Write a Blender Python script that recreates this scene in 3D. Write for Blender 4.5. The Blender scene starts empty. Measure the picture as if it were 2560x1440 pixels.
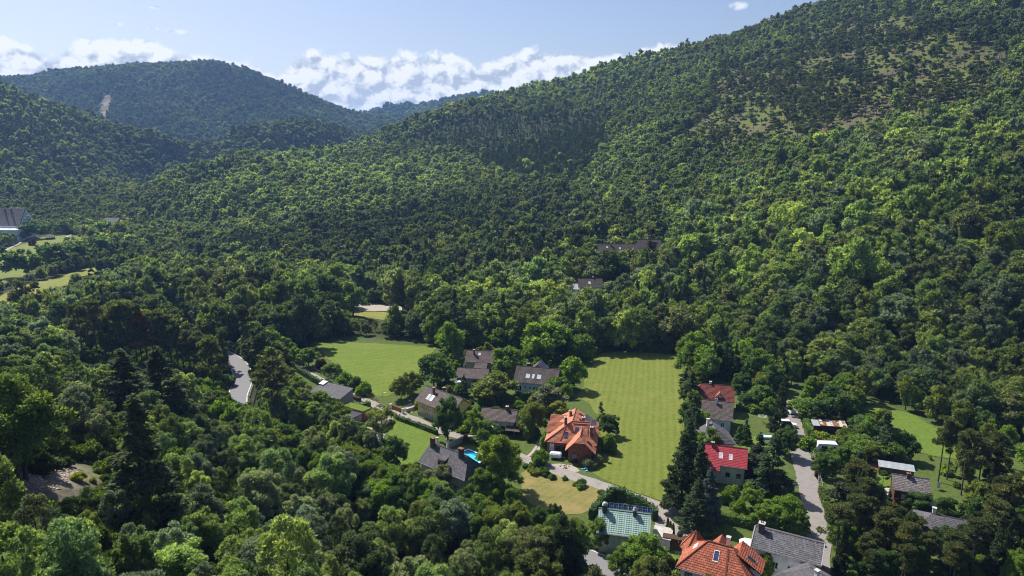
import bpy, bmesh, math, random
import numpy as np
from mathutils import Vector, Matrix

# ------------------------------------------------------------------ camera, sky, sun, exposure
SC = bpy.context.scene
COL = SC.collection
PITCH, CAM_H, FPX = math.radians(12), 75.0, 1706.667       # metres above the valley floor, focal length in photo pixels
cam_d = bpy.data.cameras.new('camera'); cam_d.lens = 24; cam_d.sensor_width = 36
cam_d.clip_start = 1; cam_d.clip_end = 60000
cam = bpy.data.objects.new('camera', cam_d); COL.objects.link(cam)
cam.location = (0, 0, CAM_H); cam.rotation_euler = (math.pi/2-PITCH, 0, 0)
SC.camera = cam
SUN_EL, SUN_AZ = math.radians(52), math.radians(-44)       # azimuth from +Y (view direction), negative = left
sun_dir = Vector((math.sin(SUN_AZ)*math.cos(SUN_EL), math.cos(SUN_AZ)*math.cos(SUN_EL), math.sin(SUN_EL)))
W = bpy.data.worlds.new('World'); SC.world = W; W.use_nodes = True
wn = W.node_tree; bg = wn.nodes['Background']
sky = wn.nodes.new('ShaderNodeTexSky'); sky.sky_type = 'NISHITA'; sky.sun_disc = False
sky.sun_elevation = SUN_EL; sky.sun_rotation = SUN_AZ
sky.altitude = 400; sky.air_density = 1.0; sky.dust_density = 2.0; sky.ozone_density = 1.6
skm = wn.nodes.new('ShaderNodeMix'); skm.data_type = 'RGBA'; skm.blend_type = 'MULTIPLY'; skm.inputs[0].default_value = 1; skm.inputs[7].default_value = (1.0, .965, 1.03, 1)
wn.links.new(sky.outputs[0], skm.inputs[6]); wn.links.new(skm.outputs[2], bg.inputs[0]); bg.inputs[1].default_value = 0.075
def sky_clouds():
    """cumulus low over the horizon all round, by direction: a ragged top edge broken up by billows, with a bright sun side and grey bases painted in"""
    N, K = wn.nodes, wn.links
    def node(t, **kw):
        x = N.new(t)
        for k, v in kw.items(): setattr(x, k, v)
        return x
    def mth(op, a, b=0.0, c=None, clamp=False):
        x = node('ShaderNodeMath', operation=op, use_clamp=clamp)
        for i, v in enumerate((a, b, c)):
            if v is None: continue
            if isinstance(v, (int, float)): x.inputs[i].default_value = v
            else: K.new(v, x.inputs[i])
        return x.outputs[0]
    def step(v, lo, hi):
        x = node('ShaderNodeMapRange', interpolation_type='SMOOTHSTEP'); K.new(v, x.inputs[0]); x.inputs[1].default_value = lo; x.inputs[2].default_value = hi; return x.outputs[0]
    g = node('ShaderNodeTexCoord').outputs['Generated']; sep = node('ShaderNodeSeparateXYZ'); K.new(g, sep.inputs[0])
    az = mth('MULTIPLY', mth('ARCTAN2', sep.outputs[0], sep.outputs[1]), 57.2958); el = mth('MULTIPLY', mth('ARCSINE', sep.outputs[2]), 57.2958)
    def cell(daz, de):
        cb = node('ShaderNodeCombineXYZ'); K.new(mth('ADD', az, daz), cb.inputs[0]); K.new(mth('MULTIPLY', mth('ADD', el, de), 1.25), cb.inputs[1])
        nz = node('ShaderNodeTexNoise', noise_dimensions='2D'); nz.inputs['Scale'].default_value = .9; nz.inputs['Detail'].default_value = 3; K.new(cb.outputs[0], nz.inputs['Vector'])
        ad = node('ShaderNodeVectorMath', operation='MULTIPLY_ADD'); K.new(nz.outputs['Color'], ad.inputs[0]); ad.inputs[1].default_value = (1.1, 1.1, 0); K.new(cb.outputs[0], ad.inputs[2])
        v = node('ShaderNodeTexVoronoi', feature='SMOOTH_F1', normalize=True, voronoi_dimensions='2D'); v.inputs['Scale'].default_value = .62; v.inputs['Detail'].default_value = 2; v.inputs['Roughness'].default_value = .42; v.inputs['Lacunarity'].default_value = 2.3; v.inputs['Smoothness'].default_value = .7
        K.new(ad.outputs[0], v.inputs['Vector']); f = node('ShaderNodeTexNoise', noise_dimensions='2D'); f.inputs['Scale'].default_value = 3.2; f.inputs['Detail'].default_value = 5; K.new(cb.outputs[0], f.inputs['Vector'])
        return mth('ADD', mth('SUBTRACT', 1.0, v.outputs['Distance']), mth('MULTIPLY', mth('SUBTRACT', f.outputs['Fac'], .5), .09))
    def ae(px, py):
        u, v_ = (px-1280)/FPX, (720-py)/FPX; x, y, z = u, math.cos(PITCH)+v_*math.sin(PITCH), v_*math.cos(PITCH)-math.sin(PITCH)
        return math.degrees(math.atan2(x, y)), math.degrees(math.atan2(z, math.hypot(x, y)))
    edge = [ae(*p) for p in [(-160,110),(-60,96),(0,90),(40,98),(75,122),(110,148),(160,140),(185,108),(220,92),(250,98),(285,80),(325,102),(365,90),(400,108),(440,134),(500,150),(600,158),(660,185),(695,196),(730,158),(765,136),(800,130),(850,152),(900,142),(945,136),(985,152),(1015,132),(1060,152),(1100,126),(1130,140),(1165,150),(1185,176),(1230,164),(1265,152),(1290,138),(1340,126),(1370,138),(1420,142),(1470,140),(1505,152),(1520,165),(1545,132),(1570,150),(1605,112),(1640,126),(1680,112),(1710,140)]]
    edge = [(-180, 6), (-150, 8), (-120, 5), (-95, 7.5), (-70, 5), (-52, 7)]+edge+[(28, 6), (45, 8), (70, 5), (95, 7.5), (120, 5), (150, 8), (180, 6)]
    fc = node('ShaderNodeFloatCurve'); cu = fc.mapping.curves[0]; fc.mapping.use_clip = False
    pts = [((a_+180)/360, e_/20) for a_, e_ in edge]; cu.points[0].location = pts[0]; cu.points[-1].location = pts[-1]
    for p in pts[1:-1]: cu.points.new(*p)
    for p in cu.points: p.handle_type = 'AUTO_CLAMPED'
    fc.mapping.update(); K.new(mth('DIVIDE', mth('ADD', az, 180.0), 360.0), fc.inputs['Value'])
    h = mth('SUBTRACT', mth('MULTIPLY', fc.outputs[0], 20.0), el)                       # degrees below the cloud's upper edge
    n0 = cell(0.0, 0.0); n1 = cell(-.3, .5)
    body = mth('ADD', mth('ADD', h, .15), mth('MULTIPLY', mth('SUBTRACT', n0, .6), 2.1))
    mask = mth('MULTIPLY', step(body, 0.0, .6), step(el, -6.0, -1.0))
    lit = mth('ADD', .62, mth('MULTIPLY', mth('SUBTRACT', n0, n1), 2.9)); lit = mth('SUBTRACT', lit, mth('MULTIPLY', mth('MAXIMUM', h, 0.0), .075)); lit = mth('ADD', lit, mth('MULTIPLY', mth('SUBTRACT', n0, .7), .9), clamp=True)  # cloud light and shade painted into colour: brighter sunward, greyer lower down
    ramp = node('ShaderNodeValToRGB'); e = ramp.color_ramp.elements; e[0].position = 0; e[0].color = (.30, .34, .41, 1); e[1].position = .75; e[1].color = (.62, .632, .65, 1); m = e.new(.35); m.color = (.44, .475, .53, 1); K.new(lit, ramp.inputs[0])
    # scattered shreds higher up
    shred = None
    for px, py, w, hh in ((388,18,26,8), (292,62,20,9), (378,72,30,8), (440,80,42,8), (1846,14,30,14), (2106,6,24,9), (1500,-260,200,30), (600,-300,260,26)):
        a0, e0 = ae(px, py); kx, ky = 33.0/w, 33.0/hh
        d = mth('ADD', mth('POWER', mth('MULTIPLY', mth('SUBTRACT', az, a0), kx), 2.0), mth('POWER', mth('MULTIPLY', mth('SUBTRACT', el, e0), ky), 2.0)); d = mth('SUBTRACT', 1.0, d, clamp=True)
        shred = d if shred is None else mth('MAXIMUM', shred, d)
    sm = step(mth('ADD', shred, mth('MULTIPLY', mth('SUBTRACT', n0, .78), 1.7)), .25, 1.05); sm = mth('MULTIPLY', sm, mth('GREATER_THAN', shred, .001))
    tot = mth('MAXIMUM', mth('MULTIPLY', mask, .97), mth('MULTIPLY', sm, .8), clamp=True)
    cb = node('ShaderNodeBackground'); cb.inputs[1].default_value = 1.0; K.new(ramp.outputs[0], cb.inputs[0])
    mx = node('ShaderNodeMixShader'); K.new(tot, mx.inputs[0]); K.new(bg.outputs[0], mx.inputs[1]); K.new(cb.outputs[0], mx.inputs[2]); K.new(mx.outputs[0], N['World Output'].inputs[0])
sky_clouds(); W.cycles.sampling_method = 'MANUAL'; W.cycles.sample_map_resolution = 256
sun_d = bpy.data.lights.new('sun', 'SUN'); sun_d.energy = 4.6; sun_d.angle = math.radians(0.5); sun_d.color = (1, 0.95, 0.86)
sun = bpy.data.objects.new('sun', sun_d); COL.objects.link(sun); sun.location = (-300, 300, 600)
sun.rotation_euler = sun_dir.to_track_quat('Z', 'Y').to_euler()
SC.view_settings.view_transform = 'Standard'; SC.view_settings.look = 'None'
SC.view_settings.exposure = 0.72; SC.view_settings.gamma = 1
SC.render.engine = 'CYCLES'
cy = SC.cycles
cy.max_bounces = 5; cy.diffuse_bounces = 3; cy.glossy_bounces = 2; cy.transmission_bounces = 2; cy.volume_bounces = 1
cy.transparent_max_bounces = 4; cy.caustics_reflective = False; cy.caustics_refractive = False
cy.use_denoising = True; cy.use_adaptive_sampling = True; cy.adaptive_threshold = .02; cy.filter_width = 1.0

R = np.random.default_rng(7)
rnd = random.Random(11)
cP, sP = math.cos(PITCH), math.sin(PITCH)

def ray(px, py):
    u, v = (px-1280)/FPX, (720-py)/FPX
    return u, cP+v*sP, v*cP-sP
def at(px, py, z=0.0):                       # the point at height z behind a photo pixel
    d = ray(px, py); t = (z-CAM_H)/d[2]
    return Vector((d[0]*t, d[1]*t, z))
def deep(px, py, Y, dz=0.0):
    d = ray(px, py); t = Y/d[1]
    return (d[0]*t, Y, CAM_H+d[2]*t+dz)
def proj(x, y, z):
    f = y*cP-(z-CAM_H)*sP; u = (z-CAM_H)*cP+y*sP
    f = np.maximum(f, .1)
    return 1280+FPX*x/f, 720-FPX*u/f, f

# ------------------------------------------------------------------ terrain heights
VALLEY = np.array([(-480,350),(-275,318),(-165,258),(-122,228),(-104,196),(-66,172),(-34,146),(-10,121),(18,102),(40,78),(125,78),(142,130),
    (132,165),(112,198),(86,226),(66,243),(20,252),(-2,300),(-30,312),(-90,330),(-160,400),(-220,480),(-290,570),(-480,570)], float)
ctrl = []
def column(px, pts, dz):
    for py, Y in pts: ctrl.append(deep(px, py, Y, dz))
column(1500, [(800,265),(700,310),(640,360),(560,430),(480,520),(400,620),(300,760),(220,880),(158,960)], -8)
column(1280, [(850,258),(700,330),(600,420),(500,540),(400,700),(300,860),(213,1000)], -8)
column(1000, [(780,320),(650,400),(560,490),(480,600),(420,710),(370,820),(330,900)], -8)
column(800, [(650,400),(600,450),(520,550),(450,650),(400,750)], -8)
column(600, [(640,420),(560,500),(480,600),(420,690)], -8)
column(450, [(600,520),(520,600),(470,670)], -8)
column(350, [(530,640),(500,680)], -6)
for q in [(1140,250,1010),(1040,282,990),(950,312,960),(860,343,900),(740,362,830),(600,386,770),(480,411,735),(400,448,710),(340,490,690),
          (1390,190,985),(1640,123,950),(1800,82,930),(2000,28,920),(2150,-2,900),(2350,-60,880),(2560,-120,860),(2800,-150,800)]:
    x, y, z = deep(*q, -9); ctrl.append((x, y, z)); ctrl.append((x*1.25, y+260, z-70))
column(1800, [(880,238),(760,270),(650,310),(550,360),(450,430),(350,520),(250,630),(150,770)], -7)
column(2050, [(950,205),(800,235),(650,280),(500,340),(350,430),(200,560),(100,690)], -7)
column(2300, [(800,215),(650,250),(500,300),(350,385),(200,480),(60,620)], -6)
column(2560, [(1000,180),(800,205),(600,250),(400,330),(200,430),(0,570)], -6)
column(2850, [(900,185),(600,240),(300,340),(0,520)], -6)
for q in [(430,400,1100),(500,371,1150),(580,336,1200),(680,316,1230),(760,302,1250),(820,316,1270),(870,333,1300)]:   # dark middle ridge
    x, y, z = deep(*q, -9); ctrl.append((x, y, z)); ctrl.append((x*1.1, y+200, z-40))
for q in [(-120,150,980),(0,200,1000),(60,231,1020),(130,263,1030),(200,296,1030),(260,313,1050),(330,326,1080),(400,344,1100),(440,362,1120)]:
    x, y, z = deep(*q, -9); ctrl.append((x, y, z)); ctrl.append((x*1.2, y+220, z-50))
for q in [(0,300,900),(0,400,800),(100,350,900),(100,420,840),(200,380,930),(200,450,860),(0,480,720),(300,420,980),(120,480,760),(330,470,900),
          (-150,300,850),(-150,420,740)]:
    ctrl.append(deep(*q, -8))
for q in [(-250,215,2050),(-100,205,2050),(60,195,2050),(150,175,2050),(300,163,2000),(400,155,1980),(480,150,1950),(560,162,1950),(640,185,1950),
          (720,222,1950),(800,258,1980),(860,278,2050),(900,288,2150)]:
    x, y, z = deep(*q, -9); ctrl.append((x, y, z)); ctrl.append((x*1.15, y+400, z-90))
for q in [(-100,330,1450),(100,330,1450),(300,330,1500),(450,350,1450),(600,340,1500),(750,330,1550),(880,335,1700),(500,250,1720),(300,250,1730),(100,255,1750),
          (700,282,1740),(850,305,1850),(940,308,1950)]:
    ctrl.append(deep(*q, -8))
for q in [(880,292,2800),(930,280,2750),(980,263,2700),(1040,270,2700),(1100,256,2700),(1150,248,2700),(1300,235,2700),(1500,230,2700)]:
    x, y, z = deep(*q, -9); ctrl.append((x, y, z)); ctrl.append((x*1.1, y+500, z-120))
ctrl.append(deep(1000, 302, 2250, 0)); ctrl.append(deep(1200, 290, 2200, -30))
# near spur on the left
column(0, [(1440,57),(1200,85),(1000,125),(900,155),(850,172)], 0)
column(250, [(1440,70),(1300,85),(1150,105),(1000,135),(900,165),(845,185)], 0)
column(500, [(1440,80),(1300,97),(1150,118),(1000,150),(930,172)], 0)
column(700, [(1440,90),(1300,107),(1150,132),(1060,152)], 0)
column(900, [(1440,98),(1300,118),(1200,135)], 0)
column(-300, [(1200,90),(1000,125),(880,160)], 4)
ctrl += [(-60,0,44),(-150,50,52),(0,0,24),(60,20,6),(-30,45,34),(20,60,8),(0,90,6),(-190,250,8),(-120,212,8),(-260,290,5),(-300,180,30),
         (150,100,10),(170,150,14),(180,60,12),(260,120,60),(-350,640,8),(-420,660,10),(-300,700,8),(-330,800,8),(-420,900,10),(-400,1050,14),
         (-500,1200,30),(-650,1250,50),(0,5200,100),(-2500,5200,100),(2500,5200,100),(-2600,2200,200),(2200,2200,150),(-900,900,140),(-900,600,60),
         (-900,300,60),(-500,200,60),(700,500,260),(600,200,160),(900,900,280),(-1200,1600,120)]
for i in range(len(VALLEY)):
    a, b = VALLEY[i], VALLEY[(i+1) % len(VALLEY)]
    n = max(1, int(np.hypot(*(b-a))/40))
    for k in range(n): ctrl.append((*(a+(b-a)*k/n), 0.0))
ctrl = np.array(ctrl)
_d = np.hypot(ctrl[:, None, 0]-ctrl[None, :, 0], ctrl[:, None, 1]-ctrl[None, :, 1])
_n = len(ctrl)
_A = np.zeros((_n+1, _n+1)); _A[:_n, :_n] = -_d - np.eye(_n)*6.0; _A[_n, :_n] = 1; _A[:_n, _n] = 1
_w = np.linalg.solve(_A, np.append(ctrl[:, 2], 0))
def poly_dist(x, y, poly):                    # signed distance, negative inside
    d = np.full(x.shape, 1e9); ins = np.zeros(x.shape, bool)
    for i in range(len(poly)):
        (ax, ay), (bx, by) = poly[i], poly[(i+1) % len(poly)]
        ex, ey = bx-ax, by-ay; L = ex*ex+ey*ey+1e-9
        t = np.clip(((x-ax)*ex+(y-ay)*ey)/L, 0, 1)
        d = np.minimum(d, np.hypot(x-ax-t*ex, y-ay-t*ey))
        c = ((ay > y) != (by > y)) & (x < (bx-ax)*(y-ay)/(by-ay+1e-12)+ax)
        ins ^= c
    return np.where(ins, -d, d)
def sstep(t): t = np.clip(t, 0, 1); return t*t*(3-2*t)
def fbm(x, y, s, seed=0, oct=3):
    r = 0; a = 1
    for o in range(oct):
        k = 2**o/s; ph = seed*1.7+o*2.3
        r = r+a*(np.sin(x*k*1.1+1.3*np.sin(y*k*.9+ph)+ph)*np.sin(y*k*1.2+1.1*np.sin(x*k*.8-ph)+ph*.6)); a *= .5
    return r
def ground(x, y):
    x = np.atleast_1d(np.asarray(x, float)); y = np.atleast_1d(np.asarray(y, float))
    z = np.empty(x.shape); xf, yf, zf = x.ravel(), y.ravel(), z.ravel()
    for i in range(0, len(xf), 20000):
        xs, ys = xf[i:i+20000], yf[i:i+20000]
        d = np.hypot(xs[:, None]-ctrl[None, :, 0], ys[:, None]-ctrl[None, :, 1])
        zf[i:i+20000] = -d@_w[:_n]+_w[_n]
    z = zf.reshape(x.shape)
    dv = poly_dist(x, y, VALLEY)
    w = sstep(dv/45)
    far = sstep((np.hypot(x, y)-350)/500)
    z = z+far*w*(fbm(x, y, 70, 3)*5+fbm(x, y, 200, 5)*5)
    return z*w
def on_ground(px, py):                        # where a photo pixel meets the terrain
    d = ray(px, py); t = np.concatenate([np.arange(40, 700, 1.0), np.arange(700, 3600, 6.0)])/d[1]
    X, Y, Z = d[0]*t, d[1]*t, CAM_H+d[2]*t
    below = np.nonzero(Z < ground(X, Y))[0]
    k = below[0] if len(below) else len(t)-1
    return X[k], Y[k]
def area(pts): return np.array([on_ground(*p) for p in pts])

# ------------------------------------------------------------------ scene helpers
def link(o, parent=None):
    COL.objects.link(o)
    if parent is not None: o.parent = parent
    return o
def tag(o, label=None, cat=None, group=None, kind=None):
    if label: o['label'] = label
    if cat: o['category'] = cat
    if group: o['group'] = group
    if kind: o['kind'] = kind
    return o
def empty(name, loc=(0, 0, 0), rz=0.0):
    o = bpy.data.objects.new(name, None); o.empty_display_size = .3
    o.location = loc; o.rotation_euler = (0, 0, rz)
    return link(o)
def mesh_np(name, verts, quads, mats, smooth=False, attrs=None, midx=None):
    me = bpy.data.meshes.new(name)
    verts = np.asarray(verts, np.float32); quads = np.asarray(quads, np.int32)
    nv, nf, k = len(verts), len(quads), quads.shape[1]
    me.vertices.add(nv); me.vertices.foreach_set('co', verts.ravel())
    me.loops.add(nf*k); me.loops.foreach_set('vertex_index', quads.ravel())
    me.polygons.add(nf); me.polygons.foreach_set('loop_start', np.arange(0, nf*k, k, dtype=np.int32))
    if smooth: me.polygons.foreach_set('use_smooth', np.ones(nf, bool))
    for m in (mats if isinstance(mats, (list, tuple)) else [mats]): me.materials.append(m)
    if midx is not None: me.polygons.foreach_set('material_index', np.asarray(midx, np.int32))
    if attrs:
        for an, dat in attrs.items():
            a = me.attributes.new(an, 'FLOAT', 'POINT'); a.data.foreach_set('value', np.asarray(dat, np.float32))
    me.update(); me.validate()
    return me

# ------------------------------------------------------------------ materials
class NT:
    def __init__(s, name):
        s.m = bpy.data.materials.new(name); s.m.use_nodes = True; s.t = s.m.node_tree; s.t.nodes.clear()
        s.out = s.n('ShaderNodeOutputMaterial')
    def n(s, typ, **kw):
        x = s.t.nodes.new(typ)
        for k, v in kw.items(): setattr(x, k, v)
        return x
    def l(s, a, b): s.t.links.new(a, b)
    def rgb(s, v):
        x = s.n('ShaderNodeRGB'); x.outputs[0].default_value = (*v, 1); return x.outputs[0]
    def mix(s, f, a, b, mode='MIX'):
        x = s.n('ShaderNodeMix', data_type='RGBA', blend_type=mode)
        for i, v in ((0, f), (6, a), (7, b)):
            if isinstance(v, (int, float)): x.inputs[i].default_value = v
            elif isinstance(v, tuple): x.inputs[i].default_value = (*v, 1)
            else: s.l(v, x.inputs[i])
        return x.outputs[2]
    def math(s, op, a, b=0.0, clamp=False):
        x = s.n('ShaderNodeMath', operation=op, use_clamp=clamp)
        for i, v in ((0, a), (1, b)):
            if isinstance(v, (int, float)): x.inputs[i].default_value = v
            else: s.l(v, x.inputs[i])
        return x.outputs[0]
    def noise(s, scale, vec=None, detail=4, rough=.55, dist=0):
        x = s.n('ShaderNodeTexNoise'); x.inputs['Scale'].default_value = scale; x.inputs['Detail'].default_value = detail
        x.inputs['Roughness'].default_value = rough; x.inputs['Distortion'].default_value = dist
        if vec is not None: s.l(vec, x.inputs['Vector'])
        return x.outputs['Fac']
    def ramp(s, f, stops):
        x = s.n('ShaderNodeValToRGB'); e = x.color_ramp.elements
        while len(e) > 1: e.remove(e[-1])
        e[0].position = stops[0][0]; e[0].color = (*stops[0][1], 1)
        for p, c in stops[1:]:
            q = e.new(p); q.color = (*c, 1)
        s.l(f, x.inputs[0]); return x.outputs[0]
    def pos(s): return s.n('ShaderNodeNewGeometry').outputs['Position']
    def obj(s): return s.n('ShaderNodeTexCoord').outputs['Object']
    def uv(s): return s.n('ShaderNodeTexCoord').outputs['UV']
    def bump(s, h, strength=.4, dist=.05):
        x = s.n('ShaderNodeBump'); x.inputs['Strength'].default_value = strength; x.inputs['Distance'].default_value = dist
        s.l(h, x.inputs['Height']); return x.outputs[0]
    def scale(s, vec, sc):
        x = s.n('ShaderNodeMapping'); x.inputs['Scale'].default_value = sc; s.l(vec, x.inputs[0]); return x.outputs[0]
    def bsdf(s, col, rough=.7, spec=.3, metal=0.0, normal=None):
        x = s.n('ShaderNodeBsdfPrincipled')
        if isinstance(col, tuple): x.inputs['Base Color'].default_value = (*col, 1)
        else: s.l(col, x.inputs['Base Color'])
        if isinstance(rough, (int, float)): x.inputs['Roughness'].default_value = rough
        else: s.l(rough, x.inputs['Roughness'])
        x.inputs['Specular IOR Level'].default_value = spec; x.inputs['Metallic'].default_value = metal
        if normal is not None: s.l(normal, x.inputs['Normal'])
        s.l(x.outputs[0], s.out.inputs[0]); return x

def foliage(name, trans=.46, rough=.5, spec=.25):
    """leaf colour = the tree's own tint (property or instance attribute) times a per-leaf variation"""
    t = NT(name)
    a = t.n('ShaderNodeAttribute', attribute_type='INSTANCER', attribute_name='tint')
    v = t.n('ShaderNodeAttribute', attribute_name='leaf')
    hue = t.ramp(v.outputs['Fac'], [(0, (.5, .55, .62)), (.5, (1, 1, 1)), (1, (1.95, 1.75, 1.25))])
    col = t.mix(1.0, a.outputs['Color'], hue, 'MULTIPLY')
    p = t.n('ShaderNodeBsdfPrincipled'); t.l(col, p.inputs['Base Color'])
    p.inputs['Roughness'].default_value = rough; p.inputs['Specular IOR Level'].default_value = spec
    tr = t.n('ShaderNodeBsdfTranslucent'); t.l(t.mix(1.0, col, (1.35, 1.34, .66), 'MULTIPLY'), tr.inputs[0])
    mx = t.n('ShaderNodeMixShader'); mx.inputs[0].default_value = trans
    t.l(p.outputs[0], mx.inputs[1]); t.l(tr.outputs[0], mx.inputs[2]); t.l(mx.outputs[0], t.out.inputs[0])
    return t.m
M = {}
M['leaf'] = foliage('broad_leaves', .46, .5, .18)
M['needle'] = foliage('needles', .34, .7, .06)
def bark(name, c1, c2):
    t = NT(name); f = t.noise(3, t.scale(t.obj(), (3, 3, .6)), 5)
    t.bsdf(t.ramp(f, [(.3, c1), (.7, c2)]), .9, .1, normal=t.bump(f, .6, .05)); return t.m
M['bark'] = bark('bark', (.035, .028, .022), (.12, .1, .085))
M['pinebark'] = bark('pine_bark', (.05, .035, .03), (.17, .12, .1))

# ------------------------------------------------------------------ what covers the ground
hayfield = area([(1505,884),(1560,880),(1640,884),(1706,892),(1702,960),(1708,1010),(1716,1060),(1700,1110),(1694,1160),(1684,1210),(1676,1266),(1640,1254),(1560,1222),(1505,1198),
                 (1472,1182),(1480,1150),(1500,1120),(1498,1060),(1488,1030),(1465,1005),(1436,992),(1455,972),(1468,930)])
meadow_left = area([(785,857),(860,856),(960,862),(1090,868),(1080,890),(1056,925),(1036,950),(1000,978),(965,992),(930,990),(890,962),(850,925),(815,893)])
lawn_front = area([(985,1046),(1060,1072),(1094,1088),(1090,1112),(1062,1142),(1034,1170),(1000,1170),(975,1150),(968,1110),(972,1070)])
dry_meadow = area([(1302,1185),(1335,1162),(1400,1183),(1480,1213),(1525,1236),(1495,1262),(1455,1292),(1400,1292),(1350,1275),(1312,1245)])
meadow_right = area([(2150,1022),(2200,1016),(2290,1042),(2330,1066),(2385,1100),(2425,1130),(2400,1150),(2330,1142),(2272,1122),(2245,1082),(2200,1050)])
meadow_edge = area([(2526,1178),(2560,1188),(2640,1228),(2640,1300),(2560,1272),(2522,1232)])
valley_meadow = area([(-150,800),(0,742),(60,715),(150,692),(230,668),(315,640),(345,648),(280,668),(215,690),(190,715),(150,735),(60,760),(0,790),(-150,850)])
park_lawn = area([(-150,720),(-150,625),(0,625),(40,618),(110,592),(160,586),(208,592),(215,612),(160,632),(110,650),(80,680),(40,700),(0,712)])
small_meadow = area([(385,792),(440,788),(485,800),(475,825),(440,832),(400,815)])
strip_meadow = area([(845,778),(960,782),(1060,800),(1120,812),(1100,822),(1000,806),(900,794),(850,788)])
sparse = area([(1850,165),(2000,125),(2100,50),(2300,40),(2480,110),(2530,200),(2470,250),(2350,300),(2250,325),(2100,345),(1950,385),(1850,405),(1720,385),(1670,345),(1760,280),(1800,220)])
rock_clearing = area([(70,1190),(130,1160),(200,1165),(215,1200),(180,1225),(120,1250),(60,1290),(20,1330),(-60,1330),(-40,1260)])
grass_gap = area([(195,1150),(280,1158),(275,1205),(210,1220),(190,1190)])
spruce_stand = area([(1010,352),(1110,318),(1200,300),(1280,290),(1400,280),(1500,300),(1520,345),(1480,420),(1440,470),(1330,450),(1240,440),(1180,400),(1080,370)])
pine_stand = area([(200,872),(330,885),(480,915),(575,945),(575,985),(440,965),(300,945),(200,930)])
OPEN = [hayfield, meadow_left, lawn_front, dry_meadow, meadow_right, meadow_edge, valley_meadow, park_lawn, small_meadow, strip_meadow]
scar = area([(256,238),(280,240),(276,280),(266,305),(242,300),(250,265)])
dark_belt = area([(620,650),(760,570),(1000,545),(1200,505),(1400,490),(1620,560),(1720,700),(1500,770),(1250,745),(1000,700),(820,700)])
bright_spur = area([(470,440),(560,410),(760,392),(1000,440),(1200,465),(1000,520),(700,560),(480,520)])
bright_rib = area([(1440,470),(1540,330),(1640,260),(1720,270),(1640,340),(1600,430),(1540,500)])
scar2 = area([(690,228),(700,240),(706,268),(694,262)])

def warp(n, lo, hi, mid, fine):
    t = np.linspace(-1, 1, n); s = np.sinh(t*fine)/np.sinh(fine)
    return np.where(s < 0, mid+(mid-lo)*s, mid+(hi-mid)*s)
gx = warp(300, -4500, 4500, -10, 4.2); gy = np.concatenate([np.linspace(-200, 60, 16)[:-1], 60+(7000-60)*(np.sinh(np.linspace(0, 1, 270)*4.0)/np.sinh(4.0))])
GX, GY = np.meshgrid(gx, gy); GZ = ground(GX, GY)
nx, ny = len(gx), len(gy)
idx = np.arange(nx*ny).reshape(ny, nx)
q = np.stack([idx[:-1, :-1], idx[:-1, 1:], idx[1:, 1:], idx[1:, :-1]], -1).reshape(-1, 4)
fx, fy = GX.ravel(), GY.ravel()
def inside(x, y, polys, pad=0.0):
    r = np.zeros(x.shape, bool)
    for p in polys: r |= poly_dist(x, y, p) < pad
    return r
def soft(x, y, polys, w):
    r = np.zeros(x.shape)
    for p in polys: r = np.maximum(r, sstep(.5-poly_dist(x, y, p)/w))
    return r
village = np.array([(-84,240),(-82,226),(-62,196),(-46,182),(-40,165),(-25,150),(-5,125),(22,104),(60,80),(120,84),(135,140),(118,185),(84,216),(62,236),(0,240),(-60,262)], float)
g_grass = np.maximum(soft(fx, fy, [village], 14), soft(fx, fy, OPEN+[grass_gap], 8))
g_rock = np.maximum(soft(fx, fy, [rock_clearing], 8), soft(fx, fy, [scar, scar2], 30))
g_sparse = sstep(.5-(poly_dist(fx, fy, sparse)+18*fbm(fx, fy, 30, 8))/45)
t = NT('forest_floor'); ps = t.pos()
A = lambda n: t.n('ShaderNodeAttribute', attribute_name=n).outputs['Fac']
f1 = t.noise(.08, ps, 5); f2 = t.noise(.9, ps, 6, .7); f3 = t.noise(.02, ps, 3)
floor = t.ramp(f2, [(.25, (.018, .02, .010)), (.55, (.035, .045, .018)), (.8, (.07, .065, .035))])
grass = t.mix(f1, t.ramp(f2, [(.3, (.04, .075, .016)), (.7, (.085, .13, .027))]), t.ramp(f2, [(.3, (.06, .085, .02)), (.7, (.12, .135, .045))]))
rock = t.ramp(f2, [(.3, (.12, .095, .078)), (.5, (.30, .24, .205)), (.75, (.44, .37, .32))])
slope = t.mix(t.math('GREATER_THAN', t.noise(.035, ps, 5, .65), .54), t.ramp(f2, [(.3, (.06, .08, .02)), (.7, (.14, .155, .045))]), t.ramp(f2, [(.3, (.05, .045, .025)), (.55, (.115, .098, .062)), (.8, (.20, .175, .135))]))
c = t.mix(A('grass'), floor, grass); c = t.mix(A('sparse'), c, slope)
c = t.mix(t.math('MULTIPLY', A('rock'), t.math('GREATER_THAN', f2, .36)), c, rock)
t.bsdf(c, .95, .1, normal=t.bump(f2, .8, .25)); M['floor'] = t.m
gm = mesh_np('ground', np.stack([fx, fy, GZ.ravel()], 1), q, M['floor'], True, {'grass': g_grass, 'rock': g_rock, 'sparse': g_sparse})
g_ob = tag(link(bpy.data.objects.new('ground', gm)), kind='structure')

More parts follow.
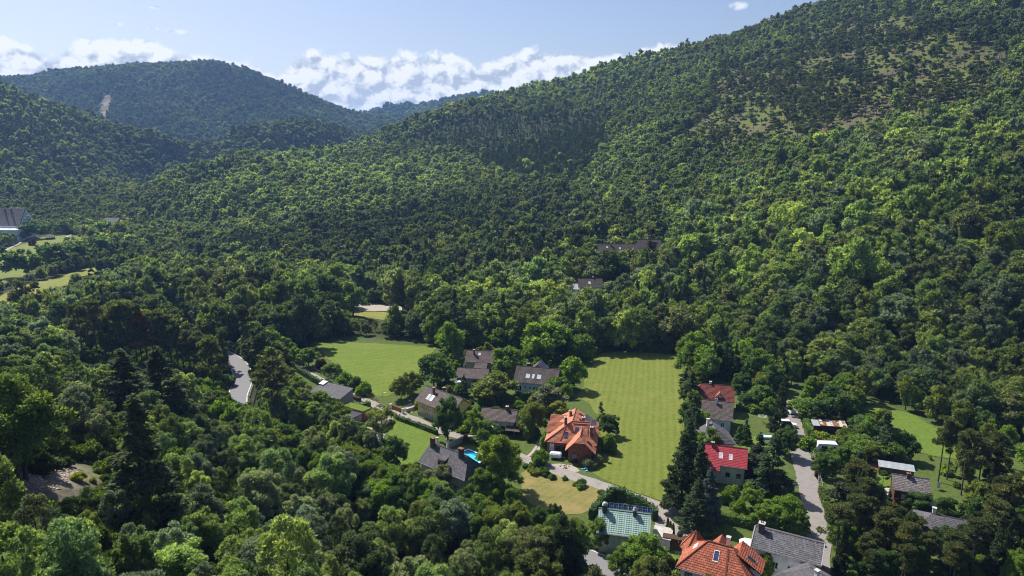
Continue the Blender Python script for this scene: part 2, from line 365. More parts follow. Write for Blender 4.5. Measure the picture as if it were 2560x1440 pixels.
def orient(n):                                  # two tangents for unit normals
    a = np.where(np.abs(n[:, 2:3]) < .9, np.array([[0, 0, 1.]]), np.array([[1., 0, 0]]))
    u = np.cross(n, a); u /= np.linalg.norm(u, axis=1, keepdims=True)
    return u, np.cross(n, u)
def rand_dirs(r, n):
    v = r.normal(size=(n, 3)); return v/np.linalg.norm(v, axis=1, keepdims=True)
def quads_at(r, pos, nrm, size, aspect=1.0, fold=.25):
    """leafy quads: a kite with its tip bent down"""
    n = len(pos); u, w = orient(nrm); a = r.uniform(0, 6.283, n)[:, None]
    U = u*np.cos(a)+w*np.sin(a); Wv = -u*np.sin(a)+w*np.cos(a); s = size[:, None]
    v = np.stack([pos-U*s*.5*aspect, pos-Wv*s*.36+nrm*s*.06, pos+U*s*.6*aspect-nrm*s*fold, pos+Wv*s*.36+nrm*s*.06], 1).reshape(-1, 3)
    return v, np.arange(n*4).reshape(-1, 4)
_ico = bmesh.new(); bmesh.ops.create_icosphere(_ico, subdivisions=1, radius=1)
ICO_V = np.array([v.co for v in _ico.verts]); ICO_F = np.array([[v.index for v in f.verts] for f in _ico.faces]); _ico.free()
def make_crown(r, lobes, n, smin, smax, jitter=.55, flat=1.0, core=.78, up=.25, spray=.5, rise=.45):
    """lobes: list of (x,y,z,radius). Leaves on the lobes' outsides, a solid core inside with crown shade put into its leaf tone."""
    L = np.array(lobes); ctr = L[:, :3].mean(0); w = L[:, 3]**2; w = w/w.sum()
    k = r.choice(len(L), int(n*1.5), p=w)
    d = rand_dirs(r, len(k)); out = L[k, :3]-ctr; out /= np.linalg.norm(out, axis=1, keepdims=True)+1e-6
    d = d+out*.5+np.array([0, 0, up]); d /= np.linalg.norm(d, axis=1, keepdims=True)
    sc = np.array([1, 1, flat])
    p = L[k, :3]+d*sc*(L[k, 3]*r.uniform(.72, 1.08, len(k)))[:, None]
    dd = np.linalg.norm((p[:, None]-L[None, :, :3])/sc, axis=2)/L[None, :, 3]
    keep = dd.min(1) > .62; p, d, k = p[keep][:n], d[keep][:n], k[keep][:n]
    nr = d+rand_dirs(r, len(p))*jitter; nr /= np.linalg.norm(nr, axis=1, keepdims=True)
    v, f = quads_at(r, p, nr, r.uniform(smin, smax, len(p)))
    if spray:                                     # twigs that stick out and up break the outline
        m = r.uniform(0, 1, len(p)) < spray; pm = p[m]; ax = d[m]+rand_dirs(r, m.sum())*.55+np.array([0, 0, rise]); ax /= np.linalg.norm(ax, axis=1, keepdims=True)
        sd = np.cross(ax, rand_dirs(r, len(ax))); sd /= np.linalg.norm(sd, axis=1, keepdims=True); s_ = r.uniform(smin, smax, len(ax))[:, None]*1.15; dn = np.array([0, 0, -1.])
        v.reshape(-1, 4, 3)[m] = np.stack([pm-ax*s_*.5, pm-sd*s_*.34+ax*s_*.1, pm+ax*s_*.85+dn*s_*.1, pm+sd*s_*.34+ax*s_*.1], 1)
    lobe_tone = r.uniform(-.12, .12, len(L))
    leaf = np.repeat(np.clip(r.normal(.5, .2, len(p))+lobe_tone[k], 0, 1), 4)
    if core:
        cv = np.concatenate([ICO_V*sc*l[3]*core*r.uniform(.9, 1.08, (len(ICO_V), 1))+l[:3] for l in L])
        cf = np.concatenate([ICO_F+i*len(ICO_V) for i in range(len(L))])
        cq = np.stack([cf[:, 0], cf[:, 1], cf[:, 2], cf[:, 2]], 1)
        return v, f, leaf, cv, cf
    return v, f, leaf, None, None
def crown_mesh(name, r, lobes, n, smin, smax, mat, **kw):
    v, f, leaf, cv, cf = make_crown(r, lobes, n, smin, smax, **kw)
    tri = np.concatenate([f[:, [0, 1, 2]], f[:, [0, 2, 3]]])
    if cv is not None:
        tri = np.concatenate([tri, cf+len(v)]); leaf = np.concatenate([leaf, np.full(len(cv), .34)]); v = np.concatenate([v, cv])  # core's leaf tone darkened to stand for shade inside the crown
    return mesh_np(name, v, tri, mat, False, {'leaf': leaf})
def tube(path, rad, seg=6):
    """tapered tube along points"""
    V, Fc = [], []; pts = [Vector(p) for p in path]
    for i, p in enumerate(pts):
        d = (pts[min(i+1, len(pts)-1)]-pts[max(i-1, 0)]).normalized()
        u = d.orthogonal().normalized(); w = d.cross(u)
        for k in range(seg):
            a = 6.2832*k/seg; V.append(tuple(p+(u*math.cos(a)+w*math.sin(a))*rad[i]))
    for i in range(len(pts)-1):
        for k in range(seg):
            Fc.append((i*seg+k, i*seg+(k+1) % seg, (i+1)*seg+(k+1) % seg, (i+1)*seg+k))
    return np.array(V), np.array(Fc)
def join_tubes(ts):
    V, Fc, o = [], [], 0
    for v, f in ts: V.append(v); Fc.append(f+o); o += len(v)
    return np.concatenate(V), np.concatenate(Fc)
def broad_lobes(r, h, rad, z0, n, rl):
    """lobes through an egg-shaped crown"""
    out = [(0, 0, z0+(h-z0)*.48, rad*.56), (0, 0, z0+(h-z0)*.72, rad*.42)]; hc = (h-z0)/2
    for i in range(n):
        d = rand_dirs(r, 1)[0]; d[2] = abs(d[2])*1.6-.7 if i % 3 else d[2]; k = r.uniform(.5, .93)
        wz = math.cos(min(1, abs(d[2]))*1.1)
        out.append((d[0]*rad*k*1.05, d[1]*rad*k*1.05, z0+hc+d[2]*hc*k*1.02, rl*r.uniform(.6, 1.3)))
    return out
PROTO = {}                                       # kind -> lod -> list of (crown mesh, trunk mesh)
def add_proto(kind, lod, crown, trunk): PROTO.setdefault(kind, {}).setdefault(lod, []).append((crown, trunk))
LODS = {'near': (8500, .20, .40), 'mid': (2400, .38, .7), 'far': (420, .95, 1.5), 'vfar': (130, 1.6, 2.5)}
def trunk_broad(r, h, seg=6):
    ts = [tube([(0, 0, -.6), (.05, 0, h*.2), (r.uniform(-.3, .3), r.uniform(-.3, .3), h*.7)], [.26, .2, .08], seg)]
    for i in range(5):
        a = r.uniform(0, 6.28); z = h*r.uniform(.2, .5); L = h*.22
        ts.append(tube([(0, 0, z), (math.cos(a)*L*.5, math.sin(a)*L*.5, z+L*.7), (math.cos(a)*L, math.sin(a)*L, z+L*1.2)], [.12, .08, .03], 5))
    return mesh_np('trunk', *join_tubes(ts), M['bark'], True)
for lod, (n, a, b) in LODS.items():
    r = np.random.default_rng({'near': 1, 'mid': 2, 'far': 3, 'vfar': 4}[lod])
    big = lod in ('near', 'mid')
    for k in range({'near': 6, 'mid': 6, 'far': 6, 'vfar': 4}[lod]):
        h, rad = 12*r.uniform(.92, 1.1), 4.3*r.uniform(.85, 1.1)
        lob = broad_lobes(r, h, rad, 1.0, {'near': 58, 'mid': 40, 'far': 15, 'vfar': 6}[lod], {'near': .98, 'mid': 1.12, 'far': 1.55, 'vfar': 2.1}[lod])
        add_proto('broadleaf', lod, crown_mesh('crown', r, lob, n, a, b, M['leaf']), trunk_broad(r, h) if big else None)
    for k in range({'near': 4, 'mid': 4, 'far': 3, 'vfar': 2}[lod]):           # thin, see-through crown of slender limbs
        h, rad = 13*r.uniform(.9, 1.1), 3.3*r.uniform(.9, 1.1)
        lob = [(*(rand_dirs(r, 1)[0]*np.array([rad*.75, rad*.75, h*.32])+np.array([0, 0, h*.6])), r.uniform(.7, 1.15)) for _ in range({'near': 34, 'mid': 26, 'far': 14, 'vfar': 8}[lod])]
        add_proto('slender', lod, crown_mesh('crown', r, lob, int(n*.75), a*.95, b*.95, M['leaf'], core=.45 if big else .7, jitter=.8), trunk_broad(r, h) if big else None)
    for k in range({'near': 4, 'mid': 4, 'far': 3, 'vfar': 2}[lod]):           # shrub: a low dome down to the ground
        lob = []
        for i in range({'near': 16, 'mid': 13, 'far': 8, 'vfar': 5}[lod]):
            an, rr = r.uniform(0, 6.28), 1.5*math.sqrt(r.uniform(0, 1)); lob.append((rr*math.cos(an), rr*math.sin(an), r.uniform(.3, 2.2)*(1-rr/3.2), r.uniform(.55, .95)))
        add_proto('shrub', lod, crown_mesh('crown', r, lob, int(n*.42), a*.75, b*.7, M['leaf']), None)
def spruce_parts(r, h, rad, n_tier, n_br, wid, sub):
    P_, N_, S_, A_ = [], [], [], []
    V, Fc, leaf = [], [], []; o = 0
    for i in range(n_tier):
        f = i/(n_tier-1); z = h*(.07+.92*f); rr = rad*(1-f)**.82*r.uniform(.86, 1.1)+.12
        m = max(4, int(n_br*(1-f*.6)))
        for k in range(m):
            a = 6.283*(k+r.uniform(-.35, .35))/m+i*1.7; L = rr*r.uniform(.75, 1.15); w = wid*(.45+.55*(1-f))*r.uniform(.8, 1.2)
            d = np.array([math.cos(a), math.sin(a), 0]); s = np.array([-d[1], d[0], 0]); z1 = z+r.uniform(-.15, .15)*h/n_tier
            p0 = d*L*.08+[0, 0, z1+L*.18]; p1 = d*L*.55+[0, 0, z1-L*.06]; p2 = d*L+[0, 0, z1-L*.22+r.uniform(-.1, .15)*L]
            tl = r.normal(.45, .2)
            for side in (-1, 1):
                dr = np.array([0, 0, -w*.55])
                V += [p0, p1, p2, p1+s*side*w*.75+dr, p0+s*side*w*.3+dr*.5]; Fc += [(o, o+1, o+4), (o+1, o+3, o+4), (o+1, o+2, o+3)]
                leaf += [tl-.2, tl, tl+.3, tl+.15, tl-.2]; o += 5
            for q_ in range(sub):
                t_ = r.uniform(.3, 1); c_ = d*L*t_+[0, 0, z1-L*.2*t_]+s*r.uniform(-1, 1)*w*.5; e_ = c_+d*r.uniform(.2, .5)*wid+s*r.uniform(-.5, .5)*wid+[0, 0, -.25*wid]
                V += [c_, e_, c_+[0, 0, -.4*wid]]; Fc += [(o, o+1, o+2)]; leaf += [tl, tl+.3, tl-.1]; o += 3
    return np.array(V), np.array(Fc), np.clip(np.array(leaf), 0, 1)
def spruce_lobes(r, h, rad, n):
    out = []
    for i in range(n):
        f = r.uniform(0, 1)**1.15; R_ = rad*(1-f)**.85*r.uniform(.45, 1.0); a = r.uniform(0, 6.28)
        out.append((math.cos(a)*R_, math.sin(a)*R_, h*(.05+.9*f)-R_*.12, (.34+.62*(1-f))*r.uniform(.75, 1.25)))
    return out+[(0, 0, h*.93, .34), (0, 0, h*.98, .22), (0, 0, h*.86, .5)]
for lod, (n, a, b, nl) in {'near': (8000, .2, .42, 74), 'mid': (2600, .36, .66, 52), 'far': (520, .8, 1.25, 22), 'vfar': (150, 1.3, 2.0, 9)}.items():
    r = np.random.default_rng(21+len(lod))
    for k in range({'near': 6, 'mid': 6, 'far': 4, 'vfar': 2}[lod]):
        h, rad = 18*r.uniform(.93, 1.07), 2.9*r.uniform(.8, 1.2); big = lod in ('near', 'mid')
        tr = mesh_np('trunk', *tube([(0, 0, -.6), (r.uniform(-.1, .1), 0, h*.5), (0, 0, h*.97)], [.26, .15, .03]), M['bark'], True) if big else None
        add_proto('spruce', lod, crown_mesh('crown', r, spruce_lobes(r, h, rad, nl), n, a, b, M['needle'], flat=.62, core=.62, jitter=.6, up=.0, spray=.75, rise=-.35), tr)
def pine_lobes(r, h, n, spread):
    out = []
    for i in range(n):
        f = r.uniform(0, 1)**.7; z = h*(.5+.48*f); rr = spread*(1-.55*f)*math.sqrt(r.uniform(.05, 1)); a = r.uniform(0, 6.28)
        out.append((math.cos(a)*rr, math.sin(a)*rr, z, r.uniform(.75, 1.35)))
    out.append((0, 0, h*.97, 1.2)); return out
for lod, (n, a, b) in {'near': (4200, .24, .5), 'mid': (1500, .4, .75), 'far': (380, .8, 1.3), 'vfar': (120, 1.3, 2.1)}.items():
    r = np.random.default_rng(41+len(lod))
    for k in range({'near': 5, 'mid': 5, 'far': 4, 'vfar': 2}[lod]):
        h = 15*r.uniform(.9, 1.1); lob = pine_lobes(r, h, {'near': 26, 'mid': 22, 'far': 12, 'vfar': 7}[lod], 3.4)
        ts = [tube([(0, 0, -.6), (r.uniform(-.15, .15), r.uniform(-.15, .15), h*.5), (0, 0, h*.97)], [.24, .17, .05])]
        for l in lob[:16]:
            ts.append(tube([(0, 0, l[2]-.9), (l[0]*.6, l[1]*.6, l[2]-.45), (l[0], l[1], l[2]-.1)], [.08, .06, .03], 4))
        tr = mesh_np('trunk', *join_tubes(ts), M['pinebark'], True)
        add_proto('pine', lod, crown_mesh('crown', r, lob, n, a, b, M['needle'], flat=.5, core=.6 if lod != 'near' else .45, jitter=.7, up=.4), tr)

# ------------------------------------------------------------------ where trees stand
KEEP_OUT = []                                   # discs (x, y, r) of buildings, filled below before scattering
GREENS = np.array([(.070, .118, .024), (.088, .142, .026), (.056, .100, .026), (.105, .155, .030), (.062, .098, .040), (.080, .112, .034), (.05, .085, .022)])
def ground_fast(x, y):
    i = np.clip(np.searchsorted(gx, x)-1, 0, nx-2); j = np.clip(np.searchsorted(gy, y)-1, 0, ny-2)
    a = np.clip((x-gx[i])/(gx[i+1]-gx[i]), 0, 1); b = np.clip((y-gy[j])/(gy[j+1]-gy[j]), 0, 1)
    return (GZ[j, i]*(1-a)+GZ[j, i+1]*a)*(1-b)+(GZ[j+1, i]*(1-a)+GZ[j+1, i+1]*a)*b

# ------------------------------------------------------------------ building materials
def plain(name, c, rough=.7, spec=.3, metal=0., var=.18, sc=1.5, bump=0.0):
    t = NT(name); f = t.noise(sc, t.obj(), 5)
    lo = tuple(v*(1-var) for v in c); hi = tuple(min(1, v*(1+var)) for v in c)
    nb = t.bump(f, bump, .05) if bump else None
    t.bsdf(t.ramp(f, [(.3, lo), (.7, hi)]), rough, spec, metal, nb); return t.m
def plaster(name, c, dirt=.35):
    t = NT(name); p = t.obj(); f = t.noise(.7, p, 6, .65); g = t.noise(9, p, 4)
    d = t.noise(1.3, t.scale(p, (1, 1, .18)), 4)
    col = t.mix(t.math('MULTIPLY', t.math('SUBTRACT', d, .42, True), dirt*6, True), t.ramp(f, [(.3, tuple(v*.86 for v in c)), (.7, c)]), tuple(v*.5 for v in c))
    t.bsdf(col, .9, .15, normal=t.bump(g, .25, .02)); return t.m
def tiles(name, c, w=.33, h=.36, var=.35, moss=0.0, rough=.75, light=None, spec=.25, contrast=.55):
    """roof tiles: uv in metres, courses are real steps, the single tiles of a course are told apart by colour and relief"""
    t = NT(name); uv = t.uv(); b = t.n('ShaderNodeTexBrick'); t.l(uv, b.inputs['Vector'])
    b.inputs['Scale'].default_value = 1; b.inputs['Brick Width'].default_value = w; b.inputs['Row Height'].default_value = h
    b.inputs['Mortar Size'].default_value = .028; b.inputs['Mortar Smooth'].default_value = .4; b.inputs['Bias'].default_value = 0
    b.inputs['Color1'].default_value = (*[v*(1-var) for v in c], 1); b.inputs['Color2'].default_value = (*[min(1, v*(1+var)) for v in c], 1)
    b.inputs['Mortar'].default_value = (*[v*(1-contrast) for v in c], 1)
    o = t.obj(); f = t.noise(.55, o, 5, .65); g = t.noise(5, o, 5, .7)
    col = t.mix(1.0, b.outputs['Color'], t.ramp(f, [(.25, (.72, .72, .74)), (.5, (1, 1, 1)), (.8, (1.2, 1.14, 1.06))]), 'MULTIPLY')
    if light: col = t.mix(t.math('MULTIPLY', t.math('SUBTRACT', g, .5, True), 4.0, True), col, light)
    if moss: col = t.mix(t.math('MULTIPLY', t.math('SUBTRACT', t.noise(.9, o, 6, .7), .5, True), moss*8, True), col, (.075, .085, .035))
    hgt = t.math('ADD', t.math('MULTIPLY', t.math('SUBTRACT', 1.0, b.outputs['Fac']), .8), t.math('MULTIPLY', g, .4))
    t.bsdf(col, rough, spec, normal=t.bump(hgt, .5, .05)); return t.m
def metal_sheet(name, c, pitch=.45, rough=.42):
    t = NT(name); uv = t.uv(); sx = t.n('ShaderNodeSeparateXYZ'); t.l(uv, sx.inputs[0]); o = t.obj()
    row = t.math('FRACT', t.math('DIVIDE', sx.outputs[1], .38)); w = t.math('SINE', t.math('MULTIPLY', sx.outputs[0], 6.283/pitch))
    hgt = t.math('ADD', t.math('MULTIPLY', w, .3), t.math('MULTIPLY', row, .5)); f = t.noise(.6, o, 5)
    col = t.mix(t.math('MULTIPLY', t.math('LESS_THAN', row, .16), .45), t.ramp(f, [(.3, tuple(v*.8 for v in c)), (.7, c)]), tuple(v*.45 for v in c))
    t.bsdf(col, rough, .5, .0, t.bump(hgt, .6, .06)); return t.m
def planks(name, c, w=.16, axis=2):
    t = NT(name); p = t.obj(); sx = t.n('ShaderNodeSeparateXYZ'); t.l(p, sx.inputs[0]); v = t.math('DIVIDE', sx.outputs[axis], w)
    r_ = t.n('ShaderNodeTexWhiteNoise', noise_dimensions='1D'); t.l(t.math('FLOOR', v), r_.inputs['W']); fr = t.math('FRACT', v)
    col = t.mix(r_.outputs['Value'], tuple(x*.65 for x in c), tuple(x*1.25 for x in c)); col = t.mix(t.math('LESS_THAN', fr, .1), col, tuple(x*.25 for x in c))
    t.bsdf(col, .8, .2, normal=t.bump(fr, .4, .03)); return t.m
def bricks(name, c):
    t = NT(name); b = t.n('ShaderNodeTexBrick'); sx = t.n('ShaderNodeSeparateXYZ'); t.l(t.obj(), sx.inputs[0]); cb = t.n('ShaderNodeCombineXYZ')
    t.l(t.math('ADD', sx.outputs[0], sx.outputs[1]), cb.inputs[0]); t.l(sx.outputs[2], cb.inputs[1]); t.l(cb.outputs[0], b.inputs['Vector'])
    b.inputs['Scale'].default_value = 1; b.inputs['Brick Width'].default_value = .5; b.inputs['Row Height'].default_value = .25; b.inputs['Mortar Size'].default_value = .025
    b.inputs['Color1'].default_value = (*[v*.7 for v in c], 1); b.inputs['Color2'].default_value = (*[v*1.2 for v in c], 1); b.inputs['Mortar'].default_value = (.16, .12, .1, 1)
    t.bsdf(b.outputs['Color'], .9, .15, normal=t.bump(t.math('SUBTRACT', 1.0, b.outputs['Fac']), .5, .03)); return t.m
M['tile_brown'] = tiles('brown_tiles', (.105, .078, .072), light=(.2, .17, .165))
M['tile_dark'] = tiles('dark_brown_tiles', (.085, .066, .062), light=(.15, .125, .12))
M['tile_grey'] = tiles('grey_tiles', (.115, .112, .125), .42, .4, moss=.25, light=(.19, .185, .2))
M['tile_slate'] = tiles('slate_tiles', (.10, .095, .105), light=(.17, .165, .175))
M['tile_orange'] = tiles('orange_clay_tiles', (.50, .185, .105), .26, .3, .22, light=(.56, .27, .18), contrast=.4)
M['tile_red'] = tiles('red_brown_clay_tiles', (.36, .105, .055), .36, .4, .3, light=(.45, .17, .1), contrast=.65)
M['tile_crimson'] = tiles('crimson_tiles', (.42, .028, .045), .34, .4, .18, rough=.5, contrast=.75, spec=.4)
M['tile_darkred'] = tiles('dark_red_tiles', (.20, .055, .042), .3, .34, .25, contrast=.5)
M['shingle'] = tiles('pale_wood_shingles', (.19, .165, .165), .22, .3, .4, light=(.33, .3, .3), contrast=.7)
M['greenmetal'] = metal_sheet('green_sheet_metal', (.26, .39, .34))
M['greymetal'] = metal_sheet('grey_sheet_metal', (.38, .42, .44))
M['stone'] = plaster('grey_render', (.33, .32, .30)); M['white'] = plaster('white_render', (.78, .79, .80)); M['yellow'] = plaster('yellow_render', (.62, .50, .17))
M['cream'] = plaster('cream_render', (.62, .6, .46)); M['green_wall'] = plaster('pale_green_render', (.42, .50, .40)); M['whiteblue'] = plaster('bluish_white_render', (.66, .75, .86))
M['ochre'] = plaster('ochre_render', (.42, .36, .2)); M['brickwall'] = bricks('red_hollow_bricks', (.30, .095, .055)); M['wood'] = planks('brown_boards', (.12, .055, .028)); M['wood_dark'] = planks('dark_boards', (.06, .035, .022))
M['wood_up'] = planks('upright_boards', (.14, .085, .05), .14, 0)
M['wgrey'] = planks('grey_deck_boards', (.42, .42, .44), .14, 0); M['frame'] = plain('white_frames', (.8, .8, .8), .4, .4); M['frame_dark'] = plain('dark_frames', (.04, .04, .045), .4)
t = NT('window_glass'); t.bsdf((.012, .016, .022), .06, .8); M['glass'] = t.m
t = NT('skylight_glass'); t.bsdf((.02, .05, .13), .05, .9); M['skyglass'] = t.m
t = NT('bright_skylight'); t.bsdf((.55, .62, .68), .15, .7); M['paleglass'] = t.m
M['gutter'] = plain('zinc', (.34, .34, .36), .45, .5, .6); M['concrete'] = plain('concrete', (.42, .40, .37), .9, .2, var=.25, sc=.9, bump=.3); M['chim_brick'] = bricks('chimney_bricks', (.26, .09, .06))
M['chim_dark'] = plain('dark_chimney_render', (.09, .075, .065), .9); M['chim_white'] = plain('white_chimney_render', (.7, .7, .69), .85); M['steel'] = plain('galvanised_steel', (.5, .5, .52), .35, .5, .8, sc=4); M['black'] = plain('black_plastic', (.02, .02, .022), .5)
t = NT('solar_cells'); b = t.n('ShaderNodeTexBrick'); t.l(t.uv(), b.inputs['Vector']); b.offset = 0; b.inputs['Scale'].default_value = 1; b.inputs['Brick Width'].default_value = .5; b.inputs['Row Height'].default_value = .5
b.inputs['Mortar Size'].default_value = .02; b.inputs['Color1'].default_value = (.012, .03, .085, 1); b.inputs['Color2'].default_value = (.018, .04, .10, 1); b.inputs['Mortar'].default_value = (.3, .33, .38, 1)
t.bsdf(b.outputs['Color'], .12, .7); M['solar'] = t.m

# ------------------------------------------------------------------ mesh builder and houses
class MB:
    def __init__(s): s.v, s.f, s.uv = [], [], []
    def face(s, pts, uv=None):
        o = len(s.v); s.v += [tuple(p) for p in pts]; s.f.append(tuple(range(o, o+len(pts)))); s.uv.append(uv or [(0, 0)]*len(pts)); return s
    def box(s, c, d, rz=0.0, ry=0.0):
        """box by centre and full size, turned by rz about its centre"""
        x, y, z = d[0]/2, d[1]/2, d[2]/2; m = Matrix.Rotation(rz, 3, 'Z') @ Matrix.Rotation(ry, 3, 'Y')
        p = [Vector(c)+m @ Vector((sx*x, sy*y, sz*z)) for sx in (-1, 1) for sy in (-1, 1) for sz in (-1, 1)]
        for q_ in ((0, 1, 3, 2), (4, 6, 7, 5), (0, 4, 5, 1), (2, 3, 7, 6), (0, 2, 6, 4), (1, 5, 7, 3)): s.face([p[i] for i in q_])
        return s
    def beam(s, a, b, w, h=None):
        a, b = Vector(a), Vector(b); h = h or w; d = (b-a).normalized(); u = d.cross(Vector((0, 0, 1)))
        u = (u if u.length > .01 else Vector((1, 0, 0))).normalized()*w/2; n = u.cross(d).normalized()*h/2
        P0 = [a-u-n, a+u-n, a+u+n, a-u+n]; P1 = [p+(b-a) for p in P0]
        s.face(P0[::-1]); s.face(P1)
        for i in range(4): s.face([P0[i], P0[(i+1) % 4], P1[(i+1) % 4], P1[i]])
        return s
    def prism(s, poly, z0, z1):
        a = [(x, y, z0) for x, y in poly]; b = [(x, y, z1) for x, y in poly]; s.face(b); s.face(a[::-1])
        for i in range(len(poly)): j = (i+1) % len(poly); s.face([a[i], a[j], b[j], b[i]])
        return s
    def cyl(s, c, r, h, n=12, r2=None, axis='z'):
        r2 = r if r2 is None else r2
        def P_(a, rr, z):
            u, v = math.cos(a)*rr, math.sin(a)*rr
            return {'z': (c[0]+u, c[1]+v, c[2]+z), 'y': (c[0]+u, c[1]+z, c[2]+v), 'x': (c[0]+z, c[1]+u, c[2]+v)}[axis]
        A_ = [P_(6.2832*i/n, r, 0) for i in range(n)]; B_ = [P_(6.2832*i/n, r2, h) for i in range(n)]
        s.face(A_[::-1]); s.face(B_)
        for i in range(n): s.face([A_[i], A_[(i+1) % n], B_[(i+1) % n], B_[i]])
        return s
    def build(s, name, mat, parent=None, smooth=False, bevel=0.0):
        me = bpy.data.meshes.new(name); me.from_pydata(s.v, [], s.f); me.materials.append(mat)
        ul = me.uv_layers.new(name='UVMap'); ul.data.foreach_set('uv', np.array([c_ for q_ in s.uv for c_ in q_], np.float32).ravel())
        bm = bmesh.new(); bm.from_mesh(me)
        if bevel: bmesh.ops.remove_doubles(bm, verts=bm.verts, dist=1e-4); bmesh.ops.bevel(bm, geom=bm.edges[:], offset=bevel, segments=2, affect='EDGES')
        bmesh.ops.recalc_face_normals(bm, faces=bm.faces); bm.to_mesh(me); bm.free()
        if smooth: me.polygons.foreach_set('use_smooth', np.ones(len(me.polygons), bool))
        return link(bpy.data.objects.new(name, me), parent)
def clip(poly, key, lo, hi):
    for sgn, lim in ((1, lo), (-1, hi)):
        out = []
        for i in range(len(poly)):
            a, b = poly[i], poly[(i+1) % len(poly)]; ka, kb = sgn*(key(a)-lim), sgn*(key(b)-lim)
            if ka >= 0: out.append(a)
            if ka*kb < 0: out.append(a+(b-a)*(ka/(ka-kb)))
        poly = out
        if len(poly) < 3: return []
    return poly
def slope(name, poly, mat, parent, course=.38, lip=.045, thick=.16, flat=False):
    """one roof plane: poly[0]-poly[1] is the eave; stepped courses on top, a slab below"""
    P_ = [Vector(p) for p in poly]; n = (P_[1]-P_[0]).cross(P_[2]-P_[0]).normalized()
    if n.z < 0: n = -n
    eu = (P_[1]-P_[0]).normalized(); ev = n.cross(eu); ev = ev if ev.z > 0 else -ev
    key = lambda p: (p-P_[0]).dot(ev)
    vmax = max(key(p) for p in P_); v0 = min(key(p) for p in P_); m = MB(); v = v0
    while v < vmax-1e-3:
        v2 = min(v+course, vmax); c_ = clip(P_, key, v, v2)
        if len(c_) >= 3:
            hgt = lambda p: lip*(1-(key(p)-v)/course)+.01
            top = [p+n*hgt(p) for p in c_]; m.face(top, [((p-P_[0]).dot(eu), key(p)) for p in c_])
            low = sorted([p for p in c_ if key(p)-v < 1e-4], key=lambda p: p.dot(eu))
            if len(low) >= 2:
                a, b = low[0], low[-1]; m.face([a-n*.01, b-n*.01, b+n*hgt(b), a+n*hgt(a)], [((a-P_[0]).dot(eu), v)]*2+[((b-P_[0]).dot(eu), v)]*2)
        v = v2
    bot = [p-n*thick for p in P_]; m.face(bot[::-1])
    for i in range(len(P_)): j = (i+1) % len(P_); m.face([bot[i], bot[j], P_[j]+n*.012, P_[i]+n*.012])
    return m.build(name, mat, parent)
def ridge_cap(parent, a, b, mat, r=.13):
    v, f = tube([Vector(a)+Vector((0, 0, .02)), Vector(b)+Vector((0, 0, .02))], [r, r], 6); m = MB()
    for q_ in f: m.face([v[i] for i in q_])
    return m.build('ridge_cap', mat, parent)
def chimney(parent, x, y, z0, z1, w=.6, d=.6, mat='chim_brick', cap='concrete', pots=1, dome=False):
    c = MB().box((x, y, (z0+z1)/2), (w, d, z1-z0)).build('chimney', M[mat], parent)
    MB().box((x, y, z1+.06), (w+.22, d+.22, .12)).build('chimney_cap', M[cap], c)
    for i in range(pots):
        ox = (i-(pots-1)/2)*.32
        MB().cyl((x+ox, y, z1+.12), .11, .3, 8).build('chimney_pot', M['chim_brick' if not dome else 'steel'], c)
    if dome: MB().cyl((x, y, z1+.4), w*.62, .14, 10, w*.45).cyl((x, y, z1+.54), w*.45, .14, 10, .1).build('chimney_hood', M['greenmetal'], c)
    return c
def window(parent, c, w, h, rz, frame='frame', glass='glass', sill=True, mull=True):
    """window in a wall: c = centre on the wall's face, rz = direction it looks (local), frame proud of the wall"""
    m = Matrix.Rotation(rz, 3, 'Z'); C_ = Vector(c)
    def bx(mb, dx, dz, ww, hh, dy, t_): mb.box(C_+m @ Vector((dx, -dy, dz)), (ww, t_, hh), rz)
    fr = MB()
    for sx in (-1, 1): bx(fr, sx*(w/2+.03), 0, .1, h+.16, .04, .12)
    for sz in (-1, 1): bx(fr, 0, sz*(h/2+.03), w, .1, .045, .12)
    if mull: bx(fr, 0, 0, .07, h, .04, .07)
    if sill: bx(fr, 0, -h/2-.1, w+.35, .07, .1, .24)
    o = fr.build('window', M[frame], parent)
    pm = MB(); bx(pm, 0, 0, w, h, .012, .02); pm.build('pane', M[glass], o)
    return o
def on_slope(parent, a, b, c, d, name, mat, frame_mat, rise=.09, fw=.09):
    """a flat framed pane on a roof plane, corners a b c d"""
    P_ = [Vector(p) for p in (a, b, c, d)]; n = (P_[1]-P_[0]).cross(P_[3]-P_[0]).normalized(); n = n if n.z > 0 else -n
    cen = sum(P_, Vector())/4; m = MB()
    out = [p+(p-cen).normalized()*fw*1.4 for p in P_]
    for i in range(4):
        j = (i+1) % 4; m.face([out[i]+n*rise, out[j]+n*rise, P_[j]+n*rise, P_[i]+n*rise]); m.face([out[i]-n*.05, out[j]-n*.05, out[j]+n*rise, out[i]+n*rise])
        m.face([P_[i]+n*rise, P_[j]+n*rise, P_[j]+n*(rise-.05), P_[i]+n*(rise-.05)])
    o = m.build(name, frame_mat, parent)
    eu = (P_[1]-P_[0]); ev = (P_[3]-P_[0]); pm = MB(); pm.face([p+n*(rise-.04) for p in P_], [(0, 0), (eu.length, 0), (eu.length, ev.length), (0, ev.length)])
    pm.build('pane', mat, o); return o
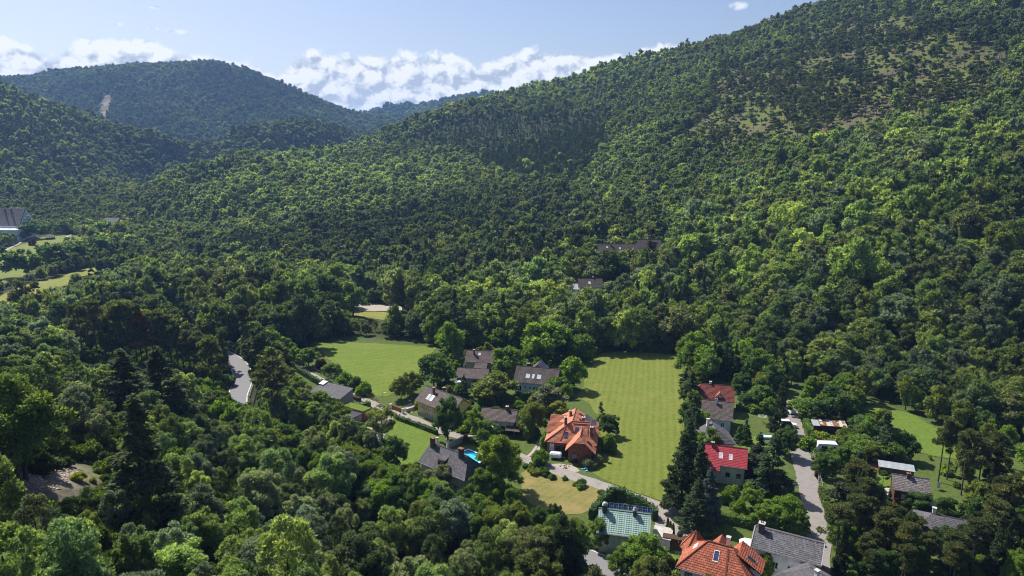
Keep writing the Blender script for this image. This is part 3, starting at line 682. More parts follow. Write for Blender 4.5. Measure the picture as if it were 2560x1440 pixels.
def skylight(H, side, u, v, w=.8, h=1.2, glass='skyglass', frame='frame'):
    """on a gable slope: u along the ridge from the middle, v = fraction from eave to ridge of its centre"""
    s = -1 if side == 'front' else 1; L_ = math.hypot(H['hw'], H['hr']-H['he'])
    def pt(uu, vv): f_ = vv/L_; return (uu, s*H['hw']*(1-f_), H['he']+(H['hr']-H['he'])*f_)
    v0 = v*L_-h/2; a, b, c, d = pt(u-w/2, v0), pt(u+w/2, v0), pt(u+w/2, v0+h), pt(u-w/2, v0+h)
    return on_slope(H['o'], a, b, c, d, 'skylight', M[glass], M[frame])
HOUSES = {}
def fit(A, B, hr, E, pitch, base=0.0):
    a, b = at(*A, hr), at(*B, hr); u = (b-a); u.z = 0; L = u.length; u.normalize(); lo, hi = base, hr; tp = math.tan(math.radians(pitch))
    for _ in range(40):
        m = (lo+hi)/2; e = at(*E, m); w = abs((e-a).dot(Vector((-u.y, u.x, 0))))
        if (hr-m)-w*tp > 0: lo = m
        else: hi = m
    c = (a+b)/2
    return dict(c=(c.x, c.y), ang=math.atan2(u.y, u.x), L=L, hw=w, he=m, hr=hr)
def gable_house(name, label, A, B, hr, E, pitch, wall, roof, inset=.5, hip=(0, 0), halfhip=(0, 0), group=None, base=0.0, f=None, lenx=None, cat='house', gut=True):
    """ridge A-B and a point E of the front eave are read off the photo; local x runs along the ridge, -y faces the viewer"""
    f = f or fit(A, B, hr, E, pitch, base)
    o = empty(name, (f['c'][0], f['c'][1], base), f['ang']); tag(o, label, cat, group)
    L, hw, he, hr = f['L'], f['hw'], f['he']-base, f['hr']-base
    if lenx: L = lenx
    H = dict(o=o, L=L, hw=hw, he=he, hr=hr, ang=f['ang'], c=f['c'])
    x0, x1 = -L/2-hip[0], L/2+hip[1]; rm = M[roof]; cap = M.get(roof+'_cap', rm)
    dz = hr-he
    def hh(i, s):                                   # ridge end: plain, or clipped by a half hip
        k = halfhip[i]; x = (-L/2 if i == 0 else L/2); return x+(k if i == 0 else -k)
    for s in (-1, 1):
        p = [(x0, s*hw, he), (x1, s*hw, he)]
        if halfhip[1]: p += [(x1, s*hw*.38, he+dz*.62)]
        p += [(hh(1, s), 0, hr), (hh(0, s), 0, hr)]
        if halfhip[0]: p += [(x0, s*hw*.38, he+dz*.62)]
        slope('roof_slope', p, rm, o)
    for i, x in ((0, x0), (1, x1)):
        if hip[i]: slope('roof_slope', [(x, -hw, he), (x, hw, he), ((-L/2 if i == 0 else L/2), 0, hr)], rm, o)
        if halfhip[i]: slope('roof_slope', [(x, -hw*.38, he+dz*.62), (x, hw*.38, he+dz*.62), (hh(i, 0), 0, hr)], rm, o)
    ridge_cap(o, (hh(0, 0), 0, hr), (hh(1, 0), 0, hr), cap)
    wx0, wx1, wy = x0+inset, x1-inset, hw-inset; zt = he+dz*inset/hw-.18
    H.update(wx0=wx0, wx1=wx1, wy=wy, zt=zt)
    m = MB(); zr = zt+dz*(wy/hw) ; B0 = -1.0
    for s in (-1, 1): m.face([(wx0, s*wy, B0), (wx1, s*wy, B0), (wx1, s*wy, zt), (wx0, s*wy, zt)])
    for i, x in ((0, wx0), (1, wx1)):
        if hip[i]: m.face([(x, -wy, B0), (x, wy, B0), (x, wy, zt), (x, -wy, zt)])
        elif halfhip[i]: m.face([(x, -wy, B0), (x, wy, B0), (x, wy, zt), (x, wy*.42, zt+dz*.5), (x, -wy*.42, zt+dz*.5), (x, -wy, zt)])
        else: m.face([(x, -wy, B0), (x, wy, B0), (x, wy, zt), (x, 0, zr), (x, -wy, zt)])
    m.build('wall', M[wall], o)
    if gut:
        for s in (-1, 1): MB().beam((x0, s*(hw+.06), he-.08), (x1, s*(hw+.06), he-.08), .13, .12).build('gutter', M['gutter'], o)
        for s in (-1, 1): MB().beam((x1-.6, s*(wy+.08), -.2), (x1-.6, s*(wy+.08), he-.1), .09).build('downpipe', M['gutter'], o)
    KEEP_OUT.append((f['c'][0], f['c'][1], max(L/2, hw)+2.5)); HOUSES[name+label] = H
    return H
def front_windows(H, xs, z, w=.9, h=1.2, **kw):
    for x in xs: window(H['o'], (x, -H['wy'], z), w, h, 0, **kw)
def end_windows(H, side, ys, z, w=.9, h=1.2, **kw):
    for y in ys: window(H['o'], (H['wx1'] if side > 0 else H['wx0'], y, z), w, h, math.pi/2*side, **kw)
def door(H, x, z0=0.0, w=1.0, h=2.1, mat='wood_dark'):
    d = MB().box((x, -H['wy']-.03, z0+h/2), (w, .1, h)).build('door', M[mat], H['o'])
    MB().box((x+w*.36, -H['wy']-.11, z0+h*.48), (.12, .05, .05)).build('handle', M['steel'], d)
def zat(H, y): return H['hr']-(H['hr']-H['he'])*abs(y)/H['hw']

# ------------------------------------------------------------------ roads, lawns and yards as sheets on the ground
def cat_path(pts, step=1.5):
    """smooth path through points"""
    P_ = [Vector((p[0], p[1], 0)) for p in pts]; P_ = [P_[0]*2-P_[1]]+P_+[P_[-1]*2-P_[-2]]; out = []
    for i in range(1, len(P_)-2):
        n = max(2, int((P_[i+1]-P_[i]).length/step))
        for k in range(n):
            t_ = k/n; a, b, c, d = P_[i-1:i+3]
            out.append(.5*((2*b)+(c-a)*t_+(2*a-5*b+4*c-d)*t_**2+(3*b-a-3*c+d)*t_**3))
    return out+[P_[-2]]
ROADS = []
def road(name, px, width, mat, lift=.05, flat=True, edge=.25, cross=5):
    pts = cat_path([on_ground(*p) if not flat else at(*p)[:2] for p in px]); n = len(pts); V, Q, U = [], [], []
    r = np.random.default_rng(len(px)); L_, R_ = [], []
    for i, p in enumerate(pts):
        d = (pts[min(i+1, n-1)]-pts[max(i-1, 0)]).normalized(); s = Vector((d.y, -d.x, 0))
        w = (width(i/(n-1)) if callable(width) else width)/2; wl, wr = w+r.uniform(-edge, edge), w+r.uniform(-edge, edge)
        for k in range(cross):
            q_ = p-s*wl+s*(wl+wr)*k/(cross-1); V.append((q_.x, q_.y))
        L_.append((p.x-s.x*wl, p.y-s.y*wl)); R_.append((p.x+s.x*wr, p.y+s.y*wr))
        if i:
            o = (i-1)*cross; Q += [(o+k, o+k+1, o+cross+k+1, o+cross+k) for k in range(cross-1)]
    V = np.array(V); Z = ground(V[:, 0], V[:, 1])+lift
    o = link(bpy.data.objects.new(name, mesh_np(name, np.column_stack([V, Z]), Q, mat, True))); tag(o, kind='structure')
    ROADS.append(np.array(L_+R_[::-1])); return pts
def sheet(name, poly, mat, lift, kind='structure', step=2.0):
    x0, y0 = poly.min(0)-step; x1, y1 = poly.max(0)+step
    bm = bmesh.new(); vs = [bm.verts.new((p[0], p[1], 0)) for p in poly]; bm.faces.new(vs)
    bmesh.ops.triangulate(bm, faces=bm.faces[:])
    for ax, lo, hi in ((0, x0, x1), (1, y0, y1)):
        k = lo
        st = max(step, (hi-lo)/40)
        while k < hi:
            co = [0, 0, 0]; co[ax] = k; no = [0, 0, 0]; no[ax] = 1
            bmesh.ops.bisect_plane(bm, geom=bm.verts[:]+bm.edges[:]+bm.faces[:], plane_co=co, plane_no=no); k += st
    A_ = np.array([v.co[:2] for v in bm.verts]); Z = ground(A_[:, 0], A_[:, 1])
    for v, z in zip(bm.verts, Z): v.co.z = z+lift
    bmesh.ops.recalc_face_normals(bm, faces=bm.faces)
    for f in bm.faces:
        if f.normal.z < 0: f.normal_flip()
    me = bpy.data.meshes.new(name); bm.to_mesh(me); bm.free(); me.materials.append(mat)
    return tag(link(bpy.data.objects.new(name, me)), kind=kind)
def rough_edge(poly, amp=.6, step=2.5, seed=1):
    r = np.random.default_rng(seed); out = []
    for i in range(len(poly)):
        a, b = poly[i], poly[(i+1) % len(poly)]; d = b-a; L = np.hypot(*d); n = max(1, int(L/step)); s = np.array([d[1], -d[0]])/(L+1e-6)
        for k in range(n): out.append(a+d*k/n+s*r.uniform(-amp, amp))
    return np.array(out)
def grass_mat(name, c1, c2, dry=None, dry_at=.55, stripes=None, sc=.25):
    t = NT(name); p = t.pos(); f = t.noise(sc, p, 5, .6); g = t.noise(1.1, p, 6, .8); big = t.noise(.045, p, 3)
    col = t.mix(t.ramp(g, [(.36, (0, 0, 0)), (.64, (1, 1, 1))]), t.ramp(f, [(.3, tuple(v*.72 for v in c1)), (.7, c1)]), t.mix(.35, c2, (.18, .19, .055)))
    if stripes:
        ang, wid, k, cc = stripes
        m = t.n('ShaderNodeMapping'); m.inputs['Rotation'].default_value = (0, 0, ang); t.l(p, m.inputs[0]); sx = t.n('ShaderNodeSeparateXYZ'); t.l(m.outputs[0], sx.inputs[0])
        wob = t.math('MULTIPLY', t.math('SUBTRACT', t.noise(.05, p, 2), .5), wid*.8)
        w = t.math('SINE', t.math('MULTIPLY', t.math('ADD', sx.outputs[0], wob), 6.283/wid)); st = t.math('MULTIPLY', t.math('MULTIPLY', t.math('ADD', t.math('MULTIPLY', w, .5), .5), t.math('MULTIPLY', t.math('SUBTRACT', t.noise(.35, p, 4, .7), .25, True), 2.2, True), True), k*1.5)
        col = t.mix(st, col, cc)
    if dry: col = t.mix(t.math('MULTIPLY', t.math('SUBTRACT', t.math('ADD', t.math('MULTIPLY', big, .5), t.math('MULTIPLY', f, .5)), dry_at-.12, True), 4, True), col, dry)
    t.bsdf(col, .95, .1, normal=t.bump(g, .9, .2)); return t.m
def path_mat(name, c, dirt, dk=.5):
    t = NT(name); p = t.pos(); f = t.noise(.5, p, 6, .7); g = t.noise(4, p, 5, .7)
    col = t.mix(t.math('MULTIPLY', t.math('SUBTRACT', f, .5, True), 3*dk, True), t.ramp(g, [(.3, tuple(v*.85 for v in c)), (.7, c)]), dirt)
    t.bsdf(col, .92, .15, normal=t.bump(g, .4, .04)); return t.m
M['asphalt'] = path_mat('old_asphalt', (.25, .23, .215), (.15, .13, .115), 1.1); M['lane'] = path_mat('pale_lane', (.29, .265, .24), (.17, .14, .105), 1.2); M['gravel'] = path_mat('gravel', (.36, .32, .27), (.22, .19, .12), .8)
M['highway'] = path_mat('smooth_asphalt', (.21, .205, .215), (.17, .165, .17)); M['soil'] = path_mat('bare_soil', (.24, .15, .09), (.17, .1, .06))
M['hay'] = grass_mat('mown_hay_field', (.100, .146, .018), (.136, .182, .024), dry=(.19, .185, .055), dry_at=.62, stripes=(math.radians(12), 1.9, .5, (.185, .19, .05)))
M['lush'] = grass_mat('lush_meadow', (.085, .150, .016), (.125, .190, .022), dry=(.17, .19, .045), dry_at=.62, stripes=(math.radians(55), 3.2, .5, (.145, .185, .032)))
M['lawn'] = grass_mat('lawn', (.085, .155, .018), (.12, .185, .025)); M['parkgrass'] = grass_mat('park_grass', (.13, .175, .035), (.18, .21, .055), dry=(.23, .2, .09), dry_at=.62)
M['drygrass'] = grass_mat('dry_tall_grass', (.09, .125, .03), (.165, .165, .052), dry=(.27, .205, .082), dry_at=.53, stripes=(math.radians(40), 1.6, .35, (.25, .2, .078)), sc=.22); M['strawmeadow'] = grass_mat('straw_coloured_meadow', (.165, .185, .04), (.22, .23, .055), dry=(.27, .245, .08), dry_at=.56)
sheet('mown_hay_field', rough_edge(hayfield, .5), M['hay'], .06); sheet('lush_meadow', rough_edge(meadow_left, .5), M['lush'], .06); sheet('front_lawn', rough_edge(lawn_front, .4), M['lawn'], .06)
sheet('dry_meadow', rough_edge(dry_meadow, .6), M['drygrass'], .06); sheet('right_meadow', rough_edge(meadow_right, .6), M['lawn'], .12); sheet('edge_meadow', rough_edge(meadow_edge, .6), M['lawn'], .12); sheet('valley_meadow', rough_edge(valley_meadow, 1.0, 6), M['strawmeadow'], .12, step=6)
sheet('park_lawn', rough_edge(park_lawn, 1.0, 6), M['parkgrass'], .12, step=6); sheet('small_meadow', rough_edge(small_meadow, .8, 4), M['strawmeadow'], .12, step=4); sheet('strip_meadow', rough_edge(strip_meadow, .8, 4), M['strawmeadow'], .1, step=4)
lane_a = road('village_lane', [(700,888),(720,902),(760,930),(800,950),(850,975),(900,999),(945,1015),(985,1030),(1040,1052),(1090,1073),(1135,1086),(1170,1098),(1210,1110),(1258,1126),(1300,1143),(1340,1158),(1400,1180),(1460,1200),(1510,1217),(1560,1236),(1620,1258),(1660,1276),(1686,1297),(1700,1322),(1708,1352),(1722,1385)],
              lambda f: 3.5+1.6*sstep((f-.86)/.08), M['lane'], .085)
lane_b = road('right_lane', [(1968,1000),(1973,1020),(1981,1050),(1988,1080),(1996,1115),(2005,1150),(2014,1190),(2024,1230),(2034,1270),(2044,1310),(2046,1350),(2042,1400),(2040,1450)], 4.4, M['asphalt'], .085, edge=.2)
main_road = road('main_road', [(470,862),(520,873),(560,888),(592,910),(607,938),(604,965),(592,1000),(600,1040),(655,1085),(760,1140),(900,1196),(1100,1267),(1250,1320),(1400,1376),(1520,1420),(1640,1465),(1800,1520)], 6.4, M['highway'], .09, False, .05)
road('wood_path', [(540,848),(570,857),(600,867),(640,880)], 3.5, M['gravel'], .09, True)
road('park_path', [(-60,650),(0,634),(25,620),(47,610),(50,603),(40,597),(60,590)], 1.8, M['gravel'], .17); road('park_path', [(205,612),(190,606),(172,600),(168,592),(178,587)], 1.5, M['gravel'], .17)
for dx in (0, 9): road('track', [(1350+dx,1092),(1344+dx,1108),(1336+dx,1124),(1320+dx*1.3,1142)], .7, M['gravel'], .075, edge=.12, cross=3)
def yard(name, px, mat, lift=.07, seed=3): p = area(px); ROADS.append(p); return sheet(name, rough_edge(p, .3, 1.5, seed), M[mat], lift)
yard('gravel_car_park', [(838,752),(885,756),(960,762),(1025,768),(1026,776),(960,779),(880,779),(842,768)], 'gravel', .14)
yard('gravel_yard', [(932,1026),(985,1040),(976,1062),(962,1090),(955,1112),(925,1100),(915,1062),(920,1040)], 'gravel', .062)
yard('driveway', [(1010,1018),(1030,1008),(1042,1018),(1030,1034)], 'gravel'); yard('driveway', [(1885,1412),(1950,1424),(1958,1455),(1875,1460)], 'asphalt')
yard('gravel_yard', [(1165,1092),(1190,1090),(1225,1098),(1248,1108),(1235,1116),(1190,1104)], 'gravel', .066); yard('gravel_yard', [(1365,1168),(1400,1160),(1430,1168),(1450,1180),(1425,1188),(1390,1176)], 'gravel', .064)
yard('concrete_yard', [(1640,1290),(1664,1292),(1690,1310),(1672,1330),(1640,1322)], 'lane', .066)
yard('bare_run', [(2135,1160),(2190,1162),(2275,1180),(2270,1192),(2215,1184),(2130,1172)], 'soil', .08); yard('terrace', [(2190,1225),(2222,1225),(2232,1262),(2212,1258)], 'concrete', .08)
sheet('garden_lawn', rough_edge(area([(2128,1178),(2215,1190),(2245,1200),(2228,1232),(2190,1222),(2140,1205)]), .3, 1.5), M['lawn'], .075)
sheet('garden_lawn', rough_edge(area([(1890,1208),(1950,1218),(1950,1248),(1905,1262),(1880,1240)]), .3, 1.5), M['lawn'], .075)
sheet('garden_lawn', rough_edge(area([(1845,1095),(1900,1095),(1910,1130),(1870,1135),(1850,1120)]), .3, 1.5), M['lawn'], .075)
sheet('garden_lawn', rough_edge(area([(1672,1366),(1700,1372),(1698,1410),(1668,1402)]), .2, 1.2), M['lawn'], .075)
sheet('garden_lawn', rough_edge(area([(1575,1240),(1608,1252),(1625,1275),(1590,1272),(1560,1262)]), .2, 1.2), M['lawn'], .075)
sheet('garden_lawn', rough_edge(area([(1105,966),(1150,966),(1205,972),(1190,990),(1120,985)]), .3, 1.5), M['lawn'], .075)
sheet('garden_lawn', rough_edge(area([(1080,1128),(1150,1118),(1195,1110),(1228,1128),(1215,1150),(1150,1160)]), .3, 1.5), M['lawn'], .058)
# white edge lines of the main road
M['paint'] = plain('white_road_paint', (.7, .7, .68), .6)
for sgn in (-1, 1):
    V, Q = [], []
    for i, p in enumerate(main_road):
        d = (main_road[min(i+1, len(main_road)-1)]-main_road[max(i-1, 0)]).normalized(); s = Vector((d.y, -d.x, 0))*sgn
        for w in (2.78, 2.93): V.append((p+s*w)[:2])
        if i: o = 2*i-2; Q.append((o, o+1, o+3, o+2))
    V = np.array(V); tag(link(bpy.data.objects.new('road_edge_line', mesh_np('road_edge_line', np.column_stack([V, ground(V[:, 0], V[:, 1])+.115]), Q, M['paint']))), kind='structure')

# ------------------------------------------------------------------ houses
H = gable_house('yellow_house', 'yellow house with brown tiled roof, chimney and two skylights beside the red gate', (1066,964), (1158,997), 7.6, (1035,998), 36, 'yellow', 'tile_brown')
front_windows(H, [-5.2, -3.4, -1.6, .2, 2.2, 4.4], 2.9, .7, 1.15); skylight(H, 'front', -3.9, .42, .75, 1.5, 'paleglass'); skylight(H, 'front', -2.5, .42, 1.15, 1.6, 'paleglass')
chimney(H['o'], -3.0, -1.2, zat(H, 1.2)-.4, H['hr']+.9, .55, .55, 'chim_brick'); chimney(H['o'], -1.2, 1.0, zat(H, 1)-.4, H['hr']+.7, .6, .6, 'chim_dark')
MB().box((0, -H['wy']-.05, .5), (H['wx1']-H['wx0']+.1, .1, 1.6)).build('plinth', M['stone'], H['o'])
H = gable_house('white_house', 'white house with dark brown roof, three skylights and rear solar gable', (1291.7,914), (1400,923), 7.2, (1283,954), 37, 'whiteblue', 'tile_dark')
for u, w in ((-2.6, 1.05), (-.9, .6), (.9, 1.05)): skylight(H, 'front', u, .42, w, 1.25, 'paleglass')
front_windows(H, [-4.9], 1.6, 1.3, 1.7); front_windows(H, [-3.0, -1.6], 2.0, .6, .7, mull=False); door(H, .2, 0, 1.6, 2.2); front_windows(H, [2.8, 4.6], 1.6, 1.4, 1.5); chimney(H['o'], -3.4, 1.0, 5.5, H['hr']+.7, .8, .6, 'chim_dark', pots=2)
o = H['o']; zz = H['hr']+.55                                # rear cross gable with solar panels
slope('roof_slope', [(2.2, .6, H['hr']-1.7), (2.2, 6.0, H['hr']-1.7), (-.4, 6.0, zz), (-.4, .6, zz)], M['tile_dark'], o); slope('roof_slope', [(-3.0, 6.0, H['hr']-1.7), (-3.0, .6, H['hr']-1.7), (-.4, .6, zz), (-.4, 6.0, zz)], M['tile_dark'], o)
MB().face([(2, 5.6, -1), (2, 5.6, H['hr']-1.8), (-.4, 5.6, zz-.25), (-2.8, 5.6, H['hr']-1.8), (-2.8, 5.6, -1)]).face([(2, .9, 4), (2, .9, H['hr']-1.8), (-.4, .9, zz-.25), (-2.8, .9, H['hr']-1.8), (-2.8, .9, 4)]).build('wall', M['white'], o)
for k in range(3):
    y0 = 1.0+k*1.55; g = lambda x: zz-(x+.4)*(2.25/2.6)
    on_slope(o, (1.9, y0, g(1.9)), (1.9, y0+1.4, g(1.9)), (-.1, y0+1.4, g(-.1)), (-.1, y0, g(-.1)), 'solar_panel', M['solar'], M['steel'])
H = gable_house('back_house', 'ochre house with brown roof and low porch roof behind the grey garage', (1167,875), (1243,878), 7.2, (1160,904), 34, 'ochre', 'tile_brown')
chimney(H['o'], -2.4, -1.4, 5.5, H['hr']+.6, .5, .5); skylight(H, 'front', -.6, .68, .6, .8, 'paleglass'); front_windows(H, [-3.6, 4.2], 2.2, .9, 1.3)
slope('porch_roof', [(-1.6, -6.9, 2.9), (2.6, -6.9, 2.9), (2.6, -3.7, 4.5), (-1.6, -3.7, 4.5)], M['tile_brown'], H['o']); MB().box((.5, -4.9, 1.3), (3.4, 2.8, 3.4)).build('porch', M['ochre'], H['o']); window(H['o'], (.5, -6.3, 1.6), 1.4, 1.2, 0)
H = gable_house('garage', 'long low grey garage with brown tiled roof behind the small pointed spruce', (1144,919), (1223.7,923), 5, (1133,943), 25, 'stone', 'tile_brown', cat='garage')
MB().box((1.6, -H['wy']-.04, 1.15), (2.4, .1, 2.2)).build('garage_door', M['wood_dark'], H['o']); front_windows(H, [-2.6, 4], 1.8, .8, .8)
H = gable_house('bungalow', 'small house with brown tiled roof, white awning and one chimney', (1206,1018), (1295,1026), 5.8, (1290,1056), 30, 'cream', 'tile_brown')
chimney(H['o'], 2.0, -.2, 4.6, H['hr']+.9, .6, .6); front_windows(H, [-3.4, 3.3], 1.8, 1.1, 1.2); door(H, 1.4, 0, 1.2, 2.2)
MB().face([(-1.8, -3.1, 2.9), (.6, -3.1, 2.9), (.6, -4.5, 2.4), (-1.8, -4.5, 2.4)]).face([(-1.8, -4.5, 2.4), (.6, -4.5, 2.4), (.6, -4.5, 2.15), (-1.8, -4.5, 2.15)]).build('awning', M['frame'], H['o'])
MB().box((0, -H['wy']-.04, .4), (H['wx1']-H['wx0'], .1, 1.2)).build('plinth', M['wood_dark'], H['o'])
# carport beside it
c = at(1284, 1090); o = empty('carport', c, math.radians(-14)); tag(o, 'small carport with brown tiled roof between the bungalow and orange house', 'carport'); KEEP_OUT.append((c.x, c.y, 3.5))
for sx in (-1.6, 1.6):
    for sy in (-1.1, 1.6): MB().box((sx, sy, 1.05), (.14, .14, 2.3)).build('post', M['wood_dark'], o)
slope('roof_slope', [(-2.0, -1.6, 2.0), (2.0, -1.6, 2.0), (2.0, 2.2, 3.0), (-2.0, 2.2, 3.0)], M['tile_brown'], o, .32); MB().box((0, 1.7, 1.0), (3.2, .1, 2.0)).build('back_wall', M['wood_dark'], o)
H = gable_house('pool_house', 'steep dark roofed pale green house with tall chimneys in front of the pool', (1078,1106), (1171,1141), 9.0, (1160,1201), 44, 'green_wall', 'tile_slate', hip=(.6, 2.2))
for x in (-4.6, 4.0): chimney(H['o'], x, -.5, H['hr']-1.4, H['hr']+1.5, 1.0, .7, 'chim_dark', 'chim_brick', 0)
slope('dormer_roof', [(-.9, -3.0, zat(H, 3)+1.0), (1.0, -3.0, zat(H, 3)+1.0), (1.0, -1.3, zat(H, 1.3)+.12), (-.9, -1.3, zat(H, 1.3)+.12)], M['tile_slate'], H['o']); MB().box((.05, -2.2, zat(H, 2.6)), (1.6, 1.5, 2.0)).build('dormer', M['wood_dark'], H['o'])
end_windows(H, 1, [-1, 1], 3.2, .9, 1.2); front_windows(H, [-3.5, -1, 2, 4], 3.2)
on_slope(H['o'], (-5.6, -3.3, zat(H, 3.3)), (-3.6, -3.3, zat(H, 3.3)), (-3.6, -2.6, zat(H, 2.6)), (-5.3, -2.6, zat(H, 2.6)), 'patched_sheet', M['greymetal'], M['greymetal'], .05, .02)
H = gable_house('green_roofed_house', 'house with pale green sheet metal roof and a row of solar panels along its ridge', (1497,1270), (1628,1286), 7.2, (1612,1347), 38, 'green_wall', 'greenmetal')
chimney(H['o'], -3.7, -.4, 5.8, H['hr']+1.0, .85, .7, 'chim_dark', 'concrete', 0, True); chimney(H['o'], 1.9, -.4, 5.8, H['hr']+.7, .6, .6, 'chim_dark', 'concrete', 0, True)
for k in range(9):
    x0 = -2.95+k*.88+(.12 if k > 3 else 0); on_slope(H['o'], (x0, .25, H['hr']+.15), (x0+.8, .25, H['hr']+.15), (x0+.8, .75, H['hr']+.95), (x0, .75, H['hr']+.95), 'solar_panel', M['solar'], M['steel'], .03, .05)
front_windows(H, [-3, 0, 3], 2.4); end_windows(H, 1, [-1.2, 1.2], 2.2)
H = gable_house('grey_roofed_house', 'long house with plain grey tiled roof beside the right lane near the bottom', (1888,1315), (2062,1360), 6.4, (1880,1368), 26, 'white', 'tile_grey', inset=.35)
chimney(H['o'], -4.6, -.7, 4.6, H['hr']+1.3, .95, .9, 'chim_dark', 'concrete', 2); front_windows(H, [-4, -1.5, 1, 3.5], 2.0); end_windows(H, 1, [-1.5, 1.5], 2.0)
for x in (-H['L']/2, H['L']/2):
    for s in (-1, 1): MB().beam((x, s*(H['hw']+.05), H['he']+.08), (x, 0, H['hr']+.1), .16, .1).build('barge_board', M['gutter'], H['o'])
H = gable_house('crimson_roofed_house', 'cream house with glossy crimson tiled roof and two skylights', (1753,1108), (1870,1123), 7.6, (1869.7,1173), 40, 'cream', 'tile_crimson')
skylight(H, 'front', -.6, .5, .75, 1.2, 'paleglass'); skylight(H, 'front', 1.5, .48, .65, 1.15, 'paleglass'); chimney(H['o'], -2.5, -.3, 6, H['hr']+.7, .5, .5, 'chim_brick'); front_windows(H, [1.1, 3.4], 2.3, .8, .9, frame='frame_dark', sill=False); door(H, -2.0)
f_ = H['hw']+1.1; slope('roof_slope', [(-5.0, -f_, H['he']-.85), (-.6, -f_, H['he']-.85), (-.6, -H['hw'], H['he']+.02), (-5.0, -H['hw'], H['he']+.02)], M['tile_crimson'], H['o'], .38)
H = gable_house('hip_roofed_house', 'small house with brownish grey hipped roof behind the crimson roof', None, None, 0, None, 0, 'white', 'tile_slate', hip=(0, 3.1), f=dict(c=(at(1788,1066,6.2).x, at(1788,1066,6.2).y+1.0), ang=math.radians(-92), L=5.2, hw=4.0, he=3.6, hr=6.2))
chimney(H['o'], -1.2, -1.2, 5, 7.2, .6, .6, 'chim_white', 'concrete', 0)
H = gable_house('grey_brown_roofed_house', 'white house with plain grey brown roof in front of the dark red roof', (1755,998), (1835,1007), 7.2, (1747,1043), 34, 'whiteblue', 'tile_brown')
chimney(H['o'], -.4, -.8, 6, H['hr']+.8, .55, .55, 'chim_white', 'steel', 1); window(H['o'], (-1.2, -H['wy'], 2.4), 1.0, 1.2, 0, frame='frame_dark'); front_windows(H, [1.6], 2.4)
H = gable_house('dark_red_roofed_house', 'white house with dark red half hipped roof and a white gabled dormer', (1743,958), (1836,965), 7.6, (1834,1006), 40, 'white', 'tile_darkred', halfhip=(1.2, 1.2))
chimney(H['o'], -1.4, .2, 7, H['hr']+.7, .5, .5, 'chim_white', 'concrete', 0); o = H['o']
for s in (-1, 1): slope('dormer_roof', [(1.0+s*1.25, -3.6, 5.0), (1.0+s*1.25, -.6, 5.0), (1.0, -.6, 6.4), (1.0, -3.6, 6.4)], M['tile_red'], o, .3)
MB().face([(.1, -3.2, 3), (1.9, -3.2, 3), (1.9, -3.2, 5.1), (1.0, -3.2, 6.1), (.1, -3.2, 5.1)]).face([(.1, -3.2, 3), (.1, -1, 3), (.1, -1, 5.1), (.1, -3.2, 5.1)]).face([(1.9, -3.2, 3), (1.9, -1, 3), (1.9, -1, 5.1), (1.9, -3.2, 5.1)]).build('dormer', M['white'], o); window(o, (1.0, -3.2, 4.6), .9, 1.1, 0)
H = gable_house('log_cabin', 'dark brown timber house with weathered grey shingle roof', (2229,1184), (2324,1198), 6.8, (2226,1222), 35, 'wood', 'shingle')
chimney(H['o'], -.4, -.3, 5.6, H['hr']+.7, .6, .6, 'chim_dark', 'chim_brick', 1); front_windows(H, [-1.2], 3.3, .8, .8, glass='paleglass'); MB().box((0, -H['wy']-.5, 2.0), (H['wx1']-H['wx0'], 1.0, .15)).build('balcony', M['wood'], H['o'])
MB().box((0, -H['wy']-1.0, 2.55), (H['wx1']-H['wx0'], .08, .9)).build('railing', M['wood'], H['o'])
slope('annex_roof', [(3.3, -4.4, 1.9), (5.9, -4.4, 1.9), (5.9, -1.2, 2.7), (3.3, -1.2, 2.7)], M['greymetal'], H['o'], .4, .02, .1); MB().box((4.6, -2.8, .8), (2.2, 2.8, 1.8)).build('annex', M['wood_dark'], H['o'])
H = gable_house('hidden_bungalow', 'grey hipped roof with white chimney half hidden by pines at lower right', (2330,1284), (2409,1300), 5.6, (2292,1315), 25, 'cream', 'tile_slate', hip=(2.8, 2.8))
chimney(H['o'], -2.2, .5, 4.8, H['hr']+1.0, .55, .55, 'chim_white', 'concrete', 0); front_windows(H, [-2, 1], 2)
H = gable_house('bottom_edge_house', 'pale grey hipped roof with white chimney cut by the bottom edge', None, None, 0, None, 0, 'white', 'tile_slate', hip=(4.0, 0.2), f=dict(c=(at(2042,1424,6.0).x-.2, at(2042,1424,6.0).y-1.5), ang=math.radians(-62), L=3.5, hw=4.4, he=3.8, hr=6.4))
chimney(H['o'], .2, -1.0, 5, 7.3, .6, .6, 'chim_white', 'concrete', 0)
p = on_ground(1540, 640); zb = 6.0
def far_house(name, label, A, B, Y, drop, pitch_w, wall, roof, base_z, **kw):
    a, b = deep(*A, Y), deep(*B, Y); hr = (a[2]+b[2])/2
    f = dict(c=((a[0]+b[0])/2, Y), ang=math.atan2(0, 1), L=abs(b[0]-a[0]), hw=pitch_w, he=hr-drop, hr=hr)
    return gable_house(name, label, None, None, 0, None, 0, wall, roof, f=f, base=base_z, **kw)
gz = lambda x, y: float(ground(x, y)[0])
H = far_house('hillside_villa', 'long dark roofed villa wing half hidden in the hillside trees', (1488,610), (1594,610), 352, 3.6, 4.2, 'whiteblue', 'tile_dark', gz(58, 352)); chimney(H['o'], -3, -1, H['he'], H['hr']+.6, .6, .6, 'chim_dark')
front_windows(H, [-7, -4, -1, 3, 6], H['he']-1.8, 1.1, 1.4); skylight(H, 'front', -5, .6, .7, .9, 'paleglass'); skylight(H, 'front', 1.5, .5, .7, .9, 'paleglass')
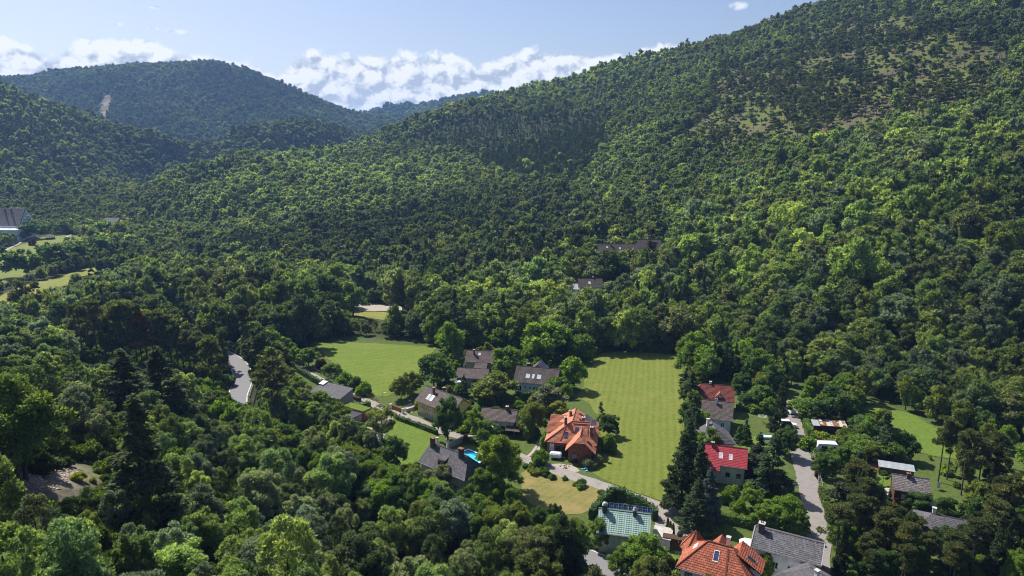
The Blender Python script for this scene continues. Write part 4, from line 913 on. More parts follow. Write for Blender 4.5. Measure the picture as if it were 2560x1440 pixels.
H = far_house('gabled_villa', 'taller white villa wing with brown roof at the right of the hillside villa', (1591,600), (1652,597), 352, 4.6, 4.6, 'whiteblue', 'tile_brown', gz(72, 352)); front_windows(H, [-4, -1, 2, 5], H['he']-1.5, 1.1, 1.5); end_windows(H, -1, [0], H['hr']-2, .9, 1)
H = far_house('lower_hillside_house', 'dark roofed house with one skylight below the hillside villa', (1444,697), (1506,695), 300, 3.2, 3.8, 'white', 'tile_dark', gz(35, 300)); skylight(H, 'front', -.4, .5, .8, 1.1, 'paleglass'); chimney(H['o'], 1.4, .3, H['he'], H['hr']+.6, .5, .5)
on = (at(1418,712,8))
slope('lean_to_roof', [(-9.6, -2.6, H['he']-1.6), (-5.3, -2.6, H['he']-1.6), (-5.3, 1.0, H['he']+.6), (-8.8, 1.0, H['he']+.6)], M['greymetal'], H['o'], .4, .02, .1); MB().box((-7.0, -.8, H['he']/2-1.2), (3.2, 3.0, H['he'])).build('lean_to', M['white'], H['o'])
# hotel at the far left
a = deep(63, 521, 545); o = empty('hotel', (a[0]-13, 545, 0), 0); tag(o, 'large steep roofed hotel with glazed gable balconies at the far left', 'hotel'); KEEP_OUT.append((a[0]-14, 541, 30)); hr = a[2]; he = 11.0; Lh = 13
slope('roof_slope', [(-Lh-8, -9.5, he), (Lh, -9.5, he), (Lh, 0, hr), (-Lh-8, 0, hr)], M['shingle'], o, .9); slope('roof_slope', [(Lh, 9.5, he), (-Lh-8, 9.5, he), (-Lh-8, 0, hr), (Lh, 0, hr)], M['shingle'], o, .9)
MB().face([(Lh-1, -8.8, -1), (Lh-1, 8.8, -1), (Lh-1, 8.8, he), (Lh-1, 0, hr-.7), (Lh-1, -8.8, he)]).face([(-Lh-8, -8.8, -1), (Lh-1, -8.8, -1), (Lh-1, -8.8, he), (-Lh-8, -8.8, he)]).build('wall', M['whiteblue'], o)
slope('roof_slope', [(Lh+.2, -9, he), (Lh+9.5, -4, 9.5), (Lh+.2, 0, hr-.4)], M['greymetal'], o, .5, .02, .1); slope('roof_slope', [(Lh+9.5, -4, 9.5), (Lh+.2, 9, he), (Lh+.2, 0, hr-.4)], M['greymetal'], o, .5, .02, .1)
for k in range(4): MB().box((Lh-.3+k*1.1, -5.2+k*.8, 12.4+k*2.1), (.8, 6-k*1.4, .5)).build('balcony', M['frame'], o)
for k in range(4): MB().box((Lh-.5, -4.2+k*.9, 13.4+k*2.1), (1.2, 5.2-k*1.3, 1.2)).build('glazing', M['glass'], o)
for x in (-1.5, 3.5): chimney(o, x, -2.5, hr-4, hr+.3, .9, .9, 'chim_dark', 'concrete', 0)
w_ = MB().box((4, -15, 4.2), (26, 10, 9.4)).build('wing', M['whiteblue'], o); MB().box((4, -15, 9.05), (26.6, 10.6, .35)).build('flat_roof', M['frame'], w_)
for k in range(7):
    for zf in (2.2, 5.8): window(o, (-7+k*3.4, -20, zf), 2.2, 1.6, 0)
w_ = MB().box((-9, -24, 2.6), (17, 9, 6)).build('wing', M['white'], o); slope('roof_slope', [(-18, -29, 5.6), (0, -29, 5.6), (0, -24, 8.6), (-18, -24, 8.6)], M['shingle'], o, .6); slope('roof_slope', [(0, -19, 5.6), (-18, -19, 5.6), (-18, -24, 8.6), (0, -24, 8.6)], M['shingle'], o, .6)
MB().box((-16, -33, 1.4), (14, 7, 3.2)).build('terrace', M['concrete'], o); MB().box((-16, -33, 3.1), (14.3, 7.3, .2)).build('terrace_deck', M['frame'], o); MB().box((7, -22.5, 1.2), (9, 5, 2.6)).build('restaurant_terrace', M['chim_brick'], o)

# the big orange roofed house
c = Vector((15.2, 159.6, 0)); o = empty('orange_roofed_house', c, math.radians(-11)); tag(o, 'large unplastered brick house with many gabled orange tiled roof and solar panels', 'house'); KEEP_OUT.append((c.x, c.y, 11)); T = M['tile_orange']; HOUSES['orange'] = dict(o=o, c=(c.x, c.y))
E_, Rz = 3.5, 7.7
slope('roof_slope', [(-6.4, -5.4, E_), (6.4, -5.4, E_), (4.4, -1.3, Rz), (0, -1.3, Rz)], T, o, .3)            # front
slope('roof_slope', [(-6.4, 8.6, E_), (-6.4, -5.4, E_), (0, -1.3, Rz), (0, 7.2, Rz)], T, o, .3)              # left
slope('roof_slope', [(6.4, -5.4, E_), (6.4, 2.9, E_), (4.4, -1.3, Rz)], T, o, .3)                             # right hip
slope('roof_slope', [(6.0, 2.9, E_), (6.0, 8.6, E_), (0, 7.2, Rz), (0, -1.3, Rz)], T, o, .3)   # rear right
slope('roof_slope', [(6.4, 2.9, E_-.01), (6.0, 2.9, E_-.01), (0, -1.3, Rz-.01), (4.4, -1.3, Rz-.01)], T, o, .3)
slope('roof_slope', [(6.0, 8.6, E_), (-6.4, 8.6, E_), (0, 7.2, Rz)], T, o, .3)
for a_, b_ in (((0, -1.3, Rz), (4.4, -1.3, Rz)), ((0, -1.3, Rz), (0, 7.2, Rz)), ((-6.4, -5.4, E_), (0, -1.3, Rz)), ((6.4, -5.4, E_), (4.4, -1.3, Rz))): ridge_cap(o, a_, b_, T, .15)
MB().prism([(-5.8, -4.6), (0, -4.6), (0, -4.3), (5.8, -4.3), (5.8, 8.0), (-5.8, 8.0)], -1, E_+.1).build('wall', M['brickwall'], o)
W_ = 6.6                                                                                                      # front wing with clipped gable
slope('roof_slope', [(-.9, -8.7, 3.15), (-.9, -3.2, 3.15), (2.5, -2.6, W_), (2.5, -7.4, W_), (1.2, -8.7, 5.3)], T, o, .3); slope('roof_slope', [(6.3, -3.2, 2.85), (6.3, -8.7, 2.85), (3.8, -8.7, 5.3), (2.5, -7.4, W_), (2.5, -2.6, W_)], T, o, .3)
slope('roof_slope', [(1.2, -8.7, 5.3), (3.8, -8.7, 5.3), (2.5, -7.4, W_)], T, o, .3); ridge_cap(o, (2.5, -2.6, W_), (2.5, -7.4, W_), T, .15)
MB().face([(-.2, -8.0, -1), (5.4, -8.0, -1), (5.4, -8.0, 3.4), (3.7, -8.0, 5.15), (1.3, -8.0, 5.15), (-.2, -8.0, 3.4)]).face([(-.2, -8, -1), (-.2, -4, -1), (-.2, -4, 3.4), (-.2, -8, 3.4)]).face([(5.4, -8, -1), (5.4, -4, -1), (5.4, -4, 3.4), (5.4, -8, 3.4)]).build('wing_wall', M['brickwall'], o)
for y in (.6, 5.0):                                                                                           # two side gables to the left
    for s in (-1, 1): slope('dormer_roof', [(-6.5, y+s*2.0, 4.3), (-2.6, y+s*2.0, 4.3), (-1.6, y, 6.5), (-6.2, y, 6.5)], T, o, .3)
    MB().face([(-6.0, y-1.7, 3.2), (-6.0, y+1.7, 3.2), (-6.0, y+1.7, 4.4), (-6.0, y, 6.2), (-6.0, y-1.7, 4.4)]).build('dormer', M['white'], o); window(o, (-6.0, y, 4.6), 1.2, 1.1, -math.pi/2)
for s in (-1, 1): slope('dormer_roof', [(6.6, .4+s*1.7, 4.4), (3.0, .4+s*1.7, 4.4), (2.4, .4, 6.3), (6.3, .4, 6.3)], T, o, .3)
MB().face([(6.2, -1.1, 3.2), (6.2, 1.9, 3.2), (6.2, 1.9, 4.5), (6.2, .4, 6.0), (6.2, -1.1, 4.5)]).build('dormer', M['white'], o); window(o, (6.2, .4, 4.6), 1.2, 1.1, math.pi/2)
fz = lambda y: E_+(y+5.4)*(Rz-E_)/4.1
for x, y in ((1.3, -2.9), (-1.2, -3.9)): on_slope(o, (x-.38, y-.45, fz(y-.45)), (x+.38, y-.45, fz(y-.45)), (x+.38, y+.45, fz(y+.45)), (x-.38, y+.45, fz(y+.45)), 'skylight', M['skyglass'], M['frame_dark'])
rz_ = lambda x: Rz-x*(Rz-E_)/6.0
for x, y, w in ((1.5, 5.6, .9), (1.7, 2.4, .7)): on_slope(o, (x+w*.7, y-.5, rz_(x+w*.7)), (x+w*.7, y+.5, rz_(x+w*.7)), (x-w*.4, y+.5, rz_(x-w*.4)), (x-w*.4, y-.5, rz_(x-w*.4)), 'skylight', M['glass'], M['frame_dark'])
for i in range(2):
    for k in range(3):
        x0, y0 = 2.5+i*1.5, 4.3+k*1.3; on_slope(o, (x0+1.35, y0, rz_(x0+1.35)), (x0+1.35, y0+1.2, rz_(x0+1.35)), (x0, y0+1.2, rz_(x0)), (x0, y0, rz_(x0)), 'solar_panel', M['solar'], M['steel'])
wz = lambda x: W_-(x-2.5)*(W_-2.85)/3.8
on_slope(o, (5.2, -7.0, wz(5.2)), (5.2, -6.1, wz(5.2)), (4.2, -6.1, wz(4.2)), (4.2, -7.0, wz(4.2)), 'skylight', M['glass'], M['frame_dark'])
for x, y, z in ((-1.6, -1.6, Rz+1.0), (-.9, 3.2, Rz+.8), (2.6, .3, Rz+.5), (4.9, -3.6, Rz-.2)): chimney(o, x, y, 4.5, z, .65, .65, 'chim_brick', 'concrete', 1)
window(o, (-4.6, -4.6, 2.0), .9, 1.5, 0, glass='paleglass'); window(o, (-3.0, -4.6, 1.9), 1.0, .9, 0, frame='frame_dark'); window(o, (1.3, -8.0, 1.2), 1.2, 2.2, 0, frame='frame_dark', sill=False); MB().box((-1.4, -4.75, 1.1), (1.6, .12, 2.3)).build('door', M['wood_dark'], o)
for y in (-2.7,): MB().box((2.3, -1.75, fz(-1.75)+.12), (4.2, .25, .06)).build('snow_guard', M['chim_brick'], o)
for x in (-2.0, 4.0): MB().beam((x-.5 if x < 0 else x, -5.0, fz(-5.0)+.1), (x+.6 if x < 0 else x, -1.9, fz(-1.9)+.1), .28, .1).build('roof_ladder', M['chim_brick'], o)
# the red brown hipped house at the bottom
c = at(1800, 1360, 7.6); o = empty('red_brown_roofed_house', (c.x, c.y, 0), math.radians(-28)); tag(o, 'white house with red brown hipped tile roof and pointed turret near the bottom', 'house'); KEEP_OUT.append((c.x, c.y, 9)); T = M['tile_red']; HOUSES['redbrown'] = dict(o=o, c=(c.x, c.y)); E_, Rz = 3.7, 7.6
slope('roof_slope', [(-6.4, -4.2, E_), (6.4, -4.2, E_), (2.2, 0, Rz), (-2.0, 0, Rz)], T, o, .4); slope('roof_slope', [(6.4, 4.6, E_), (-6.4, 4.6, E_), (-2.0, 0, Rz), (2.2, 0, Rz)], T, o, .4)
slope('roof_slope', [(-6.4, 4.6, E_), (-6.4, -4.2, E_), (-2.0, 0, Rz)], T, o, .4); slope('roof_slope', [(6.4, -4.2, E_), (6.4, 4.6, E_), (2.2, 0, Rz)], T, o, .4)
for a_, b_ in (((-2, 0, Rz), (2.2, 0, Rz)), ((-6.4, -4.2, E_), (-2, 0, Rz)), ((6.4, -4.2, E_), (2.2, 0, Rz))): ridge_cap(o, a_, b_, T, .15)
MB().prism([(-5.7, -3.5), (5.7, -3.5), (5.7, 3.9), (-5.7, 3.9)], -1, E_+.15).build('wall', M['white'], o)
tw = [(-4.8+2.75*math.cos(k*math.pi/4+.39), 3.4+2.75*math.sin(k*math.pi/4+.39)) for k in range(8)]
for k in range(8): slope('turret_roof', [(*tw[k], 3.6), (*tw[(k+1) % 8], 3.6), (-4.8, 3.4, 6.9)], T, o, .4); ridge_cap(o, (*tw[k], 3.65), (-4.8, 3.4, 6.95), T, .1)
MB().prism([(-4.8+(x+4.8)*.85, 3.4+(y-3.4)*.85) for x, y in tw], -1, 3.7).build('turret', M['white'], o)
for x, y0, y1, z, hw_ in ((-.6, 1.0, 5.2, 6.4, 2.0), (3.2, .6, 4.0, 7.0, 2.0)):
    for s in (-1, 1): slope('dormer_roof', [(x+s*hw_, y0, z-2.3), (x+s*hw_, y1, z-2.3), (x, y1, z), (x, y0, z)], T, o, .4)
    MB().face([(x-hw_+.2, y1-.4, 2), (x+hw_-.2, y1-.4, 2), (x+hw_-.2, y1-.4, z-2.3), (x, y1-.4, z-.3), (x-hw_+.2, y1-.4, z-2.3)]).build('dormer', M['white'], o)
slope('dormer_roof', [(7.2, -1.0, 4.6), (7.2, 3.4, 4.6), (3.6, 3.4, 7.1), (3.0, -1.0, 7.1)], T, o, .4); MB().box((5.5, 1.2, 4.0), (2.6, 4.0, 1.6)).build('dormer', M['white'], o)
sz = lambda x: 7.1-(x-3.3)*2.5/3.9
for y in (.2, 1.9): on_slope(o, (5.9, y, sz(5.9)), (5.9, y+.8, sz(5.9)), (4.6, y+.8, sz(4.6)), (4.6, y, sz(4.6)), 'skylight', M['glass'], M['steel'])
fz = lambda y: E_+(y+4.2)*(Rz-E_)/4.2
on_slope(o, (-.6, -2.2, fz(-2.2)), (.2, -2.2, fz(-2.2)), (.2, -.95, fz(-.95)), (-.6, -.95, fz(-.95)), 'skylight', M['skyglass'], M['frame'])
lz = lambda x: E_+(x+6.4)*(Rz-E_)/4.4
on_slope(o, (-4.4, 1.0, lz(-4.4)), (-4.4, -.2, lz(-4.4)), (-3.8, -.2, lz(-3.8)), (-3.8, 1.0, lz(-3.8)), 'skylight', M['paleglass'], M['frame']); chimney(o, 1.0, 2.3, 4, 7.9, .6, .6, 'chim_white', 'concrete', 0)
MB().beam((1.9, -4.1, fz(-4.1)+.1), (1.5, -.4, fz(-.4)+.1), .3, .1).build('roof_ladder', T, o)
for x in (-4.3, -1.5, 1.8, 4.2): window(o, (x, -3.5, 2.0), 1.1, 1.3, 0, frame='wood')
MB().beam((-6.4, -4.3, E_-.08), (6.4, -4.3, E_-.08), .14, .12).build('gutter', M['gutter'], o)
d_ = MB(); 
for k in range(10):
    a0, a1 = 6.283*k/10, 6.283*(k+1)/10; d_.face([(0, -.12, 0), (math.cos(a0)*.55, 0, math.sin(a0)*.55), (math.cos(a1)*.55, 0, math.sin(a1)*.55)])
dish = d_.build('dish', M['black']); dish.name = 'satellite_dish'; dish.location = (c.x-5.0, c.y+7.2, 5.0); dish.rotation_euler = (math.radians(-30), 0, math.radians(-30)); tag(dish, 'round dark satellite dish beside the pointed turret roof', 'satellite dish')
MB().beam((0, .1, -1.5), (0, .06, .1), .06).build('bracket', M['steel'], dish)
# sheds and outbuildings
def shed(name, label, px, ang, L, Wd, h0, h1, wall, roof, cat='shed', course=.4):
    c = at(*px); o = empty(name, c, math.radians(ang)); tag(o, label, cat); KEEP_OUT.append((c.x, c.y, max(L, Wd)/2+1.5))
    slope('roof_slope', [(-L/2, -Wd/2, h0), (L/2, -Wd/2, h0), (L/2, Wd/2, h1), (-L/2, Wd/2, h1)], M[roof], o, course, .02, .08)
    MB().face([(-L/2+.2, -Wd/2+.2, -.3), (L/2-.2, -Wd/2+.2, -.3), (L/2-.2, -Wd/2+.2, h0-.08), (-L/2+.2, -Wd/2+.2, h0-.08)]).face([(-L/2+.2, Wd/2-.2, -.3), (L/2-.2, Wd/2-.2, -.3), (L/2-.2, Wd/2-.2, h1-.12), (-L/2+.2, Wd/2-.2, h1-.12)])\
        .face([(-L/2+.2, -Wd/2+.2, -.3), (-L/2+.2, Wd/2-.2, -.3), (-L/2+.2, Wd/2-.2, h1-.12), (-L/2+.2, -Wd/2+.2, h0-.08)]).face([(L/2-.2, -Wd/2+.2, -.3), (L/2-.2, Wd/2-.2, -.3), (L/2-.2, Wd/2-.2, h1-.12), (L/2-.2, -Wd/2+.2, h0-.08)]).build('wall', M[wall], o)
    return o
t = NT('rusty_sheet'); uv = t.uv(); sx = t.n('ShaderNodeSeparateXYZ'); t.l(uv, sx.inputs[0]); r_ = t.n('ShaderNodeTexWhiteNoise', noise_dimensions='1D'); t.l(t.math('FLOOR', t.math('DIVIDE', sx.outputs[0], .8)), r_.inputs['W'])
f = t.noise(1.6, t.obj(), 5, .7); t.bsdf(t.mix(t.math('GREATER_THAN', t.math('ADD', t.math('MULTIPLY', r_.outputs['Value'], .5), f), .82), t.ramp(f, [(.3, (.12, .055, .03)), (.7, (.28, .13, .075))]), (.5, .45, .38)), .7, .3, normal=t.bump(t.math('SINE', t.math('MULTIPLY', sx.outputs[0], 40)), .3, .03)); M['rust'] = t.m
o = shed('rusty_shed', 'old shed with rusty corrugated roof right of the lane', (2080,1078), -12, 6.6, 3.4, 2.1, 2.5, 'wood_dark', 'rust'); slope('side_roof', [(-5.2, -1.7, 1.9), (-3.4, -1.7, 1.9), (-3.4, 1.5, 2.3), (-5.2, 1.5, 2.3)], M['greymetal'], o, .4, .02, .08); MB().box((-4.3, 0, .9), (1.5, 2.8, 1.9)).build('side_wall', M['wood_dark'], o)
o = shed('hen_house', 'long low hen house with bright metal roof beside the bare run', (2238,1186), -22, 7.4, 2.6, 1.9, 2.4, 'wood_up', 'greymetal'); MB().box((-3.4, -1.35, .8), (.25, .25, 1.9)).build('post', M['wood'], o)
o = shed('concrete_shed', 'flat concrete roofed shed between the green roof and the lane', (1655,1360), -20, 3.6, 4.0, 2.3, 2.5, 'white', 'concrete', course=5); MB().box((-.4, -1.88, 1.0), (1.8, .1, 2.0)).build('door', M['frame'], o)
o = shed('wooden_pergola', 'dark timber carport roof beside the white shed at the lane end', (1684,1372), -18, 4.2, 1.6, 2.5, 2.5, 'wood_dark', 'wood_dark', 'carport', 5)
o = shed('low_house', 'low brown roofed house half hidden between trees left of the lane', (830,1003), -30, 12, 6.0, 2.6, 4.2, 'stone', 'tile_slate', 'house'); on_slope(o, (-6.2, 1.2, 4.0), (-4.4, 1.2, 4.0), (-4.4, 2.9, 4.4), (-6.2, 2.9, 4.4), 'glass_roof', M['paleglass'], M['frame'])
c = at(868,1047); o = empty('sunken_garage', c, math.radians(-32)); tag(o, 'flat roofed dark garage with grass roof behind it below the lane hedge', 'garage'); KEEP_OUT.append((c.x, c.y, 8))
MB().box((1.0, 3.0, 1.3), (8.0, 3.4, 2.6)).build('grass_roof_block', M['chim_brick'], o); MB().box((1.0, 3.0, 2.68), (7.8, 3.2, .14)).build('grass_roof', M['lawn'], o); MB().box((1.5, -1.2, 1.0), (6.5, 4.6, 2.2)).build('wall', M['stone'], o); MB().box((1.5, -1.2, 2.18), (6.9, 5.0, .16)).build('flat_roof', M['black'], o)
MB().box((-1.0, -4.6, 1.2), (3.2, 2.2, .1)).build('canopy', M['chim_brick'], o); MB().box((-2.4, -5.4, 1.28), (.3, 3.4, .2)).build('canopy_edge', M['frame'], o); MB().box((-2.2, 1.0, 2.3), (.3, 3.6, .25)).build('parapet', M['frame'], o)
c = at(127, 598); o = empty('pavilion', c, 0); tag(o, 'small eight sided brown roofed pavilion on the park lawn', 'pavilion')
hx = [(3.6*math.cos(k*math.pi/4), 3.6*math.sin(k*math.pi/4)) for k in range(8)]
for k in range(8): slope('roof_slope', [(*hx[k], 2.6), (*hx[(k+1) % 8], 2.6), (0, 0, 4.4)], M['tile_brown'], o, .5); MB().box((hx[k][0]*.82, hx[k][1]*.82, 1.3), (.2, .2, 2.7)).build('post', M['wood_dark'], o)
MB().prism([(x*.82, y*.82) for x, y in hx], -.2, 1.1).build('parapet', M['wood_dark'], o)
H = far_house('wood_edge_house', 'grey roof peeping out of the trees at the far left valley', (264,544), (300,544), 560, 4, 6, 'stone', 'tile_grey', 0.0)
def scatter(x0, x1, y0, y1, s, seed):
    r = np.random.default_rng(seed)
    X, Y = np.meshgrid(np.arange(float(x0), x1, s), np.arange(float(y0), y1, s*.9)); X[::2] += s/2
    X = X.ravel()+r.uniform(-.38, .38, X.size)*s; Y = Y.ravel()+r.uniform(-.38, .38, Y.size)*s
    k = (np.abs(X) < Y*.86+26) & (Y > 20); return X[k], Y[k]
def visible(X, Y, Z, top):
    px, py, f = proj(X, Y, Z+top)
    ok = (px > -140) & (px < 2700) & (py < 1560) & (Y > 25)
    h = np.zeros(len(X), bool); n = 36
    for k in range(1, n):
        tt = k/n
        h |= ground_fast(X*tt, Y*tt)+3.5*(Y*tt > 170) > CAM_H+(Z+top-CAM_H)*tt
    return ok & ~h
trees = []                                       # x, y, z, kind, scale xy, scale z, rot, tint
bands = [(-200, 300, 30, 330, 5.2), (-560, 620, 330, 760, 4.7), (-900, 1000, 760, 1330, 6.8), (-1700, 900, 1330, 2250, 7.6), (-900, 1500, 2250, 3000, 15)]
for bi, (x0, x1, y0, y1, s) in enumerate(bands):
    X, Y = scatter(x0, x1, y0, y1, s, 100+bi)
    k = ~inside(X, Y, OPEN, 1.5) & ~inside(X, Y, [village], 0) & ~inside(X, Y, [rock_clearing, grass_gap, pine_stand], 1)
    k &= ~inside(X, Y, ROADS, 1.3)
    for (kx, ky, kr) in KEEP_OUT: k &= (X-kx)**2+(Y-ky)**2 > kr*kr
    k &= ~inside(X, Y, [scar, scar2], 0)
    X, Y = X[k], Y[k]; Z = ground_fast(X, Y)
    k = visible(X, Y, Z, 11); X, Y, Z = X[k], Y[k], Z[k]
    r = np.random.default_rng(200+bi); n = len(X)
    px, py, f = proj(X, Y, Z)
    u = r.uniform(0, 1, n); patch = fbm(X, Y, 38, 9); patch2 = fbm(X, Y, 120, 4)
    kind = np.full(n, 'broadleaf', dtype=object); kind[u < .24] = 'slender'
    sp = inside(X, Y, [spruce_stand], 0) & (u < .9); kind[sp] = 'spruce'
    sparse_in = poly_dist(X, Y, sparse)+18*fbm(X, Y, 30, 8) < 0; drop = sparse_in & (r.uniform(0, 1, n) > np.clip(.4+.4*fbm(X, Y, 22, 6), .12, .85))
    kind[sparse_in & (u < .78)] = 'pine'
    hillR = (Y > 260) & (Y < 1050) & (X > -330)
    kind[hillR & ~sp & ~sparse_in & (patch > .9) & (u < .6)] = 'spruce'
    kind[hillR & ~sparse_in & (u > .965)] = 'pine'
    mid = (Y > 1080) & (Y < 1330) & (X < -250); kind[mid & (u < .35)] = 'pine'
    lefth = (Y > 690) & (Y < 1150) & (X < -420); kind[lefth & (patch2 > .3) & (u < .5)] = 'pine'
    nearL = (Y < 240) & (X < 0)
    kind[nearL & (py < 945) & (px < 640) & (px > 215) & (u < .4)] = 'pine'
    kind[nearL & (u > .5) & (py > 960)] = 'slender'
    band = (Y > 235) & (Y < 330) & (X > -60); kind[band & (u > .88)] = 'spruce'
    belt0 = inside(X, Y, [dark_belt], 0); kind[belt0 & (u > .8)] = 'spruce'
    ti = 1.95*GREENS[r.integers(0, len(GREENS), n)]*np.array([1.12, .96, 1.5])*r.uniform(.62, 1.38, (n, 1))*(1+.32*np.clip(patch2, -1, 1))[:, None]
    nd = np.isin(kind, ['spruce']); ti[nd] = np.array([.05, .084, .042])*r.uniform(.75, 1.35, (nd.sum(), 1))
    nd = kind == 'pine'; ti[nd] = np.array([.088, .112, .05])*r.uniform(.75, 1.3, (nd.sum(), 1))
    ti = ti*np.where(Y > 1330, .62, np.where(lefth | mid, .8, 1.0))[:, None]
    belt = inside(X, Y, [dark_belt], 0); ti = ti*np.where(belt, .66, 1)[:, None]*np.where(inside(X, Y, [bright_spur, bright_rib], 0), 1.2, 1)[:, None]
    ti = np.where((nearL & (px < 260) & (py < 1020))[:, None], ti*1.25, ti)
    ti = np.where((Y > 1330)[:, None], ti*np.array([.72, .85, 1.25]), ti)  # distance haze put into the far trees' leaf colour as a bluer tint
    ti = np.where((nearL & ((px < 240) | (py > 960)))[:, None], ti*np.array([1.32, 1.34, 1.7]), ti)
    hz = {'broadleaf': 12, 'slender': 13, 'spruce': 18, 'pine': 15, 'shrub': 3}
    size = np.clip(r.normal(1, .27, n), .5, 1.7)
    base = np.select([Y < 240, Y < 330, Y < 1060, Y < 1330], [.8, 1.05, .66, .8], 1.0)*(s/np.array([5.2, 4.7, 6.8, 7.6, 15])[bi])
    base = base*np.where(belt, 1.25, 1); base = base*np.where(bi == 3, .92, 1)*np.where(bi == 4, 1.6, 1)
    base = base*np.where(nearL & (py > 960), .74, 1)*np.where(nearL & (py < 1010) & (px < 240), .62, 1)*np.where(hillR & (Y > 420), .95, 1)
    for i in range(n):
        if drop[i]: continue
        sx = size[i]*base[i]*(1.0 if kind[i] != 'spruce' else .8)
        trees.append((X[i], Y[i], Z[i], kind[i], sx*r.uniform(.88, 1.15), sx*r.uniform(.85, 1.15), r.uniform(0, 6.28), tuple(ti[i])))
# low bushes on the open slope
r = np.random.default_rng(77)
X, Y = scatter(60, 520, 300, 800, 5, 300); k = (poly_dist(X, Y, sparse) < 15) & (r.uniform(0, 1, len(X)) < .6); X, Y = X[k], Y[k]; Z = ground_fast(X, Y)
for x, y, z in zip(X, Y, Z):
    s_ = r.uniform(.35, .9); trees.append((x, y, z, 'shrub', s_, s_*.8, r.uniform(0, 6.28), tuple(np.array([.10, .13, .035])*r.uniform(.6, 1.2))))
# undergrowth of the near slope
X, Y = scatter(-150, 120, 30, 250, 3.4, 301)
k = ~inside(X, Y, OPEN+[village], 1) & ~inside(X, Y, ROADS, 1.0) & ~inside(X, Y, [rock_clearing, grass_gap], -1); X, Y = X[k], Y[k]; Z = ground_fast(X, Y)
k = visible(X, Y, Z, 3); X, Y, Z = X[k], Y[k], Z[k]
for x, y, z in zip(X, Y, Z):
    s_ = r.uniform(.6, 1.5); trees.append((x, y, z, 'shrub', s_, s_*r.uniform(.8, 1.4), r.uniform(0, 6.28), tuple(GREENS[r.integers(0, 7)]*r.uniform(.7, 1.3))))
HGT = {'broadleaf': 12, 'slender': 13, 'spruce': 18, 'pine': 15, 'shrub': 2.8}
def lod_of(dist): return 'near' if dist < 150 else 'mid' if dist < 330 else 'far' if dist < 900 else 'vfar'

# the 300 of a kind that show largest stand as trees of their own, the rest as one wood per kind
def forest_nodes(coll):
    ng = bpy.data.node_groups.new('wood', 'GeometryNodeTree')
    ng.interface.new_socket('Geometry', in_out='INPUT', socket_type='NodeSocketGeometry'); ng.interface.new_socket('Geometry', in_out='OUTPUT', socket_type='NodeSocketGeometry')
    N = ng.nodes; gi, go = N.new('NodeGroupInput'), N.new('NodeGroupOutput')
    ci = N.new('GeometryNodeCollectionInfo'); ci.inputs[0].default_value = coll; ci.inputs[1].default_value = True; ci.inputs[2].default_value = True
    ip = N.new('GeometryNodeInstanceOnPoints'); ip.inputs['Pick Instance'].default_value = True
    def na(nm, ty):
        a = N.new('GeometryNodeInputNamedAttribute'); a.data_type = ty; a.inputs[0].default_value = nm; return a.outputs[0]
    ng.links.new(gi.outputs[0], ip.inputs['Points']); ng.links.new(ci.outputs[0], ip.inputs['Instance'])
    ng.links.new(na('which', 'INT'), ip.inputs['Instance Index']); ng.links.new(na('size', 'FLOAT_VECTOR'), ip.inputs['Scale'])
    er = N.new('FunctionNodeEulerToRotation'); ng.links.new(na('turn', 'FLOAT_VECTOR'), er.inputs[0]); ng.links.new(er.outputs[0], ip.inputs['Rotation'])
    ng.links.new(ip.outputs[0], go.inputs[0]); return ng
def merged(crown, trunk):
    if trunk is None: return crown
    bm = bmesh.new(); bm.from_mesh(crown); n = len(bm.faces); bm.from_mesh(trunk); bm.faces.ensure_lookup_table()
    for f in bm.faces[n:]: f.material_index = 1
    me = bpy.data.meshes.new('tree_form'); bm.to_mesh(me); bm.free(); me.materials.append(crown.materials[0]); me.materials.append(trunk.materials[0]); return me
WOODS = {}
def plant_wood(kind, items, name, label, cat):
    if not items: return
    coll = bpy.data.collections.new('forms_'+kind); order = []
    for lod in ('near', 'mid', 'far', 'vfar'):
        for j, (c, tk) in enumerate(PROTO[kind][lod]):
            o = bpy.data.objects.new('%03d_%s' % (len(order), kind), merged(c, tk)); coll.objects.link(o); order.append((lod, j))
    start = {}
    for i, (l, j) in enumerate(order): start.setdefault(l, i)
    A_ = np.array([(t_[0], t_[1], t_[2], t_[4], t_[5], t_[6], *t_[7]) for t_ in items], float)
    me = bpy.data.meshes.new(name); me.vertices.add(len(A_)); me.vertices.foreach_set('co', A_[:, :3].astype(np.float32).ravel())
    dist = np.hypot(A_[:, 0], A_[:, 1])
    which = np.array([start[lod_of(d)]+rnd.randrange(len(PROTO[kind][lod_of(d)])) for d in dist], np.int32)
    a = me.attributes.new('which', 'INT', 'POINT'); a.data.foreach_set('value', which)
    a = me.attributes.new('size', 'FLOAT_VECTOR', 'POINT'); a.data.foreach_set('vector', A_[:, [3, 3, 4]].astype(np.float32).ravel())
    lean = R.normal(0, .04, (len(A_), 2)); a = me.attributes.new('turn', 'FLOAT_VECTOR', 'POINT')
    a.data.foreach_set('vector', np.column_stack([lean, A_[:, 5]]).astype(np.float32).ravel())
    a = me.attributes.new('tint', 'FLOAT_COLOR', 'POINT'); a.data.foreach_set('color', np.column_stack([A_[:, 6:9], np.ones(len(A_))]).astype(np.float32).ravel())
    o = link(bpy.data.objects.new(name, me)); tag(o, label, cat, kind='stuff')
    md = o.modifiers.new('wood', 'NODES'); md.node_group = forest_nodes(coll)
    return o
NAMES = {'broadleaf': ('broadleaf_tree', 'tree'), 'slender': ('slender_tree', 'tree'), 'spruce': ('spruce_tree', 'tree'), 'pine': ('pine_tree', 'tree'), 'shrub': ('shrub', 'shrub')}
